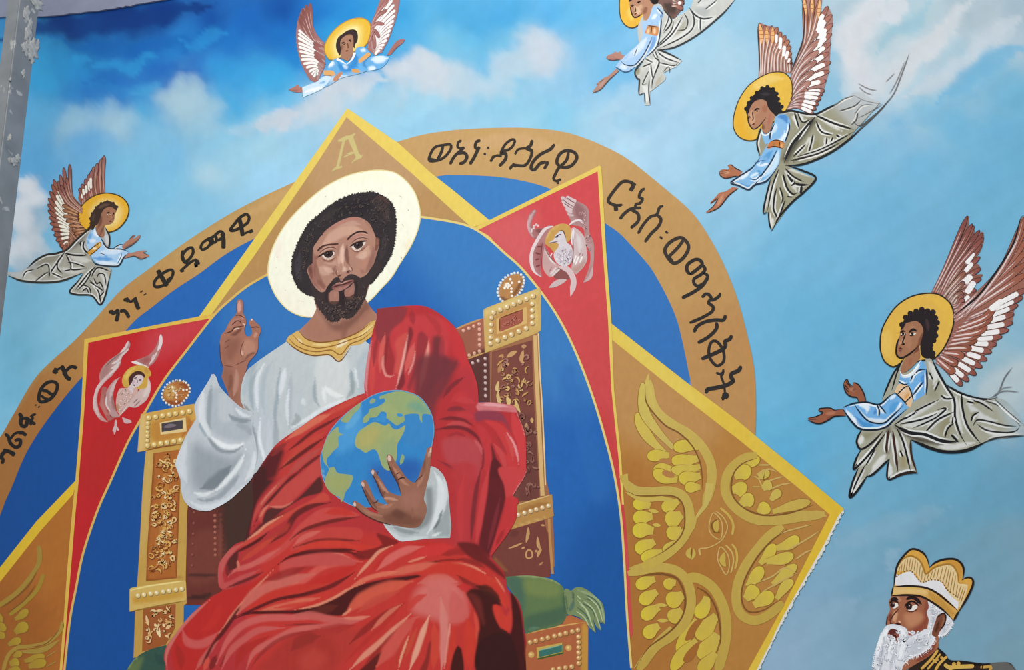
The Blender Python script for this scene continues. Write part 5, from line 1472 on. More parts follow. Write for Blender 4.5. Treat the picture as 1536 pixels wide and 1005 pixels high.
run("""
T throne ; 240,800 ; carved gold throne studded with pearls, behind the red robed figure ; throne
P back_panel 8.8 4 6e342c ; dark red wooden back
@ 180 720 6.4
O 640,230! 1240,-90! 1400,-90! 1400,300! 1300,600! 900,1200! 620,1200!
g 46302a 20 .95 980,150 1300,-140 1460,-100 1400,400 1300,620 980,760
g 7c4036 16 .8 660,560 960,500 980,900 660,1000
s 3c2420 6 .8 640,910 800,915 940,905
s 3a2420 8 .8 630,1130 800,1120 900,1080
s 8a4a3c 5 .6 960,300 965,600 960,800
s 5a2a24 3 .8 990,260 995,500 990,780
D a05c4c b87868 2.4 8 910,340 915,720
D 8a4a40 9c5a50 2 6 710,310 690,820
m .06 9
P back_panel 8.8 4 a86450 ; carved back rail with pearls beside the shoulder
@ 660 400 6.4
O 130,600! 415,495! 480,815! 500,1300! 300,1300!
g 5a3432 8 .95 260,890 480,820 520,1320 260,1320
g 9c5c48 8 .8 180,620 340,580 340,780 250,830
l c8945c 2.2 150,600 280,545 412,498
l c8945c 2.4 262,885 340,855 430,825
D d89a84 f0c8b4 2.8 4 225,612 375,550
D d89a84 f0c8b4 2.8 4 378,600 380,750
D d8a080 f0c8b4 2.6 3 280,850 378,810
D c8a8a0 e0d0c8 2.3 2 312,922 365,902
D c8a8a0 e0d0c8 2.3 7 432,880 436,1235
D c8a8a0 e0d0c8 2.2 1 436,1240 437,1241
P post 9.6 4 c89e4e gold ; left front post
@ 180 580 6.4
O 250,600! 590,560! 600,1000! 650,1100 645,1200! 630,1860! 640,2080! 612,2100! 610,2300! 400,2560! 130,2600! 140,2300 145,2120! 165,1900! 190,1500 215,1000 240,700!
g b8863a 14 .5 130,2200 260,2200 220,2600 120,2600
g d4b066 10 .7 240,660 310,660 260,1400 200,1600
q b07a34 3 .7 246,1860 620,1820
U carved_panel 10.2 3 b3682e gold ; dark amber carved scrollwork
O 322,640! 590,600! 580,900! 572,1100! 545,1838! 250,1868! 262,1550 300,1000!
q 8c4a22 5 .8 318,650 300,1050 262,1500 250,1860
q 8a4820 4 .7 570,1000 545,1830
q 944e24 4 .7 255,1862 545,1836
s c88840 14 .6 440,700 430,1200 400,1780
Z 7c3e1c>dca85a>e8c484>c07c3c 3.2 17 105 350,680 560,640 545,1000 520,1500 480,1760 320,1760 320,1300
Z 8a4820>f2dca8>e4b868 2.2 10 38 380,700 500,700 480,1700 360,1700
P post_foot 9.9 4 c49a4c gold ; left post foot
@ 180 848 6.4
O 145,420! 610,330! 610,560! 430,790! 130,890! 140,600!
U carved_panel 10.2 3 a25a2c gold ; small carved rosette
O 222,420! 535,370! 530,600! 440,760! 212,830!
Z 7a3a1c>e8c48c>d8a868 3 12 26 240,440 500,390 500,620 420,740 240,800
v f0dca8 6 372,560 365,620 385,690
v ecd09c 4 330,560 350,590
v ecd09c 4 410,560 430,590
v e8c48c 5 440,610 490,570
v e8c48c 4 250,480 270,570
v e8c48c 4 340,440 410,430
v e8c48c 3.5 430,670 465,690
P band 10.5 4 d8b464 gold ; pearl studded strap on the left post
@ 180 848 6.4
O 92,232! 160,205 620,145! 632,160 638,320! 620,345 360,385 150,430 92,445!
g c89434 6 .8 130,300 600,240 620,300 150,370
l f0d88c 2 100,240 300,195 620,150
l 9a7030 1.6 95,445 360,390 630,340
D e8cc90 fff4d4 3.4 8 172,290 592,225
P cap 10.8 4 d2a450 gold ; pearl edged cap of the left post with a dark grey gem
@ 180 580 6.4
O 200,262! 715,163! 740,300! 600,560! 250,615! 168,628! 185,380!
g dcbc7c 5 .9 200,265 240,260 235,610 170,625
g be7e34 8 .8 320,340 660,270 680,320 600,470 330,520
s b4642c 8 .8 660,300 680,360 600,480
s a8602a 4 .7 250,600 400,575 590,545
s c48c3c 3 .7 300,310 340,540
l 8a5022 1.6 250,612 400,580 600,550
x e4c88c 380,345 630,295 640,430 390,462
x 4c4448 398,352 603,320 603,404 400,436
v 7a6c74 6 420,390 480,375 540,370
D e4c078 fff0c0 3.8 7 275,298 665,235
D e4c078 fff0c0 3.2 5 266,350 262,515
D e4c078 fff0c0 3.8 6 262,565 580,512
P finial 9.2 3 b5713a gold ; round pearl rimmed knob on the left post
@ 110 550 7.67
O 1022,330 1050,250 1110,190 1190,162 1270,170 1325,220 1335,290 1300,360 1240,420 1190,450 1110,440 1050,400
g c89a54 6 .9 1040,280 1120,200 1180,230 1170,340 1100,380
s 8a3c22 6 .8 1060,390 1160,430 1250,380
s 8c4426 6 .8 1220,200 1300,220 1290,320
s e4c484 5 .8 1110,230 1150,250 1160,290
Z 8a4420>e8c890>d8a870 1.8 7 12 1090,220 1280,240 1260,360 1100,370
d f4ead8 1.7 1110,250 1140,235 1150,280 1175,300 1210,270 1265,270 1305,265 1185,355 1185,400 1190,325
D dcd8d0 ffffff 1.7 25 1190,157 1260,165 1320,205 1340,265 1320,330 1285,380 1240,425 1185,455 1110,440 1060,410 1025,360 1020,310 1045,250 1080,205 1130,172 1185,157
P post 9.6 4 a06a4a gold ; right rear post of dark carved wood with a pale edge
@ 660 400 6.4
O 480,800! 945,630! 955,1000! 975,1300! 1000,1800 1015,2020! 1080,2300! 1095,2650! 1100,2880! 980,2960! 600,3000! 500,2600! 480,1500!
U carved_panel 10.2 3 7c463c gold ; dark brown carved panel
O 500,820! 885,705! 890,1000 910,1400 940,1900 960,2240! 700,2260! 600,2500! 480,2700! 490,1300!
g 8c5444 8 .7 500,850 640,800 620,1280 500,1300
g 6a3c36 14 .7 760,1500 920,1500 950,2200 760,2250
Z 5a302a>c8985c>b07e58>a87468 2.6 16 34 520,860 850,760 870,1300 560,1260
Z 603430>d8b070 3.4 15 10 540,960 850,960 860,1280 540,1280
Z 5a302c>8e5a50>9a6a5c 3 18 26 780,1400 900,1400 940,2200 820,2200
v d8b878 5 560,1100 545,1180 575,1190
v d8b878 5 560,1190 555,1240 580,1330
v d8b878 7 640,1250 660,1290 655,1340
v d8b878 5 720,1270 740,1340 770,1400
v d4b070 4 690,1340 760,1340
v cda468 5 880,1450 885,1500
v b88c68 5 830,1500 825,1560
v c08e60 4 560,870 600,850 600,880
v c89a68 7 640,870 700,830 740,810
v c89a68 6 800,800 780,900 810,920
v c08e68 6 780,770 830,760
v b88458 6 590,930 560,1020
v c49468 5 640,920 660,950
r d8b074 6 915,660 925,1000 940,1300 965,1800 985,2200
r eac890 2 944,640 958,1000 978,1300 1002,1800 1012,2100
U carved_panel 10.3 3 7a4038 gold ; lower carved panel
@ 700 700 6.4
O 300,620! 745,510! 765,600 800,700 805,980! 800,1060! 380,1060! 240,880!
s 946038 8 .7 260,860 320,960 400,1010
s 683430 10 .7 420,660 500,620
v c89864 5 590,580 590,640 570,730
v c89864 5 680,670 690,760 720,810
v c89864 5 720,790 690,830 680,870
c c89864 2.4 570,830 590,800 620,810 630,860 600,880 575,870
v c89864 3 400,785 460,765 540,730
v c89864 3.4 525,790 560,770
v c89864 3.4 655,820 680,800
v b88458 3 690,950 735,915
v c89864 3 710,560 750,565
r c08c54 4 790,500 800,700 815,900 825,1030
P band 10.5 4 bb8a4c gold ; pearl studded strap on the right post
@ 700 700 6.4
O 480,365! 820,265! 835,460! 800,490 420,605! 460,500!
s a06c38 8 .8 490,430 800,340
s d4ac6c 4 .8 440,590 620,530 810,480
l d8b478 1.6 480,370 820,268
D dcb888 fff8e8 3.4 6 495,460 785,375
P cap 10.8 4 cfaa66 gold ; pearl edged cap of the right post with a red gem
@ 660 400 6.4
O 415,420! 445,395 960,200! 968,260! 968,610! 930,640! 430,830!
g dcc27c 6 .8 420,420 960,210 960,260 440,470
g c08a50 6 .8 520,480 860,340 880,560 540,690
s dcc070 6 .8 900,280 930,580
q c2a24e 2 .8 430,825 680,730 940,635
x d8b06c 540,500 830,385 835,545 545,650
x a45a48 572,495 600,478 795,408 797,520 770,548 578,626
Z 7c3830>c07460 1.6 8 22 590,510 780,440 780,520 590,600
l 7a4028 1.4 572,500 572,625
l 7a4028 1.4 575,495 690,450 795,410
D e0bc84 fff4dc 3.8 7 512,437 892,280
D e0bc84 fff4dc 3.3 4 492,490 485,680
D e0bc84 fff4dc 3.6 4 885,355 885,540
D e0bc84 fff4dc 3.7 6 482,735 825,590
P finial 9.2 3 b88450 gold ; oval pearl rimmed knob on the right post
O 553,240 570,180 610,120 670,80 740,62 790,90 803,140 785,210 740,270 680,318 620,335 570,300
s 7a4a30 6 .8 780,130 740,220 690,290
s 6a4030 5 .8 580,290 640,325 690,300
s e0c8a0 6 .8 620,180 660,170
d f4ece0 1.9 640,170 660,185 650,200 630,190 655,165 670,180 675,120 690,155 685,210 685,240 690,280 620,205 760,145
D d8dce0 ffffff 1.9 26 553,240 565,190 600,130 660,80 740,58 792,90 806,140 785,215 745,275 685,322 620,340 575,305 553,250
P arm_rest 9.6 4 b2643e gold ; arm block with a green gem and pearls
@ 700 848 6.4
O 540,660! 920,560! 960,485 1000,480 1150,540! 1168,600! 1165,1040! 540,1040!
g c8963e 5 .9 1110,560 1165,560 1165,1040 1100,1040
g c0703c 5 .8 930,550 960,490 1100,540 1000,580
l d8a860 1.6 570,660 800,600 1140,545
x 4a5c2c 672,800 925,745 930,850 680,908
x c8a850 672,790 918,742 918,835 676,892
x 3c7268 694,820 915,765 915,830 694,884
l 8ab09c 1.4 700,815 900,768
D d09c60 f4dca8 3.6 9 608,738 1068,620
D d09c60 f4dca8 3.6 6 1074,685 1075,940
D d09c60 f4dca8 3.6 4 830,1000 1008,972
d d4a45c 4.8 978,792 620,858
d e8c888 2 974,788 616,854

T cushion ; 830,915 ; green cushion with a gathered tasselled end on the right arm of the throne ; cushion ; cushions on the throne
P cover 11 3 627a4e
@ 700 848 6.4
O 340,135! 400,108 600,98 760,120 860,155 930,220 950,330 965,470! 930,540 860,585 700,620 570,660! 540,560 530,440 480,330 400,210!
g 48685a 12 .8 360,130 520,120 560,300 540,480 480,330
g 7c8a50 14 .8 560,140 800,140 900,220 860,300 600,280
g 44624e 12 .8 560,500 800,430 940,400 940,530 700,610 570,640
s 9aa870 4 .8 420,110 620,102 780,125 880,170 930,230
s 688a70 4 .6 580,620 700,590
s 3e5a48 6 .7 930,250 945,400 950,480
P tassel 11.4 2 7c8c60
O 935,240 970,225 1000,245 1040,215 1100,210 1180,250 1250,310 1305,370 1325,470 1325,570! 1300,540 1290,560! 1250,500 1290,630! 1240,580 1215,520 1240,650! 1180,600! 1160,560 1080,500 1020,480 970,470 945,360
s 4c6c60 6 .8 980,450 1010,400 1030,330
s 44604c 3 .9 1020,250 1025,340
s 4c6848 3 .9 940,260 960,380 970,460
s 98ac84 4 .8 1060,240 1180,280 1290,380
s a4b48c 3 .8 1250,360 1310,460 1320,560
l 4a6450 1.4 1120,320 1200,340 1270,420
l 4a6450 1.4 1100,360 1200,420 1230,500
l 4a6450 1.4 1060,400 1140,470 1200,560
l 4a6450 1.4 1140,280 1240,340 1300,450
l b4c498 1.5 1080,370 1160,440 1200,580
l b4c498 1.5 1120,340 1220,430 1290,620
l b4c498 1.5 1160,300 1260,400 1310,560
l b4c498 1.3 1060,330 1140,420 1230,640
l b4c498 1.3 1060,290 1100,330
l b4c498 1.3 1050,440 1130,500 1180,600
l a0b488 1.2 1200,280 1280,360 1325,560

T cushion ; 225,990 ; dark green cushion under the robe at the throne's left foot ; cushion ; cushions on the throne
P cover 11 3 38564a
@ 180 848 6.4
O 40,1040! 100,950 160,880 280,810 440,765! 520,900! 520,1040!
g 6a7c48 10 .8 40,1040 110,940 220,880 200,960 160,1040
s 8a9a5a 3 .8 60,1000 130,910 200,860
s 2c4a44 12 .7 340,850 420,960
""")

run("""
T person ; 520,640 ; bearded man with a pale halo seated in white tunic and red mantle, one hand raised ; person
P halo 9 4 f8ead6
g fdf8e2 120 .9 300,270 800,-150 1500,-100 1500,400 1000,500 500,500
@ 400 270 6.4
O 12,900 25,760 80,600 180,430 320,270 500,110 640,20 800,-50 960,-85 1100,-95 1230,-70 1330,0 1410,100 1455,210 1475,340 1450,480 1380,640 1280,800 1200,930 1100,1040 960,1180 700,1330 460,1318 330,1305 200,1240 100,1130 40,1010
m .02 30
s fce6d4 10 .5 120,560 110,760
s fdf8d8 14 .6 700,10 1000,-40 1250,20
s f8e8c4 10 .6 1380,560 1330,680
c e8d89a 1.6 12,900 25,760 80,600 180,430 320,270 500,110 640,20 800,-50 960,-85 1100,-95 1230,-70 1330,0 1410,100 1455,210 1475,340 1450,480 1380,640 1280,800 1200,930 1100,1040 960,1180 700,1330 460,1318 330,1305 200,1240 100,1130 40,1010
d b09a80 .8 565,160 100,740 1295,748 290,930 1285,160 1360,290
d c8b090 .7 95,840 1010,100 960,90 700,10 1330,700 180,1060 310,1160
n d8c4a8 .7 1270,150 1295,170
n d8c4a8 .7 310,1160 360,1165
n d0c0a8 .7 1300,420 1315,450
P tunic 14 2.6 c3c9cb ; white tunic
@ 300 440 6.4
O 850,430! 830,462 640,592 520,680 450,745 410,830 388,940 380,1010! 420,1100! 460,1300! 480,1500! 505,1745! 640,1640! 900,1500! 1300,1180! 1640,1000! 1640,500! 1540,420! 1300,560! 1000,520!
g c0c8ce 14 .7 480,1000 620,900 700,1300 680,1700 520,1800
g d8dad8 14 .8 1120,640 1400,620 1440,900 1340,1120 1150,1120
g a9b2b8 10 .85 1080,1300 1180,1120 1340,1080 1180,1240 900,1440
g b4bfc6 8 .8 1500,700 1580,560 1640,500 1640,1010 1540,990
s a8b4bb 10 .8 560,660 480,760 470,900
s b4c0c8 9 .7 470,780 430,900 420,1000
s 9eabb2 7 .8 580,700 500,850 490,1000 520,1150
s e6eaee 6 .8 640,650 560,780 540,930 560,1150
s b0bac2 8 .7 700,640 620,800 600,1000 620,1160
s 98a6ae 6 .8 775,710 755,850 745,980 720,1150 730,1330
s e2e6ea 9 .8 820,700 790,860 760,1000
s b0b8be 9 .8 880,760 860,950 850,1100 860,1300 880,1330
s e4e8ec 5 .8 855,900 835,1100 850,1290
s a0acb4 5 .8 1105,810 1100,950 1110,1030 1140,1080
s c0c8cc 12 .7 950,900 960,1100 940,1300
s dde2e4 7 .8 985,1000 1000,1080
s e8ebea 6 .8 1180,900 1200,1060
s 8fa0a8 6 .8 1450,720 1460,860 1470,960
s e0e6e8 4 .8 1490,700 1500,800 1520,900
s dfe4e8 5 .9 470,1280 500,1460 560,1560
s 8e969c 8 .8 505,1250 530,1500 500,1720
s e8ecf0 5 .9 585,1180 570,1400 620,1600 600,1720
s a4acb4 9 .8 720,1160 730,1400 720,1620 700,1700
s ccd2d8 10 .7 660,1200 660,1500 620,1700
@ 360 560 6.4
s e4e8ea 6 .9 470,540 640,440 800,340 980,260 1060,200
s 9aa2a4 8 .7 490,500 560,440 520,380
s a0aaae 6 .7 720,70 715,220 760,320
s eceeec 8 .8 800,120 900,200 1000,220
s 9aa4a6 7 .8 1080,40 1080,160 1020,240
s 8c8a84 4 .8 0,280 60,330 120,390
P face 14.4 1.7 b28370 ; face and neck
@ 400 360 6.4
O 445,64 480,-30 560,-110 680,-200 800,-240 900,-235 1000,-190 1045,-90 1075,-40 1100,0 1098,60 1085,130 1060,210 1030,320 990,420 945,560! 1000,650 1060,715! 1080,800! 1000,900 800,1010 600,1060 420,1030 300,940! 310,870! 430,750 478,660! 430,460 380,370 360,260 380,210 425,190!
g a8745f 16 .8 330,860 480,660 520,760 700,800 960,600 1070,720 960,900 700,990 460,980
g 7a5044 12 .8 480,640 560,720 640,800 760,770 860,700 950,570 990,660 900,760 760,860 620,850
g 8a5a4c 8 .7 720,760 780,780 770,900 720,960
s a87060 8 .6 880,800 960,700 1000,660
s 98645a 9 .85 440,80 450,250 440,380 520,480
s d2a690 16 .8 520,60 700,-70 860,-90 960,-60
s c49a86 10 .8 620,-130 760,-170 900,-150
s b07468 6 .7 560,-80 700,-160 820,-205 940,-190
s e0b8a4 7 .9 735,40 720,140 730,240
s d6aa94 6 .8 690,80 700,160 690,250
s 7e564c 5 .8 775,40 765,120 775,210 800,250
s 8c6458 4 .6 690,60 690,160
s caa08c 14 .85 500,260 560,300 600,330
s c69a86 9 .8 560,220 640,210 680,240
s cfa28c 14 .85 860,160 930,140 980,60
s bb8470 10 .8 880,260 940,240 980,160
s 8e5a50 8 .8 480,380 540,440 560,480
s 9a6a5e 9 .8 1020,60 1030,160 980,280
s a06c60 6 .7 900,290 940,320
s b87e70 4 .8 780,20 860,-40 960,-60
s c8a090 5 .8 520,120 580,75 650,80
s c8a090 5 .8 830,20 900,-20 970,-20
s a87268 4 .5 790,-20 770,10
s 8c5a4e 5 .8 500,150 470,180 460,190
s 92604e 3 .8 550,200 620,205 660,180
s 92604e 3 .8 820,100 880,110 950,60
g b68a78 4 .9 690,290 710,230 760,260 800,250 810,290 760,310 710,320
s dcb4a0 5 .9 735,250 750,285 725,300
s e0bca8 4 .9 795,265 808,285
s d0a490 3 .8 672,290 680,310
s 7a4c44 5 .8 690,335 700,345
s 6a3e38 4 .8 800,300 770,320
s 8a5c4e 9 .7 470,200 480,330 530,430 570,450
s 94665a 8 .7 1020,120 1000,220 950,320
s 9a6e60 10 .6 640,-190 560,-120 500,-30
s a07264 8 .6 930,-215 990,-150 1020,-90
s 7a5248 6 .75 770,60 770,150 790,220
s 8a6054 6 .7 660,250 640,300 640,340
s d8b09c 8 .7 545,270 600,290 640,310
s d8b09c 8 .7 880,170 930,150 960,110
s e4bca8 5 .8 735,60 722,150 735,230
n 46302c 2.4 488,105 530,62 600,44 650,40 690,35
n 3e2a28 2.6 775,-2 810,-40 870,-75 930,-80 970,-62
l 54302c 1.6 495,105 560,50 650,45 690,40
p e2d2c8 530,150 560,171 606,174 648,140 655,118 640,108 600,122
p e2d2c8 810,65 850,90 898,84 942,40 950,22 900,15 850,35
p 3a2a28 550,148 556,122 588,104 626,106 638,134 618,162 582,172
p 3a2a28 834,56 846,28 884,12 918,20 924,50 896,78 858,84
d 1a1214 2.1 594,136 880,48
d d8ccc8 .8 582,124 868,36
p a87a68 520,140 560,108 600,92 645,90 660,112 630,108 595,112 550,135
l 2e2020 2.2 490,165 545,132 590,112 640,106 660,118
p a87a68 810,55 845,18 890,2 950,-2 960,8 910,16 860,32
l 2e2020 2.3 800,65 850,32 910,16 965,6
l 6a4238 1.2 505,125 560,85 620,70 680,88
l 6a4238 1.2 815,25 870,-12 930,-22 985,-5
l 8a5c50 1.3 525,175 570,200 620,195 660,165
l 8a5c50 1.3 820,95 860,112 920,95 960,55
l e8d0c4 1 545,168 590,186 640,165
l e8d0c4 1 825,82 860,102 910,88
l 5e3a34 1.8 675,340 690,350 720,330
l 5e3a34 1.8 765,320 790,295 815,305
l 7a5046 1.2 672,285 665,320 680,345
l 7a5046 1.2 800,255 825,280 820,305
l d8ac98 1.3 790,260 812,278 800,300
P ear 14.6 2 84564a
O 388,250 400,225 430,230 440,300 440,370 410,340
s 6a3e38 3 .8 415,250 425,330
P ear 14.6 2 7a5044
O 1048,-30 1075,-25 1080,30 1060,100 1040,100 1045,40
s a87464 2 .8 1060,-10 1062,50
P hair 15 2.4 352e30 ; short dark curls
@ 400 270 6.4
O 240,880 245,760 270,680 320,560 400,420 480,350 560,280 650,215 760,160 850,135 1000,115 1090,140 1170,190 1222,270 1240,420 1228,580 1200,700 1150,800 1080,900 1000,1000 960,960! 990,880 1030,800 1060,700 1080,620 1078,560 1045,548! 1020,480 980,410 900,362 800,358 680,405 560,490 485,590 445,660 440,800! 400,830 388,870 412,940 450,1020 480,1080! 460,1120 400,1100 320,1050 270,970
g 2a2428 14 .8 700,230 950,180 1000,300 800,330 650,370
s 4a3c38 12 .7 1000,200 1120,260 1160,400
s 46424a 10 .6 320,700 300,850 330,980
s 5a4038 7 .6 1040,190 1100,160 1180,230
s 423a38 8 .6 480,440 600,340 720,260
s 463c3c 9 .6 1120,500 1130,640 1080,780
m .12 5
m .08 9
h 332c2e 2.6 2.2 150 240,900 245,760 270,680 320,560 400,420 480,350 560,280 650,215 760,160 850,135 1000,115 1090,140 1170,190 1222,270 1240,420 1228,580 1200,700 1150,800 1080,900 1005,990
h 332c2e 2.6 2 40 460,1110 400,1100 320,1050 270,970 240,880
Z 1e1a1c>4e4442>5a4c46>463c3e 1.3 8 150 280,860 300,700 420,460 600,300 850,180 1080,180 1190,300 1190,560 1100,760 1100,500 960,340 800,320 600,420 440,600 380,800 300,960
P beard 15.4 2.2 3e3232 ; short dark beard and moustache
@ 400 360 6.4
O 420,400 470,460 520,500 560,490 580,450 620,400 650,365 690,358 722,388! 755,355 800,328 850,335 900,365! 960,330 1000,270 1060,200 1100,260 1010,380 970,460 945,560 880,670 820,740 760,755 715,705 700,770 645,785 590,765 540,700 490,640 460,560 430,470
g 332a2c 6 .7 600,620 700,600 720,560 860,560 880,640 760,720 700,680 620,740
m .14 5
s 5a4844 3 .6 560,600 600,680
s 5a4844 3 .6 860,540 860,640
p a67666 605,505 640,478 688,492 694,560 688,590 652,615 612,606 590,570
v b07e6e 4 660,495 655,560
p a07062 750,480 800,450 842,402 848,450 840,515 808,562 768,560 748,530
v ac7a6a 4 785,520 825,460
p 8c5a52 622,455 660,420 700,405 725,410 760,390 830,380 838,392 800,430 740,470 690,490 650,478
p a8746a 650,470 700,455 740,445 800,425 780,450 730,480 690,490
l 4a2a2a 1.6 625,458 680,438 720,430 760,418 835,388
v 5a4038 5 600,592 650,606 692,588
v 5a4038 5 755,545 800,560 838,520
v 6a4a40 3 600,500 592,560 610,600
l c09084 1.2 660,425 700,412 725,418 760,398 810,388
p a47668 700,365 722,360 735,380 722,398 708,390
n 362a2a 4.5 640,400 600,460 575,530 580,600
n 362a2a 5 850,390 860,460 850,560
n 322628 7 720,490 725,560 720,640
Z 221a1c>5a4a46>6a5650>463a3a 1.4 8 110 500,560 580,640 720,620 880,540 940,440 920,560 860,670 760,740 640,770 540,680
h 3e3232 2.6 2.2 44 945,560 880,670 820,740 760,755 715,705 700,770 645,785 590,765 540,700 490,640 460,570
P collar 15 2 d9b063 gold ; gold neckband with a pointed front
@ 300 440 6.4
O 850,412! 940,355! 955,370 1000,420 1060,455 1150,470 1300,455 1440,410 1540,360! 1640,270! 1700,255! 1685,330! 1640,420! 1540,490! 1440,505! 1345,652! 1330,645! 1250,590! 1150,602 1040,590 940,550 870,500 825,455!
s f0dcb0 4 .9 930,430 990,490
s f4e4c4 7 .9 1310,520 1360,480 1430,450
s ecd090 4 .8 1080,490 1250,490
s f0d898 4 .8 1500,440 1600,360 1660,300
l 8a5a28 1.5 955,370 1010,430 1090,462 1180,470 1320,450 1440,410 1540,360 1660,265
l 9a6a30 1.4 880,385 960,470 1050,510 1150,525 1290,500 1430,450 1560,400 1680,300
l 9a6a30 1.5 850,430 920,500 1020,545 1130,560 1260,545 1350,588 1440,490 1560,440 1680,345
l 7a4e24 1.6 828,458 900,520 1000,575 1100,598 1240,590 1340,652 1450,515
P forearm 15.6 2 a8705c ; raised right hand, one finger up
@ 300 440 6.4
O 330,1110! 205,800! 222,720 205,640 190,560 190,480 205,400 240,360 265,305 300,250 340,210! 355,170 352,90 365,64 390,58 412,85 412,190! 435,230 442,290 425,345 442,405 480,412 502,375! 490,330 470,290 480,255 500,242 525,268 575,315 585,360 560,430 556,530 530,590 470,660 440,750 400,860 390,1030 440,1130!
g 92604f 14 .7 205,700 300,720 340,900 380,1000 300,1030 210,820
g 8a5848 12 .7 260,460 380,440 360,560 300,640 240,600
g c08a74 10 .8 440,440 530,480 520,580 430,600 400,540
s dca494 6 .9 380,80 375,150 375,190
s c88a76 5 .8 395,210 420,250
s b88070 7 .8 270,340 330,270 380,240
s d4a690 3 .9 310,360 350,335 375,330
s 6a4036 5 .8 290,400 340,390 400,330
s d8ac98 4 .9 395,545 410,600
s 7a4e40 4 .8 430,640 460,600 540,560
s c08e7c 7 .8 350,720 350,850 320,1000
s 7c5042 6 .7 300,760 290,880 270,950
s c8947e 5 .8 545,370 520,430
s a06a58 5 .8 500,330 550,340
s 9a6454 5 .7 215,500 230,640 260,690
l 5a342c 1.3 340,215 380,210 430,240
l 5a342c 1.4 300,310 350,265 385,270 400,300
l 5a342c 1.6 240,385 300,365 330,330 380,320 430,310
l d8b4a0 1.6 325,350 350,340 380,335
l e0c0b0 2 410,290 432,300 425,318
l 7a4a3e 1.2 240,470 290,440
l 7a4a3e 1.1 235,530 280,500
l 7a4a3e 1.3 420,460 395,520 390,580 415,610
l 7a4a3e 1.1 340,690 400,660 450,640
l 7a4a3e 1.1 230,690 330,710
l 6a4034 1.4 490,330 540,322 575,330
l e8ccc0 2 488,255 505,250
l 6a4034 1.2 355,90 352,180
l 4e3a44 1 190,480 195,600 215,700
P mantle 16 1.65 b83437 robe ; deep red mantle
@ 0 0 1
O 565,463! 604,459 635,459 657,469 676,484 685,495 694,512 701,537 709,556 716,578 718,604! 738,603.5 768,608 774,613 779,628 787,648 789,666 789,705 786,716 777,731 769,744! 777,748! 778,754 775,759 775,775 766,794 753,812.5 739,831 737,836! 742,842 755,856 759,871! 762,884 777,900 783,918 786,942 789,964 788,982 792,1062! 240,1062! 248,1003 246,989 249,971 263,951 280,929 299,910 317.5,895 333,886 329,881 327,870 328,848 336,834 352,817 367.5,811! 372,791.6 376.6,774 380,750 378,721! 380,716 396,691 413,668 429,655 454,638 479,621 510,605 540,592 547,590! 546.5,573 550,541.6 555,515 560.6,491.6 565,477.5!
@ 520 440 6.4
g c63f43 10 .9 240,460 560,240 860,220 1000,400 800,1000 180,1000
g 8a383e 5 .9 265,145 560,128 540,260 430,360 390,520 290,430 268,260
s d4888b 5 .9 240,450 205,640 185,860 200,990
s d04a45 8 .9 290,470 250,700 240,1000
s 923237 6 .8 300,400 270,560 260,700
s d86057 8 .9 370,380 335,560 320,760
s e09086 4 .9 370,560 345,680 380,790 420,800 470,780
g a03236 4 .9 400,400 430,520 460,640 440,780 390,780 362,700 375,540
s 8c2c32 5 .8 395,420 375,560 370,700
g d0544d 6 .9 470,460 590,380 560,600 520,780 460,760 480,600
s e8a498 4 .95 592,380 570,500 530,700 500,820 470,930
g 7c2c32 4 .9 600,320 640,380 600,520 550,700 560,860 500,940 480,920 530,740 570,560
s d6605a 9 .9 650,470 600,640 560,760
s e09488 3 .9 660,540 640,660 580,800
g 96343a 5 .9 690,380 780,430 740,640 640,840 600,960 580,900 650,680
s de7a6f 8 .9 790,440 775,580 740,740 700,940
s e89a8c 3 .8 785,480 770,640
g 6e3236 10 .9 830,420 910,420 900,560 980,640 960,740 860,860 800,1010 700,1010 760,800 810,600
s a03a42 8 .8 930,440 910,580 890,740
s b0363a 10 .7 760,200 860,300 900,420
s 983037 9 .7 620,160 640,300
s c8383c 26 .9 930,260 1060,430 1130,620 1200,800 1250,960
s 8a3036 8 .7 1060,640 1000,740 920,820
s c83a3e 12 .8 1240,980 1120,960 1000,1040
@ 660 550 6.4
g 74343a 14 .9 -220,-60 160,-60 130,60 60,220 -20,330 -60,500 -60,700 -220,700
g ba383e 10 .9 160,40 260,0 340,120 370,300 340,540 240,440 250,250 180,220
s 7a2c32 7 .85 30,300 110,190 230,100
s 803037 7 .85 60,420 150,400 245,415
s c84045 10 .8 140,330 240,320 330,350
s c23c42 10 .8 130,470 240,470 330,480
s 70282d 6 .85 -20,510 120,495 240,520 320,570
s c64c4d 8 .85 60,560 180,545 300,580
s 6e282e 6 .9 -60,610 120,580 250,600 360,680 410,780
g ba4a4f 12 .9 20,720 160,670 300,690 390,780 400,900 360,1060 240,1060 160,960 60,900
s cc6065 5 .7 320,690 390,780 405,860
s 7c2c32 4 .9 410,760 420,880 400,1000
s 8a3036 4 .85 -20,900 80,950 150,1010 200,1080
s 9c3036 5 .7 60,680 160,640 260,680
g d4787b 2 .95 370,342 500,342 690,368 740,410 740,440 600,428 366,425
s e4a4a7 5 .9 380,370 520,365 680,395
s c8686d 6 .8 560,400 700,410
g 8c3c4d 4 .9 345,430 560,430 640,520 680,640 620,540 520,520 420,510 350,530
g cc3e3f 3 .9 425,518 540,530 640,600 720,720 755,860 750,960 680,1000 620,860 560,660 500,580
s e49698 3.5 .95 640,630 710,740 750,880 752,940
s d0504d 6 .8 620,640 680,760 700,900
g d24245 3 .9 690,440 755,520 810,640 825,740 825,1010 770,1010 760,900 740,740 690,600
s e08a84 2.5 .8 735,420 790,560 815,680
g c43a3e 4 .9 350,560 440,600 500,740 490,1000 430,1010 420,800
g 6a262c 3 .95 488,735 530,840 570,960 590,1060 480,1060 500,900
s cc4a4a 8 .9 510,730 590,850 640,1010
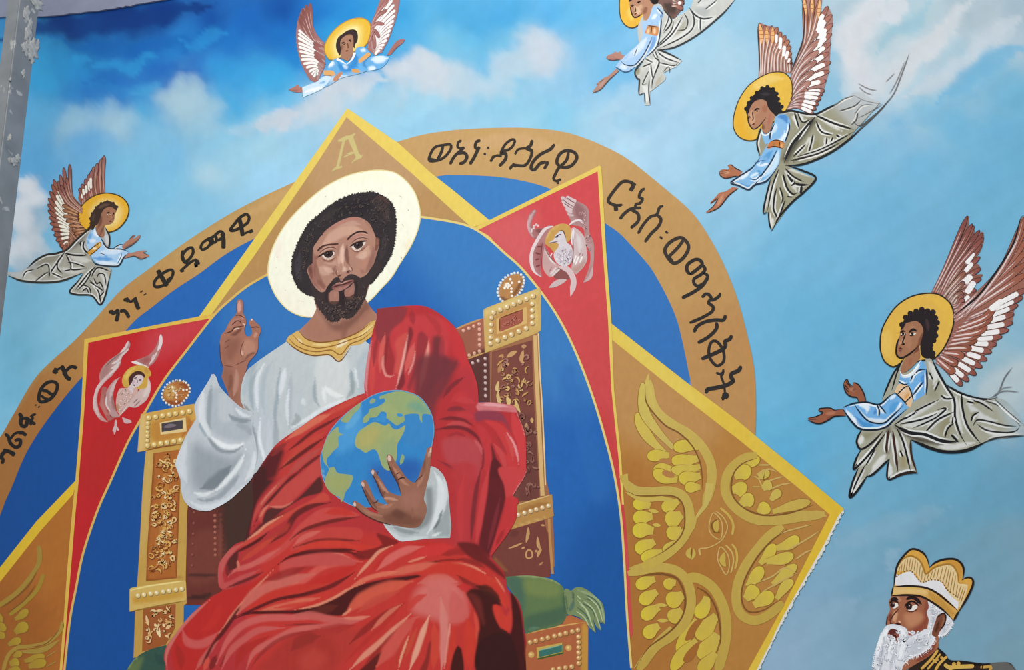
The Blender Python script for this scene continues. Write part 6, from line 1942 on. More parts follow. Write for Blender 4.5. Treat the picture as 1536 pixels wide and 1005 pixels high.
s a4343a 5 .8 550,660 640,850
@ 700 700 6.4
g bc3a3e 12 .9 -140,0 100,0 40,400 20,760 -120,760 -100,300
s c83c3e 9 .8 -20,60 -60,300 -60,600 -50,760
s 7e2c32 7 .95 140,10 90,240 60,480 40,740
s cc4244 9 .95 215,10 165,240 130,480 85,760
g 5e2126 3 .95 240,-60 330,-20 365,200 370,320 310,540 240,800 215,880 120,780 150,560 200,260
s 843037 6 .7 320,300 260,560 200,800
g cc4445 3 .95 310,10 575,20 550,110 490,200 430,290 380,300 360,180
s e08886 2.5 .9 570,50 540,130 460,250 430,370
g c6383a 3 .95 380,300 430,270 500,320 490,360 480,480 420,600 330,740 235,870 220,840 290,640 360,440
s a42a2e 6 .8 360,600 280,760
s 9c2c2e 14 .8 -140,780 60,790 190,870
# the lap
@ 440 800 4.8
g c83831 20 .9 0,0 1200,100 1500,400 1300,984 0,984 -300,984 -300,400
g 7c2220 4 .9 600,0 760,60 700,90 640,120 560,180 480,190 420,150 480,130 600,100 640,80
g cf504b 3 .9 -100,230 0,190 110,145 240,138 350,155 430,190 330,212 200,225 80,270 -60,330
s e48c74 3.5 .9 160,142 260,140 360,158 420,185
s b02a27 9 .8 -60,330 60,260 180,225
s cf3a2e 9 .9 140,80 320,100 560,100 620,90
s 661f1e 6 .95 -60,180 60,140 220,125 380,130 500,170
s d85c52 10 .9 -60,390 60,350 150,280 240,230 400,200 500,205
s c62e27 14 .9 60,390 220,340 380,270 470,220
s e0765e 4 .8 -20,370 40,350
s c83c30 8 .8 -60,450 100,410 260,360
s 701f1e 7 .95 -60,475 120,430 260,385 380,320 440,280
s e09074 5 .95 440,330 500,260 560,195 620,130 720,85
s c4302c 12 .9 560,280 640,200 760,130 960,90 1120,80
s da6a62 12 .9 600,270 700,180 820,120 940,95
s d23837 16 .9 840,190 960,130 1080,110 1180,120
s e08c6e 3.5 .8 820,210 900,185 960,165
s 9c2a27 10 .8 1060,160 1180,130 1280,150
g 6a2222 6 .95 1180,70 1330,80 1400,170 1470,240 1540,330 1480,300 1380,230 1280,180
s 641d1c 4 .95 850,248 960,220 1100,195 1220,190
s 8a2a27 7 .8 1180,180 1300,210 1380,250
s d86652 12 .95 660,310 800,265 960,235 1100,220
s e69276 3.5 .95 1110,215 1200,218 1300,245 1400,300
s cc3a2e 22 .95 900,290 1080,250 1220,270 1360,350 1460,430
s cf4031 16 .95 1380,300 1450,370 1500,450 1530,540
s e07c63 3 .8 1440,300 1500,380 1530,450
s 882825 8 .85 1180,300 1280,370 1400,400
g 421717 3 .95 -20,575 120,530 250,490 340,450 420,395 520,360 680,325 900,298 920,310 800,345 640,395 520,440 440,500 390,550 345,592 200,590
s 6a2a22 12 .7 120,560 240,545 320,520
s e08a6e 4 .95 0,552 160,520 300,460 400,400 520,355
s cc3a30 12 .95 -40,520 120,480 260,440 340,420
s e0745b 7 .9 380,410 520,330 660,290 780,270
s d65a46 20 .95 370,590 460,500 600,420 760,370 860,345
s e08a6e 3.5 .9 345,595 400,560 420,530
s c84c3d 12 .8 460,570 600,480 760,420
s dd7a67 6 .95 330,610 440,615 560,595
s cc6059 12 .9 -60,600 120,590 260,620 400,640 500,620
s 8e2c2b 3.5 .9 -60,660 120,655 240,665 360,655
s d2635b 9 .9 -60,710 80,685 240,670 380,650
s a82f2b 16 .8 60,740 260,700 440,660
g b43a31 20 .7 60,760 300,700 500,700 400,860 300,984 60,984
s 8c2622 10 .8 400,800 520,690 640,600 800,500
s d4685c 16 .95 900,360 1040,330 1180,350
g d67068 18 .95 880,420 1000,340 1140,340 1230,430 1250,560 1180,640 1080,640 960,600 860,560
g d06059 6 .9 1140,420 1200,460 1250,520 1265,580 1240,625 1180,640 1120,600
s c83230 12 .9 1180,380 1260,400 1280,450
s cc4037 10 .9 820,560 880,480 960,440
s e08c74 9 .95 400,990 500,890 620,790 740,680 850,575
s bc322c 7 .9 360,940 520,780 660,650 800,500
s d8705b 7 .9 560,700 680,580 780,510
s 9a2c27 6 .9 500,960 640,810 780,660
g 5c1e1b 3 .95 470,1000 540,930 640,845 610,930 570,1000
s d2584d 20 .9 600,960 720,800 840,640 900,600
s c03a30 8 .8 720,980 790,800 840,700
s e49c7b 3.5 .95 755,984 780,880 835,730
s c84a35 7 .9 800,900 850,780 890,680
s e6a086 9 .95 835,984 890,840 930,720 980,590
g 8e2c27 3 .95 905,1000 950,900 975,790 992,770 985,880 955,1000
s d04635 13 .95 1010,640 1025,800 1005,980
s d98076 13 .95 1060,460 1085,640 1085,820 1065,984
s e49484 4 .9 1130,620 1115,780 1085,984
s cc3c2e 11 .95 1150,660 1140,800 1110,984
g 3e1815 3 .97 1135,1000 1150,880 1185,808 1210,830 1225,1000
s cf3c2e 22 .95 1250,620 1280,760 1275,984
s d8503f 6 .8 1300,560 1325,680 1320,800
g 3c1918 5 .97 1335,1000 1325,760 1340,690 1330,600 1280,500 1245,430 1275,400 1340,400 1440,440 1500,520 1440,520 1450,600 1500,680 1560,720 1620,1000
g 7a2c27 9 .7 1260,430 1340,470 1370,600 1370,660 1310,540
s 48201a 14 .9 1320,380 1420,420 1490,490
g cc3a2e 3 .95 1440,515 1490,530 1530,600 1570,590 1560,690 1530,700 1490,680 1460,610
@ 700 848 6.4
g cf3e31 3 .95 255,400 290,380 330,460 380,490 410,440 432,420 430,600 405,650 370,620 300,540
s cc3a30 10 .95 200,150 300,230 380,330 420,430
g 3a1817 4 .95 420,250 480,330 520,440 545,620 560,740 560,860 570,1050 120,1050 110,760 300,640 400,680 440,560 430,380
# left panel and folds
@ 240 848 6.4
g c02c27 8 .95 560,260 900,160 1120,10 860,280 700,490 480,790 380,1010 150,1010 120,740 300,480
s d07068 6 .95 480,330 260,530 130,700 60,860 70,1010
s a82a25 12 .8 160,760 200,900 200,1000
s cc5a56 13 .95 215,620 270,740 420,750 560,640
s ca6059 8 .9 560,720 440,860 340,1010
s da8067 4 .95 1090,40 880,260 700,470 560,660
s c8322c 12 .7 600,340 500,560 380,640
g 5c1c1b 3 .95 740,420 800,380 700,540 600,680 520,760 460,880 400,960 480,780 640,560
s d65444 8 .9 470,880 440,960 420,1010
s 7c2422 9 .9 540,860 500,960 480,1010
s d0605b 11 .95 540,950 640,740 760,600 900,530 1100,500 1500,520
s 842a27 5 .9 560,1010 640,860 760,730 880,650 1000,600
s cc5c57 10 .95 590,1000 680,820 820,700 960,620 1200,600
s b42c27 14 .9 720,1000 800,820 920,760 1040,680
s cf625b 10 .95 830,1000 900,840 1060,740 1300,620 1536,600
s 9c2e2b 6 .8 850,1010 1000,820 1200,690 1500,620
g b0352e 16 .9 960,1010 1060,860 1240,700 1536,650 1700,800 1600,1010
s 8c2a25 18 .6 1260,820 1360,720 1536,680
g c4463a 20 .7 1340,900 1480,800 1600,900 1500,1010 1380,1010
s d0685c 18 .95 740,470 900,290 1160,170 1480,80
s ca362b 12 .9 820,430 1060,290 1300,220 1536,180
s 5a1a19 5 .95 710,500 880,430 1120,330 1360,280 1536,235
s da6a54 10 .95 940,440 1160,400 1400,340 1536,310
s cc342c 6 .8 1100,410 1300,380 1536,350
s 4a1818 5 .97 700,520 860,460 1060,450 1300,445 1536,410
s 9a2c29 12 .8 1000,150 1200,80 1400,20
@ 300 690 6.4
g 462424 8 .97 500,190 640,-10 760,-10 800,90 640,280 540,420 480,560 470,660 420,790 600,640 900,480 600,600 470,700
s c24c44 7 .95 980,-20 860,110 740,250 620,380 540,500 490,640
s d87867 3 .8 760,220 640,350 560,460
s 5c2222 5 .95 1080,10 900,150 780,270 660,400 560,540 520,640
g c64a44 4 .97 1160,-40 1155,150 1040,240 900,380 800,450 680,440 620,510 590,600 560,570 570,500 700,380 820,240 980,120
s d87462 4 .95 650,440 720,450 820,445 900,390
s dc7862 4 .8 570,560 620,470 660,430
g 522827 3 .97 1150,160 1170,300 1000,360 830,460 700,560 610,610 600,580 640,480 690,458 780,465 900,400 1040,270
g cc4a3d 4 .97 420,785 520,720 640,620 840,500 1060,390 1190,310 1245,385 1100,420 930,490 800,590 640,690 480,800 350,850 330,840
s e09074 4 .95 430,780 560,690 640,620 800,530
s 692423 9 .97 1250,410 1080,440 940,510 880,580 820,680 700,770 620,830
g b43a33 5 .9 860,600 840,680 700,760 600,830 480,930 380,960 420,880 560,790 740,680
s 521a19 5 .95 320,900 440,840 560,770 660,690
g cc4c46 4 .97 900,680 1000,580 1160,470 1330,455 1400,475 1536,530 1400,560 1240,600 1080,660 940,740 820,860 640,980 520,1010 500,1000 640,900 780,820 880,720
s c8342c 12 .8 1200,510 1340,490 1480,525
s 742523 6 .97 860,770 980,680 1140,620 1300,580 1536,545
g c8443d 4 .95 860,850 960,740 1120,670 1260,645 1536,660 1536,760 1300,750 1150,780 980,840 880,880
s d86a60 8 .8 900,820 1000,740 1160,680
s 802a27 5 .95 900,840 1060,790 1220,765 1536,775
s d23e31 9 .97 900,900 1040,830 1220,800 1400,810 1536,850
s 581c1b 6 .97 740,1010 860,930 1000,900 1180,890 1400,860 1536,880
g c6504b 4 .9 800,1010 900,940 1100,895 1300,890 1440,940 1480,1010
@ 180 720 6.4
s c85c57 9 .97 965,1000 962,880 1010,750 1100,660 1180,610
g 562624 3 .97 1030,930 1012,850 1050,750 1110,690 1140,670 1130,760 1125,850 1060,870
s d0625b 8 .97 1040,930 1100,870 1250,820 1400,740 1536,660
s d67862 4 .95 1130,770 1140,850
s ca4637 8 .9 1150,790 1260,710 1400,610 1500,540
@ 240 848 6.4
s c45250 10 .97 570,-60 575,120 600,195 680,180 800,120 960,40
s 702424 5 .97 640,215 780,160 900,110 1000,60
s 8c2c2b 5 .8 640,-20 650,80 700,60
# across the chest
@ 360 560 6.4
g c43c37 8 .9 340,690 640,490 960,290 1200,190 1230,220 960,420 800,640 780,800 420,1000 240,1000 200,880
s da6e57 10 .97 440,640 560,560 720,460 900,370
s cc4c3f 8 .9 820,400 1000,310 1190,215
s 6c2424 5 .95 440,760 560,670 700,560 860,470 980,400
s c8463a 10 .95 420,880 560,740 700,640 820,560
s d8664f 4 .9 390,920 460,860 540,780
s 622322 6 .95 370,930 520,820 660,720 820,610
s bc4c46 10 .95 440,1000 580,860 720,760 790,700
s 702829 5 .95 560,940 680,850 790,770
g 542024 10 .95 130,1010 210,860 330,720 420,740 380,880 320,1010
s 8c3030 8 .8 300,800 380,720 460,660
# edge of the shaded hollow
@ 0 0 1
g 4a2222 4 .95 380,716 396,700 400,720 384,756 374,800 366,812 372,780
P sleeve 17 2.6 c6cbd0 ; wide white sleeve of the raised arm
@ 180 580 6.4
O 790,40! 858,-70 878,-118 900,-122 925,-90 960,0 1080,130 1180,210 1270,240! 1280,300 1270,400 1300,520 1312,620 1310,700 1280,850! 1250,900 1150,1000 1050,1090 920,1165 830,1195 700,1170 620,1100 590,1010 580,890! 525,745! 570,620 640,460 730,310! 712,200! 730,140
g b2bac0 10 .9 860,40 980,20 1080,140 1200,230 1260,300 1260,480 1100,520 900,440 860,300
g c6cbd0 8 .8 960,60 1080,160 1100,300 960,320
s 98a2a8 7 .9 880,-40 860,150 855,350 890,440
s dfe3e6 10 .9 800,0 780,200 800,360 900,520
s 8a949a 7 .9 1030,250 1080,300 1180,330 1270,320
s e0e6e8 6 .9 1100,200 1180,270 1260,290
s a0a8ae 9 .8 1100,360 1220,400 1260,480
s eef0f2 8 .95 880,480 980,560 1090,580 1190,540
s 8c959b 6 .9 830,460 900,560 980,620 1100,620 1180,570
g 99a1a8 26 .9 700,560 860,600 1060,680 1180,640 1140,800 960,980 780,1010 680,900
s 747c84 20 .8 1060,760 940,900 780,980
s e8ebed 7 .95 1210,600 1140,760 1040,880 940,980 860,1020
s dfe2e6 9 .9 1290,620 1280,780 1200,900
s 98a0a8 8 .85 1160,820 1060,950 940,1060 820,1080
s e6e9ea 6 .9 700,1010 800,1040 900,1000
s dde2e6 9 .9 640,1080 760,1150 900,1150 1080,1060 1230,910
s 8e969e 3 .8 720,1070 830,1100 940,1080
s d8dce0 16 .8 640,520 580,720 640,920
s 8c9ca6 3 .8 740,320 800,430 840,500
P cuff 18.4 2.4 bcc1c2 ; white cuff of the globe hand
@ 500 660 6.4
O 935,250! 990,270 1050,330 1090,420 1105,520 1120,700 1132,820 1120,940! 940,945 800,960 660,975! 600,950 540,890 500,840 478,800! 600,760! 900,400!
g 84898a 8 .9 880,460 940,450 955,560 950,720 900,820 820,860 760,860 860,740 890,600
g 9aa0a2 8 .8 960,880 1060,640 1110,560 1125,800 1115,920
s e0e4e4 12 .95 960,300 1030,420 1030,600 990,760 900,900
s d8dcde 6 .9 1060,360 1080,500 1060,640 1000,800
s 70767a 4 .9 1050,660 1010,780 950,880
s d4d8da 8 .9 500,830 580,910 680,960 900,930
s 8a9092 7 .8 560,830 700,880 820,890
s e6e8e8 4 .8 940,930 1040,880
P hand 20 1.6 996753 ; left hand spread over the globe
O 940,60! 948,90 935,180 925,320 900,420 870,560 890,620 895,680 870,760 820,830 740,845 640,830 520,800 430,780 330,735 280,700 240,660 190,620! 185,595 215,588 300,640 350,680! 430,710! 420,680 370,640 340,580 310,520 290,460 262,415! 270,395 305,385 340,440 380,530 420,590 530,630! 480,560 450,500 420,420 385,350 360,310! 362,285 390,285 420,330 470,400 520,480 560,510 650,540! 640,480 600,380 550,280 520,210 512,165! 525,140 560,150 600,220 650,290 700,360 750,400! 780,410 810,370 850,260 880,160 900,80!
g 744838 12 .8 480,720 640,680 800,740 860,760 800,830 640,825 500,790
g a87060 14 .8 660,540 780,480 840,520 800,640 680,640
g 6a4236 7 .85 600,660 700,720 660,760 560,720
s b88068 5 .9 560,240 620,330 690,420 740,440
s c08c74 4 .9 430,380 480,460 530,510
s b88066 4 .9 320,470 360,560 400,600
s b07860 4 .9 260,640 340,700 470,730
s b47c68 6 .9 870,250 840,380 800,460
s 6a4034 5 .8 530,230 580,330 640,440
s 70463a 5 .8 390,360 440,470 500,580
s 70463a 5 .8 290,450 350,560 420,660
s c8937c 4 .9 470,560 540,560 620,580
s b47c66 5 .85 430,640 520,640 580,600
s 7a4c3e 5 .7 880,160 860,300 830,380
s c89a86 4 .9 925,100 915,170
s 6c4438 4 .7 640,370 670,360
s 6c4438 4 .7 470,530 500,490
s 94604f 5 .7 760,640 760,760
l 4e2e28 1.4 520,210 560,310 620,420 650,520
l 4e2e28 1.3 365,310 420,420 460,520 490,570
l 4e2e28 1.3 265,420 310,530 370,640 440,690
l 4e2e28 1.3 190,620 290,710 430,780 600,825
l 5a362c 1.2 780,410 830,360 870,330
l 3e2622 1.6 620,385 660,360 690,370
l 5a362c 1.1 600,330 640,310
l 4a2c26 1.3 375,600 410,600 430,570
l 5a362c 1 430,300 415,340
p d8b8a8 520,180 530,145 552,160 555,200 535,205
p dcbcae 365,305 375,285 392,295 388,330 372,330
p d8b4a4 266,420 275,400 295,410 298,445 280,448
p e0c4b8 192,610 200,595 215,605 215,635 200,635
p dcb8a8 928,80 942,68 940,120 925,125

T globe ; 565,672 ; blue and green globe held at the seated man's chest ; globe
P ocean 18 3 3686c6 ; blue sea
@ 470 580 6.4
O 70,690 90,600 150,450 240,330 350,230 460,150 580,80 700,45 820,35 920,55 1020,100 1090,180 1135,270 1155,370 1155,460 1135,580 1120,720 1080,900 1000,1000 900,1080 760,1120 500,1160 400,1150 260,1080 150,980 90,870
g 52a0d8 20 .8 250,370 420,250 480,380 400,560 240,640 200,560
g 2f66b0 24 .85 560,760 760,740 1000,720 1080,820 900,1010 600,1010
g 4088c4 16 .7 880,280 1120,270 1140,480 900,560
g 2a5ca8 16 .6 860,700 1000,720 960,860 820,820
s 6ab0dc 12 .6 460,180 400,300 300,420
s 8cbcd8 2.5 .8 75,700 100,860 160,970 260,1070
c 74a8c8 1 70,690 90,600 150,450 240,330 350,230 460,150 580,80 700,45 820,35 920,55 1020,100 1090,180 1135,270 1155,370 1155,460 1135,580 1120,720 1080,900 1000,1000 900,1080 760,1120 500,1160 400,1150 260,1080 150,980 90,870
P land 18.3 3 a2ab70 ; olive green land
O 580,340 625,350 690,375 725,350 760,400 810,410 870,375 885,370 870,430 830,510 805,560 800,680 780,740 740,800 700,800 660,760 640,700 610,620 570,600 500,635 450,600 410,580 400,520 430,440 490,390
g b8ac66 10 .7 420,480 560,380 640,420 560,560 440,570
g 93a878 10 .7 660,560 780,500 760,760 660,740
P land 18.3 3 98aa74 ; olive green land
O 630,95! 700,70 800,45 900,55 1010,100 1090,190 1130,270! 1050,265 1045,350! 1020,310 1010,265 930,260 870,280 880,320 820,375 780,360 740,330 700,300! 700,250 650,240 610,290 540,300 530,330 480,350 480,300 530,250 540,215 620,190 690,140 680,110 640,125!
g 6aa090 12 .7 900,180 1000,140 1100,220 1080,260 960,230
g a6b078 10 .6 640,200 760,160 800,260 680,270
p 3f8fcc 640,255 690,270 700,310 690,345 640,335 560,330 600,300 640,290
p 3f8fcc 800,260 850,260 860,280 820,290
p 3a84c4 735,345 790,390 830,395 860,360 850,345 800,375 760,350
P land 18.3 3 98a878 ; olive green land
O 455,150 440,210 390,260 350,320 330,345 280,340 262,325 330,250
P land 18.3 3 9ca874 ; olive green land
O 235,385 245,440 290,460 240,480 240,570 190,620 160,660 130,690 130,740 150,780! 200,770 215,800 240,830 375,850 380,880 350,960 310,1010 290,1080 270,1110! 250,1060 200,1040 150,1000 110,930 120,860 150,790 110,740 90,680 90,600 150,460
g a6a864 10 .6 120,880 240,850 360,880 260,1000 160,960
P land 18.3 3 8fa878 ; olive green island
O 855,645 875,670 860,730 835,750 830,720 840,680
P land 18.3 3 92a484 ; olive green islands
O 570,110 600,125 590,150 545,165 540,140
""")

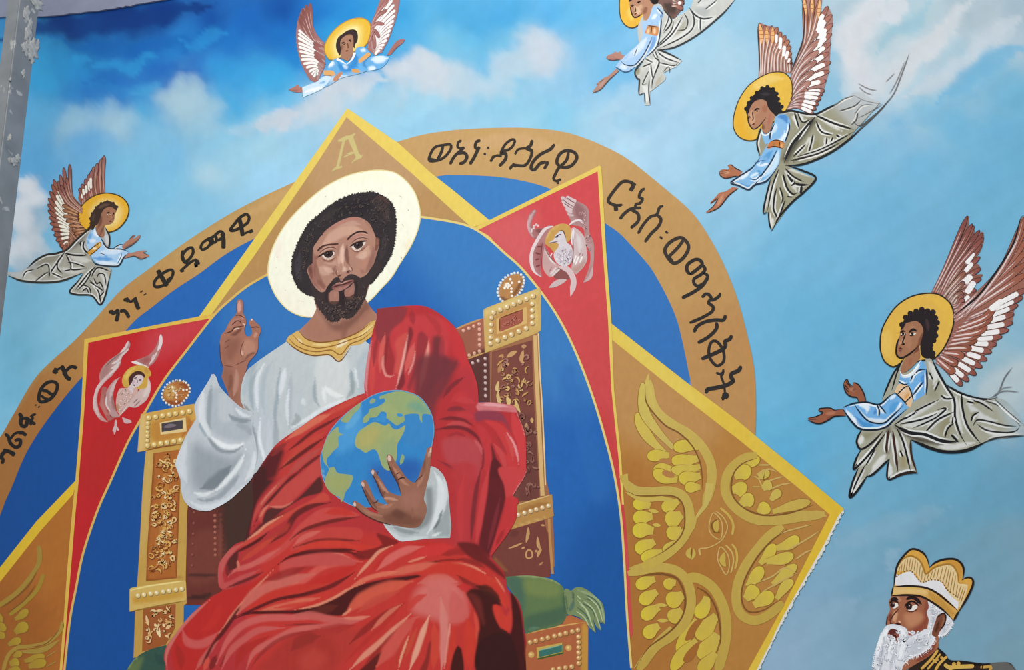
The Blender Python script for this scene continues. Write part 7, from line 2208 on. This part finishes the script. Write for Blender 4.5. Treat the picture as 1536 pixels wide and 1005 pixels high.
run("""
T crowned_man ; 1390,930 ; white bearded man in a gold crown and braided dark coat gazing up left ; person
P coat 2 2.5 2e2018 ; dark coat with gold braid
@ 1300 810 5.155
O 200,1280! 240,1120 360,960 470,880! 550,830! 600,880 640,935! 740,940 860,955 960,950! 1090,945 1140,985 1200,1100 1220,1280!
g 6a6a66 3 .9 960,950 1090,945 1160,1040 980,1040
l 181412 3 550,832 600,885 640,935 740,942 880,960 960,952
n d8a850 4 550,850 500,920 420,1000
n d8a850 3 570,880 530,930 470,1000
n d8a850 4 620,900 560,960 530,1010
d d8a850 2.2 580,910 520,935 545,925
n d8a850 2.4 515,920 540,950
n d8b058 6 600,960 640,985 720,980 830,975
n d8b058 6 640,985 660,1005
d d8a850 3 675,960 710,955
n d0a048 4 880,985 960,980 950,1010
r 2a1a14 2 900,960 890,1010
P face 2.3 2 a5664a ; face and neck
O 195,400! 480,430! 620,560! 600,650 560,740! 555,830! 480,900 380,960 260,1030! 200,900! 150,665! 160,590 180,540 170,480 185,450!
g 8a3e30 10 .85 460,460 490,560 460,680 380,740 330,740 340,690 420,640
g c88a64 10 .8 290,580 400,560 440,600 380,660 320,670
s d8a47c 7 .9 230,540 215,610 220,640
s c8906c 8 .8 250,440 240,480
s c08260 10 .8 320,440 400,470
s 6a3426 6 .8 190,560 175,630
s 843a2a 10 .85 540,770 480,860 380,940
s 6a3a2c 6 .7 200,520 240,520
l 241414 4.4 185,465 215,455 245,465
l 241414 4.6 305,460 340,445 380,455 425,500
p ece4dc 195,520 215,490 240,490 245,510 215,530
p ece4dc 320,540 345,515 385,500 392,525 350,550
p 2a1616 180,500 195,480 212,485 218,510 205,525 188,520
p 2a1616 303,520 320,490 345,495 352,520 335,540 315,538
d d8ccc4 .8 205,492 330,508
l 201212 2.2 175,490 200,470 240,480 248,495
l 201212 2.4 292,520 320,485 360,475 410,515
l 5a2c22 1.4 300,545 350,555 400,530
l 5a2c22 1.6 250,530 200,590 180,640
l 3a1a14 3 180,640 210,660 240,650 270,655
l e0b494 2 245,625 265,640
l 4a2218 1.6 160,590 150,665
l 6a3426 1.4 185,640 180,610
P ear 3.3 2 7a4632
O 555,580 590,565 612,580 605,640 570,700 545,745 510,740 505,710 530,650 540,600
s 4a2618 4 .9 560,620 545,680 525,720
s 9a6448 4 .9 590,580 600,620 580,670
l 2a1810 1.8 545,600 590,566 612,590 600,650 565,705
P hair 2.5 2 dcdce2 ; white hair at the temple and nape
O 470,460! 540,500 610,560 650,600 670,640! 640,700 590,745 550,740! 560,700 600,640 605,590 580,570 545,600 520,660 505,720 470,690 480,620 465,560 480,520
m .08 5
s b0b0b8 5 .7 500,520 520,600 500,660
s b8bcc4 5 .7 630,640 590,720
Z b4b4bc>fafafc>e8e8ee 1.6 8 34 480,470 600,580 640,640 580,730 600,640 560,580 500,700
h f4f4f6 1.2 4 24 670,640 640,700 590,745 550,745
P beard 2.8 2 e2e3e8 ; long white beard and moustache
O 150,665 200,650 270,665 310,690 325,750! 400,720 450,690 500,700 530,740! 520,790 480,840 420,880 350,910 290,960 250,1060 180,1140 90,1150 45,1060 55,960 65,890 90,810 100,750 120,710
m .08 6
g b8bcc6 10 .6 330,780 470,760 420,860 320,900
s a8acb8 6 .8 130,800 110,900 110,1010
s b8bcc6 6 .7 230,800 200,920 180,1010
Z b0b4be>fcfcfe>eeeef2>d4d6de 1.8 11 90 100,760 300,700 500,720 480,820 340,890 240,1000 60,1020
p 8a4a38 160,740 175,700 215,695 250,715 245,780 225,800 215,760 180,760
p 5c2824 175,700 200,685 240,700 242,718 210,725 185,740
p a05a48 180,735 210,728 235,735 225,752 195,760
n 3a1614 2.6 178,745 205,735 225,745 222,765
n f2f3f6 6 160,690 130,740 100,800 80,890
n f2f3f6 6 250,680 290,740 280,820 250,920
n eceef2 6.5 180,770 215,790 190,860 160,960
n f8f8fa 2 200,780 160,880
h f4f4f8 1.3 5 40 530,750 500,820 430,880 350,910 300,960
h f4f4f8 1.3 4 30 120,720 90,810 65,890 50,980
P crown 3 2.5 dca448 gold ; scalloped gold crown with a white lining
O 205,360! 215,340 220,270 240,190 280,130 330,80 370,70 430,95 465,140 480,190 485,215! 530,175 600,150 680,148 730,180 750,230 740,300! 780,290 815,300 822,340 790,420 750,490 710,555! 670,622! 600,550 520,490 430,440 330,425 190,430!
g c88a38 6 .7 600,160 720,170 750,260 720,300 690,220
p e4c894 232,235 250,190 290,140 350,125 410,160 440,220 460,262 520,215 600,190 660,195 700,250 705,330 745,340 780,345 770,410 720,520 640,430 600,340 500,320 430,330 380,260 320,240
p e4e2e4 220,350! 222,270 250,270 300,250 350,245 385,290 430,330 510,310 580,330 620,390 660,440 710,480! 705,540! 600,440 520,390 400,358 300,355
l a8782c 2.4 232,235 250,190 290,140 350,125 410,160 440,220 460,262 520,215 600,190 660,195 700,250 715,330 745,330 780,345
D 8a5c2c a87840 1.1 26 232,280 280,245 340,238 385,285 430,325 500,305 580,320 620,380 700,440
P crown_band 3.4 2.5 d9a654 gold
O 205,362! 330,358 450,370 540,410 640,490 712,555! 672,622! 600,550 520,490 430,440 330,425 192,430!
g e8c480 5 .8 210,370 440,380 480,420 300,415 200,425
g c08c3c 5 .8 470,400 560,440 680,570 660,600 520,480
l 241810 2.6 205,362 330,356 450,368 540,408 640,488 710,553
l 241810 2.6 192,430 330,426 430,440 520,490 600,550 672,622
l 241810 2 205,362 192,430
l 241810 2.4 710,553 672,622
P crown_edge 3.6 2 1e1612 ink ; dark brush outline
l 1e1612 2.6 210,360 220,270 240,190 280,130 330,80 370,70 430,95 465,140 480,190 485,215
l 1e1612 2.8 485,215 530,175 600,150 680,148 730,180 750,230 742,300
l 1e1612 2.6 735,310 780,290 815,300 822,340 790,420 750,490 710,555
l a87838 1 245,250 260,200
l a87838 1 265,250 275,180
l a87838 1 285,240 300,150
l a87838 1 305,240 320,140
l a87838 1 325,235 340,140
l a87838 1 345,235 360,140
l a87838 1 365,240 380,150
l a87838 1 385,265 395,170
l a87838 1 405,290 415,190
l a87838 1 425,310 430,230
l a87838 1 445,315 455,265
l a87838 1 465,305 485,250
l a87838 1 490,305 510,235
l a87838 1 515,295 535,220
l a87838 1 540,300 560,210
l a87838 1 565,310 590,205
l a87838 1 590,320 620,200
l a87838 1 610,345 640,205
l a87838 1 625,375 655,220
l a87838 1 645,400 675,240
l a87838 1 665,420 690,270
l a87838 1 690,430 705,340
l a87838 1 705,440 730,350
l a87838 1 715,470 750,360
l a87838 1 725,490 765,370

T seraph ; 845,370 ; white breasted eagle among six pinkish wings with a gold halo, on the right red panel ; winged creature ; winged creatures on the red panels
P wing 5.8 2.5 b08886
@ 760 280 7.67
O 620,120! 640,108 670,130 690,105 760,140 810,165 900,210 945,280 950,420 955,540 1000,640 1005,800 990,960 960,1060 930,1080 880,1105! 950,920 960,760 900,640 880,480 740,440! 735,380! 690,300 660,220 630,170
g 8e5e60 10 .85 800,180 900,260 900,400 820,380 770,290
g c09494 8 .7 900,560 990,700 990,900 930,900 900,700
Z 9a6e6e>b88e8c>c8a4a0 1.6 9 24 820,230 930,300 940,520 980,760 920,720 880,420
n d6bcbc 5 630,118 690,165 780,215
n d6bcbc 5 690,115 740,145 800,170
n d6bcbc 5 640,165 700,210 765,240
n d6bcbc 4.5 655,195 700,240 755,270
n d6bcbc 4 680,250 720,285 755,300
n d0b4b4 3.5 700,310 740,330 770,330
l 6a4444 .9 640,140 700,190 775,235
l 6a4444 .9 655,185 710,225 760,255
l 6a4444 .9 690,125 740,160 790,190
l e8d8d8 2.4 720,440 780,395 850,390 905,445
P wing 5.8 2.5 a86e6c
O 325,260! 345,285 300,370 285,420 320,480 440,470! 520,450! 430,600 345,610 290,580 245,500 235,420 250,340 290,280
s d0acae 5 .9 330,270 270,360 245,460 300,580
s 7c4444 8 .8 330,500 400,520 380,580
n dcc8c8 2.4 345,425 330,450
n dcc8c8 2.4 315,440 310,490
n dcc8c8 2.4 290,480 285,530
n e0cccc 2.4 355,435 362,460
P wing 6 2.5 b47c7c
O 535,452! 480,445 420,500 330,640 285,760 280,880 300,960 350,1020 410,1045! 400,1000 390,880 420,760 450,640 480,540
g a05c5c 8 .7 340,700 420,660 420,860 390,980 330,900
l e4d0d0 4 535,455 440,490 350,620 290,750 285,880 320,980 400,1040
l 7c4040 2 350,690 400,690
l 7c4040 2 330,760 390,780
l 7c4040 2 330,840 380,830
l 7c4040 2 335,920 390,900
l 7c4040 1.4 410,640 395,780 400,940
P wing 6.2 2.5 c8a09c
O 440,680! 480,760 540,860 620,920 600,960 560,1010 500,1045! 450,1000 415,920 415,800
s dcc0bc 5 .8 440,720 500,820 560,900
n dcccc8 3 610,945 560,990 520,1030
n dcccc8 3 570,930 530,980 500,1010
l 9a7070 1 520,920 490,980
P wing 6.2 2.5 cdb4b2
O 745,480! 780,470 850,520 900,600 920,740 925,840 880,930 800,1010! 740,960! 760,760 770,640 745,560
g b08070 8 .7 900,840 880,930 790,1000 740,940 820,900
s ddd0d0 7 .8 800,540 840,640 840,760
l e6dcdc 3.4 770,490 755,600 770,700
l f0e8e4 2 830,800 790,900
l f0e8e4 2 870,800 840,880
l f0e8e4 1.8 800,790 770,880
l 9a7878 1.2 850,760 830,800
l 9a7878 1.2 880,760 870,800
l 7a5454 1.4 760,560 765,720 750,920
P tail 6.2 2.5 8c5450
@ 760 340 7.67
O 600,470! 700,470 750,540 740,600 560,600! 540,560
l d8bcbc 7 600,465 690,485 750,560 770,650 735,800
v ccb4b2 9 690,610 600,640 490,700
v c8a8a8 5 990,460 960,580 885,640
P halo 6.4 3 c99b54 gold
@ 760 280 7.67
O 440,650 470,540 540,460 630,425 710,440 740,500 740,600 720,620! 560,780! 500,700!
s dcb470 4 .7 460,600 520,490 620,440
P body 6.6 2 d6ccd0
O 490,650! 500,630 540,610 560,560 620,508 655,525 675,580 690,640 740,680 760,760 745,860 700,910 640,915 580,880 545,820 545,760 590,700 600,660! 560,640 520,645
s b8a8ac 6 .7 740,720 740,850
m .08 4
Z 9c848c>ece4ea>dcd0d8 1.2 5 60 560,780 650,680 740,720 730,860 640,890
l 5a4a50 1.4 550,590 600,555 630,545
d 3a3038 1.1 572,580 585,575
l 7a6468 1.3 490,650 540,640 590,630
l 6a4c40 1.3 600,510 650,510 680,590
l e8e0d8 1.6 525,760 500,830 560,890
l 8a6a6a 1.4 440,690 480,780 560,880

T seraph ; 190,585 ; haloed long haired head above a feathered breast and pale wings, on the left red panel ; winged creature ; winged creatures on the red panels
P wing 5.8 2.5 b48c88
@ 110 490 7.67
O 635,160! 655,200 630,270 560,350 540,440 480,520! 440,560 350,640 310,650! 300,560 340,460 420,380 520,310 580,240
g a87670 8 .7 320,500 420,420 400,520 330,620
l dcc4c0 3 630,170 600,240 540,300
l dcc8c4 3 555,350 500,400 440,430
l dcc8c4 3 540,400 480,460 430,480
l dcc8c4 3 520,440 470,500 400,560
l d8c0bc 2.4 640,250 580,310 520,360
l 8c6460 1.2 540,310 440,390 360,470
P wing 5.8 2.5 b87c78
O 1005,80! 1020,110 1015,200 985,320 930,410 870,460! 800,440 740,400 660,405! 760,370 860,330 930,260 970,180
g 9a4a4a 8 .7 760,390 860,340 900,380 840,430
l e4d4d4 4 1005,90 1005,190 970,280
l d8c4c0 2.4 965,290 920,370 870,440
l d4bcb8 2 930,320 900,380
l e8dcd8 3.4 670,405 740,420 800,450 870,470
P wing 6 2.5 c49490
O 480,500! 450,560 360,640 290,740 275,860 300,980 350,1050 400,1100! 320,1080 260,1010 225,920 235,800 270,690 340,600 420,520
s dcc4c0 6 .9 470,510 330,640 250,780 245,920 330,1070
s a05c58 6 .8 370,650 310,760 310,880 350,1010
P wing 6.1 2.5 bc9490
O 560,575! 520,600 480,680 460,780 470,880 500,980 540,1040! 440,1040 400,960 370,880 370,780 410,690 480,610
s d8bcb8 6 .9 550,580 460,690 440,820 480,960
s 8c5450 5 .8 470,740 450,860 500,990
l dccac6 2 380,800 380,900 430,980
P wing 6.1 2.5 b06660
O 300,900! 330,700! 380,700 370,860 400,980 470,1060! 400,1090!
s c88078 5 .7 340,780 340,920 400,1040
P wing 6.2 2.5 d0b4ae
O 850,565! 885,640 885,740 850,830 800,880 720,930 640,920! 560,1000! 520,1040! 600,900 720,780 800,660
s e0ccc4 7 .9 850,600 860,720 800,820
l e8d8d0 2.4 740,740 640,860 540,1020
l 8c6a6c 1.2 740,830 690,880
l 8c6a6c 1.2 770,850 700,920
l 7a4640 1.6 740,750 620,880 540,1010
P halo 6.3 3 d2a548 gold
O 560,640 575,560 640,480 740,445 840,460 890,520 895,560 860,590 840,700 740,720 640,700 590,700
s e4c468 5 .8 590,620 640,520 700,480
s c08a48 6 .8 820,480 880,540
P body 6.5 2 d0aaa0
O 640,680! 620,705 540,710 510,760 490,860 500,960 540,1020! 600,930 680,830 740,750 730,710 680,705
m .08 4
Z a87870>ecd8d0>e0c4bc 1.2 5 44 540,720 720,730 620,880 530,990 510,840
s b07c50 6 .7 500,880 520,980
P face 6.8 1.3 dac6c8
O 690,590 740,555 800,560 800,620 770,670 720,700 690,710 690,760! 650,760! 630,710! 660,660
s c4a4a8 3 .7 700,610 680,670
l 2a2028 1.3 700,590 730,605
l 2a2028 1.3 750,615 785,612
l 4a3038 1 700,575 735,590
l 8a6a6c 1 740,610 735,650 722,652
l 3a2028 1.4 690,668 710,680
P hair 6.9 1.5 4a2c2a
O 640,660 635,600 670,545 730,510 790,520 825,560 815,590 800,570 745,550 700,580 670,650 640,680
P foot 6.4 2 d0acac
O 560,1040! 600,1055 665,1080 670,1100 620,1115 580,1100
l d4b4b4 3 490,1070 485,1150 470,1240
l d4b4b4 2.4 490,1140 520,1200
l d4b4b4 2.4 480,1140 455,1210
""")

run("""
T seraph ; 1060,800 ; large golden seraph's face ringed by curled wings, on the right gold point ; golden seraph ; golden seraphs on the star
P wing 5 3 c3a552 gold
@ 910 550 6.4
E cdb458>d2b850 966c30 16.2 560,830 420,700 330,560 290,440
E ccb25c>cfb95c 966c30 15.0 640,780 480,610 360,420 345,150
l c9b060 4 500,640 600,730 650,800
E cbb04e>d4bc44 966c30 18.8 880,770 760,760 640,780
E cbb04e>d4bc44 966c30 18.8 890,880 760,900 620,900
E cbb04e>d0b94c 966c30 17.5 890,970 760,1000 620,1010
E cbb04e>d4bc44 966c30 17.5 600,850 480,850 390,870
p b47c46 500,910 530,880 620,890 620,930 560,945 510,935
E cbb04e>d4bc44 966c30 17.5 640,990 540,980 450,1010
@ 910 690 6.4
E cbb04e>d0b94c 966c30 16.2 900,60 760,100 620,90
E cbb04e>d4bc44 966c30 20.0 900,150 800,170 690,180
E cbb04e>d4bc44 966c30 16.2 900,260 820,260 750,265
E cbb04e>d4bc44 966c30 18.8 680,190 560,170 450,100
p b47c46 530,120 570,95 640,130 650,165 600,170 550,150
@ 910 550 6.4
n cdb45e>c2a44e 14 400,130 430,320 500,450 640,560 780,640 900,750 980,880 1010,1000 1000,1140 940,1330
t c9b05c 12 990,1120 960,1300 880,1420 830,1500
v ceb75e 8 400,70 390,180 430,330 470,420
l 80562a 1.8 370,180 375,320 430,420 560,560 700,640 820,760 890,900 915,1040 915,1180
P wing 5.6 3 c3a552 gold
@ 910 690 6.4
E cbb04e>d8c43c 966c30 18.8 420,440 330,420 260,450
E cbb04e>d8c43c 966c30 21.2 440,540 340,550 255,570
E cbb04e>d8c43c 966c30 22.5 450,680 350,670 250,700
E cbb04e>d8c43c 966c30 21.2 460,780 380,820 275,870
E cbb04e>d8c43c 966c30 17.5 540,880 440,910 330,950
v cbb04e 6 400,480 500,500 
v cbb04e 6 440,620 520,630
E cbb04e>d4bc44 966c30 18.8 690,390 620,430 530,470
E cbb04e>d4bc44 966c30 25.0 720,520 650,560 565,590
E cbb04e>d4bc44 966c30 21.2 720,670 660,690 580,730
E cbb04e>d0b94c 966c30 15.0 700,780 620,830 540,880
n c2a856>c6aa4c 15 170,200 260,290 420,310 600,300 720,340 780,440 795,580 750,720 640,850 500,950 340,1020
v c9ae54 9 180,310 330,370 500,370 660,380
t c4a850 14 160,140 190,230 280,300
l 80562a 1.8 205,300 280,340 420,345 600,340 700,380 745,480 745,640 690,760 560,870 420,950
t c4a850 9 840,540 830,640 780,740
P wing 5 3 c3a552 gold
@ 1050 660 6.4
E cbb04e>d4bc44 966c30 17.5 380,240 480,210 570,170
E cbb04e>d4bc44 966c30 23.8 330,350 410,310 490,320
E cbb04e>d4bc44 966c30 22.5 310,480 380,470 445,490
E cbb04e>d0b94c 966c30 21.2 390,620 450,580 520,570
E cbb04e>d4bc44 966c30 20.0 560,700 610,660 660,620
E c8ae54>cdb450 966c30 16.2 560,350 620,330 655,355
E c8ae54>cdb450 966c30 16.2 600,470 640,440 690,420
E c8ae54>cdb450 966c30 13.8 680,580 720,530 775,485
l c9ac5c 1.6 510,350 560,370 600,460
l c9ac5c 1.6 500,450 590,450
l c8a860 2 560,240 680,240
l c8a860 2 540,330 660,280 740,310
l c8a860 2 660,390 800,350
l c8a860 2 680,470 780,430 880,415
E c8ac50>c6a84c 966c30 15.0 700,690 860,640 1060,590
n c2a54c>c4a650 14 550,140 400,190 280,300 240,450 280,580 400,700 560,770 760,770 960,740 1200,710
v c3a650 13 760,780 980,720 1215,730
l 80562a 1.8 550,175 420,220 330,310 300,440 330,560 420,650 560,710 700,725 900,690 1090,620
P wing 5.6 3 c3a552 gold
@ 1040 780 6.4
E cbb04e>d4bc44 966c30 16.2 640,420 720,330 780,230
E cbb04e>d4bc44 966c30 18.8 520,640 600,540 660,450
E cbb04e>d4bc44 966c30 22.5 500,760 560,700 620,650
E cbb04e>d4bc44 966c30 21.2 580,820 680,760 770,710
E cbb04e>d4bc44 966c30 17.5 800,270 920,230 1010,160
E cbb04e>d0b94c 966c30 17.5 700,400 860,370 960,330
E cbb04e>d0b94c 966c30 16.2 760,620 880,520 990,430
E cbb04e>d0b94c 966c30 15.0 800,760 880,640 960,580
l c8a860 2 620,600 760,540 880,460 1000,520
l c8a860 2 660,690 820,600 1000,510
l c8a860 2.2 900,290 1080,190 1220,100
l c8a860 2.2 980,380 1080,310 1140,290
l c8a860 2 720,200 860,120 1150,40
n c4a74e>c0a048 14 860,60 720,160 600,300 500,440 430,600 410,760 440,880 520,950 620,960 740,900 860,790
l 80562a 1.8 900,90 760,190 640,320 560,440 490,580 460,720 490,840 560,885 680,860 820,770
P wing 5 3 c3a552 gold
@ 920 848 6.4
E cbb04e>d8c03c 966c30 21.2 900,300 870,400 800,500
E cbb04e>d0b444 966c30 25.0 990,480 900,590 810,710
E cbb04e>d0b444 966c30 26.2 1000,660 920,780 820,890
E cbb04e>ceb040 966c30 20.0 980,840 900,940 820,1020
E cbb04e>d4b83c 966c30 17.5 800,520 700,680 615,830
E cbb04e>d4b83c 966c30 18.8 800,720 680,830 560,1010
p a4682e 690,720 720,620 790,530 860,520 800,620 760,700
p a4682e 670,920 700,840 790,750 830,740 800,840 740,920
n c2a44a>c0a048 15 700,110 830,130 960,220 1050,380 1085,540 1080,700 1050,850 1000,1020
l 7c5226 2.2 800,210 900,270 980,400 1020,560 1030,720 1000,820
P wing 5.6 3 c3a552 gold
E cbb04e>d8c03c 966c30 18.8 400,130 310,160 220,210
E cbb04e>d8c03c 966c30 20.0 420,250 340,300 255,360
E cbb04e>d8c03c 966c30 20.0 440,400 350,450 275,510
E cbb04e>d8c03c 966c30 20.0 440,580 370,620 300,690
v cbb04e 6 400,380 520,385
v cbb04e 6 420,530 530,530
E cbb04e>d4b83c 966c30 17.5 600,170 550,170 490,210
E cbb04e>d4b83c 966c30 25.0 670,280 600,320 510,360
E cbb04e>d0b444 966c30 22.5 660,430 610,470 535,530
n c4a850>c0a048 14 140,80 260,50 440,20 600,50 700,140 745,280 740,420 680,560 560,680 400,790 240,1010
v c3a650 12 150,30 320,10 560,10
t c4a650 7 560,600 440,700 300,850 200,990
l 7c5226 2.2 230,130 330,90 480,85 600,120 660,210 690,330 670,470 600,580 500,670 340,790 230,950
P face 5 2 c9a95c gold
@ 910 690 6.4
c cfae68 1.6 1020,510 990,590 985,670 1020,730 1090,760 1110,690 1105,600 1070,540
v c8a84c 9 1060,560 1050,630 1060,700
l 805626 1.6 1080,560 1010,610 1030,690 1090,690
n d0ae66 1.6 1050,490 1120,550 1160,640 1130,730 1080,790 980,840 890,855 895,910
n d0ae66 2 890,850 900,915
n c9a850 3.6 1090,460 1170,530 1215,620 1205,720
v c9ac50 7 810,840 780,900 820,950
v c9ac50 5 830,850 840,900 815,960
l 805626 1.2 815,850 812,950
@ 1040 780 6.4
c cfae68 1.6 260,260 235,340 240,400 270,460 315,525 345,450 340,360 310,300
v c8a84c 9 300,310 280,390 310,450
n cfae60 2.4 310,240 370,310 385,400 360,510
n c9a850 3.4 370,230 410,290 420,380 400,470

T seraph ; 20,930 ; golden seraph's wings cut by the lower left corner, on the left gold point ; golden seraph ; golden seraphs on the star
P wing 5 3 a98632 gold
@ 0 800 4.9
n a8883c>ac8a34 7 285,90 290,200 240,300 130,430 -20,540
n a8882e 6 320,300 270,420 160,530 70,600
E a98830>b8962c 966c30 11.2 110,630 150,610 205,560
E a98830>bc9c2c 966c30 16.2 110,730 150,700 205,670
E a98830>b8962c 966c30 13.8 -20,620 0,625 20,620
E a98830>b8962c 966c30 15.0 -20,690 10,690 35,670
E a98830>b8962c 966c30 12.5 -20,760 10,750 30,730
E a98830>b8962c 966c30 11.2 60,820 100,800 155,780
l 8a5a28 1.6 20,540 140,450 220,370 280,260
l 8a5a28 1.6 60,580 180,490 260,380
P wing 5.6 3 a98632 gold
n ac8c3c>b08c38 6 460,650 440,720 350,800 230,830 130,840 60,900 20,1020
v ac8c3c 8 440,780 330,850 200,870 130,860
E a98830>b8962c 966c30 10.0 100,910 130,890 160,870
E a98830>bc9c2c 966c30 13.8 70,960 110,950 140,940
E a98830>b8962c 966c30 11.2 180,940 250,920 330,900
E a98830>b8962c 966c30 13.8 210,980 270,960 340,945
E a98830>b8962c 966c30 13.8 60,1010 110,1010 150,1000
l 8a5a28 1.4 440,700 340,810 200,840
l a88440 1.4 340,910 420,860
l a88440 1.4 340,980 420,940
""")
